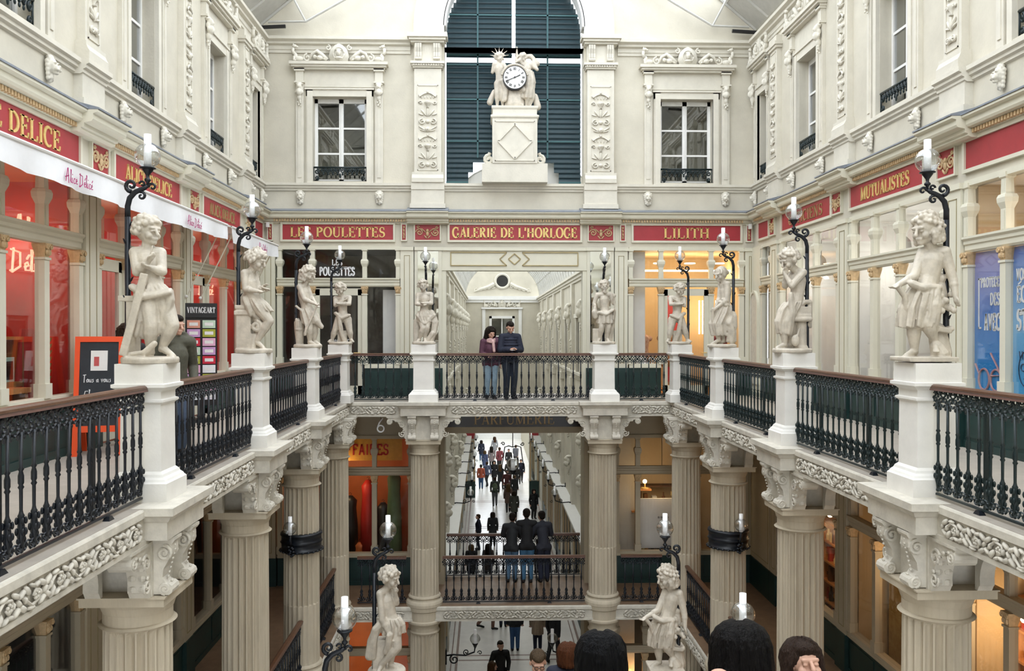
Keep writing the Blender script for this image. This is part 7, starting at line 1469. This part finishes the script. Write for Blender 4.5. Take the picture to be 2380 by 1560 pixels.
person_set('stand', 1.72); person_set('walk', 1.72, stride=1.0); person_set('walkl', 1.66, stride=0.8, long=True, hair='long'); person_set('standl', 1.66, long=True, hair='bob'); person_set('pocket', 1.78, arms='pocket', hair='short')
person_set('rail', 1.78, arms='rail', lean=.22, hp=18); person_set('phoneman', 1.80, arms='phone', quilt=True, vox=.011, hy=0, hp=28); person_set('cuddle', 1.66, arms='x', hood=True, scarf=True, hair='long', vox=.012, hy=18, hp=20, lean=.05)
PI2 = PI / 2
BLK_, NAVY, JEAN, LJEAN, DK = (.012, .012, .014), (.012, .016, .035), (.035, .09, .20), (.30, .42, .52), (.02, .02, .022)
# couple at the end balustrade
person('phoneman', (0.55, DB + 0.42, 0), 0.25, 'man in a navy quilted jacket looking at his phone at the end balustrade', NAVY, (.02, .03, .05), sc=1.0); person('cuddle', (0.10, DB + 0.46, 0), 0.15, 'woman in a plum coat and pink scarf leaning on the man with the phone', (.10, .035, .06), LJEAN, scarf=(.62, .40, .38))
t = empty('mobile_phone', (0.586, DB + 0.42 - 0.315, 1.145), 0.25); MB().box(-0.04, 0.04, -0.075, 0.075, 0, 0.01).build('case', 'white', t); MB().box(-0.035, 0.035, -0.07, 0.07, 0.01, 0.012).build('screen', 'black', t); tag(t, 'white phone held by the man in the quilted jacket', 'phone')
# left gallery
person_set('olive', 1.80, arms='pocket', quilt=False, hood=True, vox=.013, hy=15, hp=10); person('olive', (-3.93, 11.0, 0), 0.75, 'person in an olive parka behind the nearest left statue', (.085, .080, .055), (.07, .10, .16)); 
person_set('curly', 1.68, hair='curly', vox=.014, long=True, hy=10); person('curly', (-5.02, 12.25, 0), 0.9, 'woman with dark curly hair beside the chalkboard', (.015, .015, .018), DK, hair=(.035, .018, .010))
# middle level, leaning over the farther balustrade
person('rail', (1.00, DW + 0.05, ZM), PI, 'person in black jacket and blue jeans leaning over the farther balustrade', BLK_, (.06, .17, .30)); person('rail', (0.62, DW + 0.1, ZM), PI - 0.2, 'dark jacketed person left of the blue jeans at the farther balustrade', (.02, .022, .025), (.08, .16, .26), sc=.94); person('rail', (1.42, DW + 0.1, ZM), PI + 0.25, 'patterned dark jacketed person right of the blue jeans at the farther balustrade', (.03, .032, .045), NAVY, sc=.96)
# ground floor of the passage
CROWD = [('stand', .95, 28.4, PI, 'person in a dark coat and jeans seen from behind below the middle beam', BLK_, JEAN, 1.02), ('standl', 1.70, 28.4, PI, 'person in a beige coat seen from behind below the middle beam', (.30, .22, .15), NAVY, 1.0), ('walk', 2.15, 27.5, PI - .4, 'stooping dark figure right of the beige coat', BLK_, DK, .98), ('walk', .03, 30.5, PI2, 'person in red-brown boots below the middle beam', DK, (.20, .10, .07), .98), ('stand', .61, 30.7, PI, 'person in dark shoes left of the jeans below the middle beam', DK, NAVY, .98),
 ('walk', .52, 51.8, PI, 'man with a green backpack walking away down the passage', (.05, .06, .05), (.10, .10, .11), 1.03), ('standl', 1.55, 47.6, PI, 'woman in a grey-green parka walking away down the passage', (.06, .065, .05), BLK_, 1.02), ('walkl', 1.28, 50.0, PI, 'woman in a brown coat behind the grey-green parka', (.13, .08, .06), DK, 1.0), ('standl', 2.67, 48.3, .3, 'woman with a red scarf near the right shops of the passage', BLK_, DK, 1.0), ('pocket', -.37, 41.5, -PI2, 'person in a dark navy jacket looking left in the passage', NAVY, (.03, .035, .05), .97), ('standl', .32, 42.2, PI, 'person in a black coat with orange fur collar in the passage', (.02, .022, .024), BLK_, 1.0),
 ('standl', -.63, 36.0, PI, 'left dark silhouette just beyond the farther balustrade', BLK_, BLK_, .98), ('walkl', .08, 36.2, PI, 'right dark silhouette just beyond the farther balustrade', (.03, .02, .02), BLK_, .96), ('stand', 2.2, 36.5, PI, 'dark silhouette at the right end of the farther balustrade', BLK_, DK, .98),
 ('pocket', .40, 24.4, .2, 'man in a black jacket facing up at the foot of the stairs', BLK_, DK, 1.0), ('walkl', .16, 23.3, PI2, 'woman with long brown hair at the foot of the stairs', (.03, .03, .035), DK, .96)]
FAR = [(-.35, 57.5, (.45, .10, .05), JEAN, 'orange-red jacket'), (.05, 58.5, (.10, .12, .2), DK, 'blue-grey jacket'), (.55, 59, BLK_, DK, 'long black coat'), (.95, 57.2, BLK_, BLK_, 'black coat beside the hanging lamp'), (1.55, 58.2, (.05, .045, .04), DK, 'brown-black coat'), (2.0, 57, BLK_, DK, 'black parka on the right'), (2.4, 59.5, NAVY, DK, 'navy parka by the right pier'), (-.1, 64, (.08, .10, .2), JEAN, 'blue coat far back'), (.4, 66, (.25, .2, .2), DK, 'grey coat far back'), (1.0, 64.5, (.2, .04, .05), DK, 'dark red coat far back'), (1.7, 65, DK, DK, 'charcoal coat far back'), (2.3, 67, (.14, .14, .16), DK, 'slate coat far back'), (-.4, 70, NAVY, JEAN, 'navy coat farthest on the left'), (.7, 72, (.3, .3, .32), NAVY, 'pale grey coat farthest back'), (1.3, 54.0, (.10, .03, .03), DK, 'maroon jacket just before the end opening'), (1.75, 53.2, DK, DK, 'black jacket just before the end opening')]
for i, (x, d, c, tr, nm) in enumerate(FAR): CROWD.append((('stand', 'walk', 'standl', 'walkl', 'pocket')[i % 5], x, d, (PI, PI + .4, 0, PI - .5)[i % 4], 'passer-by in a ' + nm, c, tr, .95 + .02 * (i % 5)))
hc = [(.02, .014, .010), (.06, .03, .015), (.03, .02, .012), (.12, .07, .03)]
for i, (key, x, d, rz, lab, c, tr, s) in enumerate(CROWD): person(key, (x, d, ZG), rz, lab, c, tr, hair=hc[i % 4] if 'long brown' not in lab else (.10, .05, .022), sc=s)
t = empty('backpack', (.52, 51.8 - 0.22, ZG + 1.2)); b = MB(); b.ell((0, 0, 0), (.16, .10, .24), 12, 8); t2 = fuse(b, 'bag', plain('bag_green', (.10, .14, .08)), .02, 1); link('bag', t2, t); MB().ell((0, -.09, -.06), (.11, .04, .09)).build('pocket', plain('bag_green2', (.08, .11, .07)), t, True); tag(t, 'green backpack worn in the passage', 'backpack')
# people on the stairs in front, seen from above
person_set('headdark', 1.70, hair='bob', vox=.009); person_set('headbig', 1.74, hair='big', vox=.009, hp=10); person_set('bald', 1.60, hair='short', vox=.010, hp=30); person_set('scarfw', 1.68, hair='bob', scarf=True, vox=.008, hy=-8, hp=-16); person_set('glasses', 1.76, hair='short', vox=.009, hp=22); person_set('brownback', 1.66, hair='bob', vox=.010)
zs = lambda d: ZL if d > 8.8 else ZL / 23 * math.ceil((d - 1.1) / .335)
def on_stairs(key, X, d, zh, rz, *a, **k):
    """zh: height of the head centre"""
    out, h = WARD[key]; f = zs(d); s = (zh - f) / (h * .925); return person(key, (X, d, f), rz, *a, sc=s, **k)
on_stairs('headdark', .61, 4.55, -.16, PI, 'person with short black hair seen from behind at the bottom edge', (.02, .05, .10), DK, hair=(.004, .004, .005)); on_stairs('headbig', 1.45, 4.85, -.24, PI, 'person with a full mane of dark hair seen from behind', BLK_, DK, hair=(.005, .004, .004)); on_stairs('bald', 1.16, 4.2, -.20, PI, 'bald person whose scalp just enters the bottom edge', DK, DK, hair=None)
on_stairs('scarfw', 2.02, 5.45, -.53, .25, 'woman in a crimson scarf climbing the stairs towards the viewer', (.03, .03, .035), DK, hair=(.035, .02, .014), scarf=(.28, .015, .035)); p_ = on_stairs('glasses', .60, 10.0, -2.26, .05, 'man with glasses looking down on the stairs', NAVY, DK, hair=(.09, .06, .035)); on_stairs('brownback', .98, 10.3, -2.30, PI, 'woman with chestnut bob seen from behind on the stairs', NAVY, DK, hair=(.10, .035, .015))
h_ = WARD['glasses'][1]; hd = Vector(adult(h_)['hd']); g_ = MB()
for s in (-1, 1): g_.tube([(hd.x + s * .030 + .023 * math.cos(i * PI / 7), hd.y - .098 * h_ * .70 * 1.05 - .004, hd.z - .022 + .017 * math.sin(i * PI / 7)) for i in range(15)], .0035, 5); g_.tube([(hd.x + s * .053, hd.y - .10, hd.z - .018), (hd.x + s * .085, hd.y + .01, hd.z + .0)], .0035, 5)
g_.tube([(hd.x - .008, hd.y - .122, hd.z - .02), (hd.x + .008, hd.y - .122, hd.z - .02)], .0035, 5); g_.build('glasses', 'black', p_)
# ================================================================== furniture of the gallery and passage
# chalkboard
t = empty('chalkboard_stand', (-4.98, 11.2, 0), 0.22); W2 = .29
for nm, y0, y1 in (('front_board', -.12, .10), ('rear_board', .42, .14)):
    b = MB(); tilt = math.atan2(y1 - y0, 1.5)
    for x in (-W2, W2 - .06): b.prism([(y0, 0), (y0 + .04 * (1 if y0 > 0 else 1), 0), (y1 + .04, 1.52), (y1, 1.52)], x, x + .06, 'x')
    def bar(z0, z1): 
        f = lambda z: y0 + (y1 - y0) * z / 1.52
        b.prism([(f(z0), z0), (f(z0) + .04, z0), (f(z1) + .04, z1), (f(z1), z1)], -W2 + .06, W2 - .06, 'x')
    bar(1.45, 1.52); bar(.30, .38); q = b.build(nm, 'orange', t); f = lambda z: y0 + (y1 - y0) * z / 1.52; s = MB(); s.prism([(f(.38) + .012, .38), (f(.38) + .03, .38), (f(1.45) + .03, 1.45), (f(1.45) + .012, 1.45)], -W2 + .06, W2 - .06, 'x'); s.build('slate', 'slate', q)
    if nm == 'front_board':
        rx = (math.atan2(y1 - y0, 1.52),)
        def onb(mb_, nm2, m_, x, z): 
            o = mb_.build(nm2, m_, q); o.location = (x, f(z) + .010, z); o.rotation_euler = (-rx[0], 0, 0)
        onb(MB().box(-.10, .10, -.004, 0, 0, .26), 'paper_sheet', 'white', .0, 1.08); onb(MB().box(-.06, .0, -.007, -.003, .06, .18), 'paper_print', plain('print_red', (.6, .1, .1)), .0, 1.08); onb(script('Tous a vous', .10, .34, .09), 'chalk_writing', 'chalk', -.02, .93); onb(script('Clorsout', .09, .30, .09), 'chalk_writing', 'chalk', -.02, .74); onb(script('au tour a', .09, .34, .09), 'chalk_writing', 'chalk', -.01, .56)
tag(t, 'orange framed chalkboard standing beside the nearest left statue', 'chalkboard')
# postcard rack
t = empty('postcard_rack', (-4.93, 15.05, 0), 0.35); b = MB(); b.box(-.26, .26, 0, .05, .3, 1.82); b.box(-.28, .28, -.02, .3, 0, .06); b.box(-.05, .05, .02, .12, .06, .5); b.build('back_panel', 'black', t); hdr = MB().box(-.26, .26, -.03, .02, 1.82, 2.07).build('header', 'black', t); letters('VINTAGEART', .10, .46, .006, .8).build('lettering', 'chalk', hdr, loc=(0, -.032, 1.90))
cc = [('white', (.85, .86, .88)), ('lime', (.55, .62, .10)), ('crimson', (.62, .02, .05)), ('grey', (.25, .25, .25)), ('lilac', (.60, .35, .62)), ('pale', (.75, .72, .78)), ('coral', (.75, .35, .25)), ('rose', (.80, .45, .62)), ('teal', (.05, .35, .28)), ('olive', (.40, .42, .05)), ('pink', (.80, .20, .50)), ('mint', (.55, .70, .55))]
for r_ in range(9):
    for c_ in range(2):
        nm, cv = cc[(r_ * 2 + c_ * 5 + r_ // 3) % len(cc)]; o = MB().box(-.105, .105, -.035, -.01, 0, .135).build('card', plain('card_' + nm, cv), t, loc=(-.125 + .25 * c_, 0, .40 + r_ * .155)); MB().box(-.07, .07, -.038, -.034, .04, .095).build('card_print', plain('card_inner', (.88, .86, .84)), o)
tag(t, 'black rack of colourful postcards with a lettered header', 'rack')
# hanging lamp under the end gallery
t = empty('hanging_lamp', (.66, DW + 0.3, 0)); b = MB(); b.tube([(0, 0, -.93), (0, 0, -1.30)], .012, 6)
for s in (-1, 1): b.tube([(0, 0, -1.30), (s * .10, 0, -1.27), (s * .20, 0, -1.30), (s * .24, 0, -1.60), (s * .28, 0, -1.82), (s * .14, 0, -1.95), (0, 0, -1.97)], .014, 6); b.tube(spiral(s * .24, -1.22, .05, 1.2, PI, 0, 12, .2, s), .012, 5)
b.build('frame', 'iron', t, True); MB().ell((0, 0, -1.72), .15, 18, 12).build('globe', 'globe', t, True); MB().lathe([(.05, -1.88), (.05, -1.6)], 12).build('chimney', 'opal', t, True); MB().lathe([(.03, -1.98), (.09, -1.9), (.10, -1.87)], 12).build('cup', 'iron', t, True); tag(t, 'black framed hanging lamp under the dark lintel sign', 'lamp')
# bracket lamps in the passage
def bracket(name_, x, d, z, s, label):
    t = empty('bracket_lamp', (x, d, z)); b = MB(); b.tube([(0, 0, 0), (s * .2, 0, .02), (s * .5, 0, .0), (s * .72, 0, .08), (s * .74, 0, .2)], .02, 6); b.tube(spiral(s * .22, -.10, .13, 1.4, PI / 2, 0, 16, .2, s), .018, 6); b.tube(spiral(s * .52, .08, .08, 1.3, -PI / 2, 0, 14, .2, -s), .014, 6); b.tube(spiral(s * .86, .06, .06, 1.1, PI, 0, 12, .2, -s), .012, 6); b.box(*sorted((0, s * .03)), -.08, .08, -.2, .15); b.lathe([(.02, .18), (.06, .27), (.08, .29)], 10, (s * .74, 0, 0))
    b.build('scroll_arm', 'iron', t, True); MB().ell((s * .74, 0, .41), .13, 16, 10).build('globe', 'globe', t, True); MB().lathe([(.04, .3), (.04, .64)], 10, (s * .74, 0, 0)).build('chimney', 'opal', t, True); tag(t, label, 'lamp', 'bracket lamps along the passage')
WDS = ('nearest', 'second', 'third', 'fourth', 'fifth', 'sixth')
for k in range(6):
    d = 33.1 + 3.45 * k; bracket('', PX0 + .13 if False else PX0, d, -5.05, 1, '%s scroll bracket lamp on the left passage wall' % WDS[k]); bracket('', PX1, d, -5.05, -1, '%s scroll bracket lamp on the right passage wall' % WDS[k])
bracket('', -1.02, DW + .5, -6.55, 1, 'low scroll bracket lamp below the middle beam, left'); bracket('', 2.40, DW + .5, -6.55, -1, 'low scroll bracket lamp below the middle beam, right')
# little sensors under the cornice
for x, lab in ((-5.25, 'tiny white sensor under the cornice in the left corner'), (6.45, 'tiny white sensor under the cornice in the right corner')):
    t = empty('alarm_sensor', (x, DW - .14, 4.08)); MB().box(-.035, .035, -.06, .0, 0, .12).build('case', 'white', t); MB().tube([(0, 0, .06), (0, .10, .09)], .012, 6).build('bracket', 'white', t); tag(t, lab, 'sensor')
bpy.data.scenes.remove(_ts)
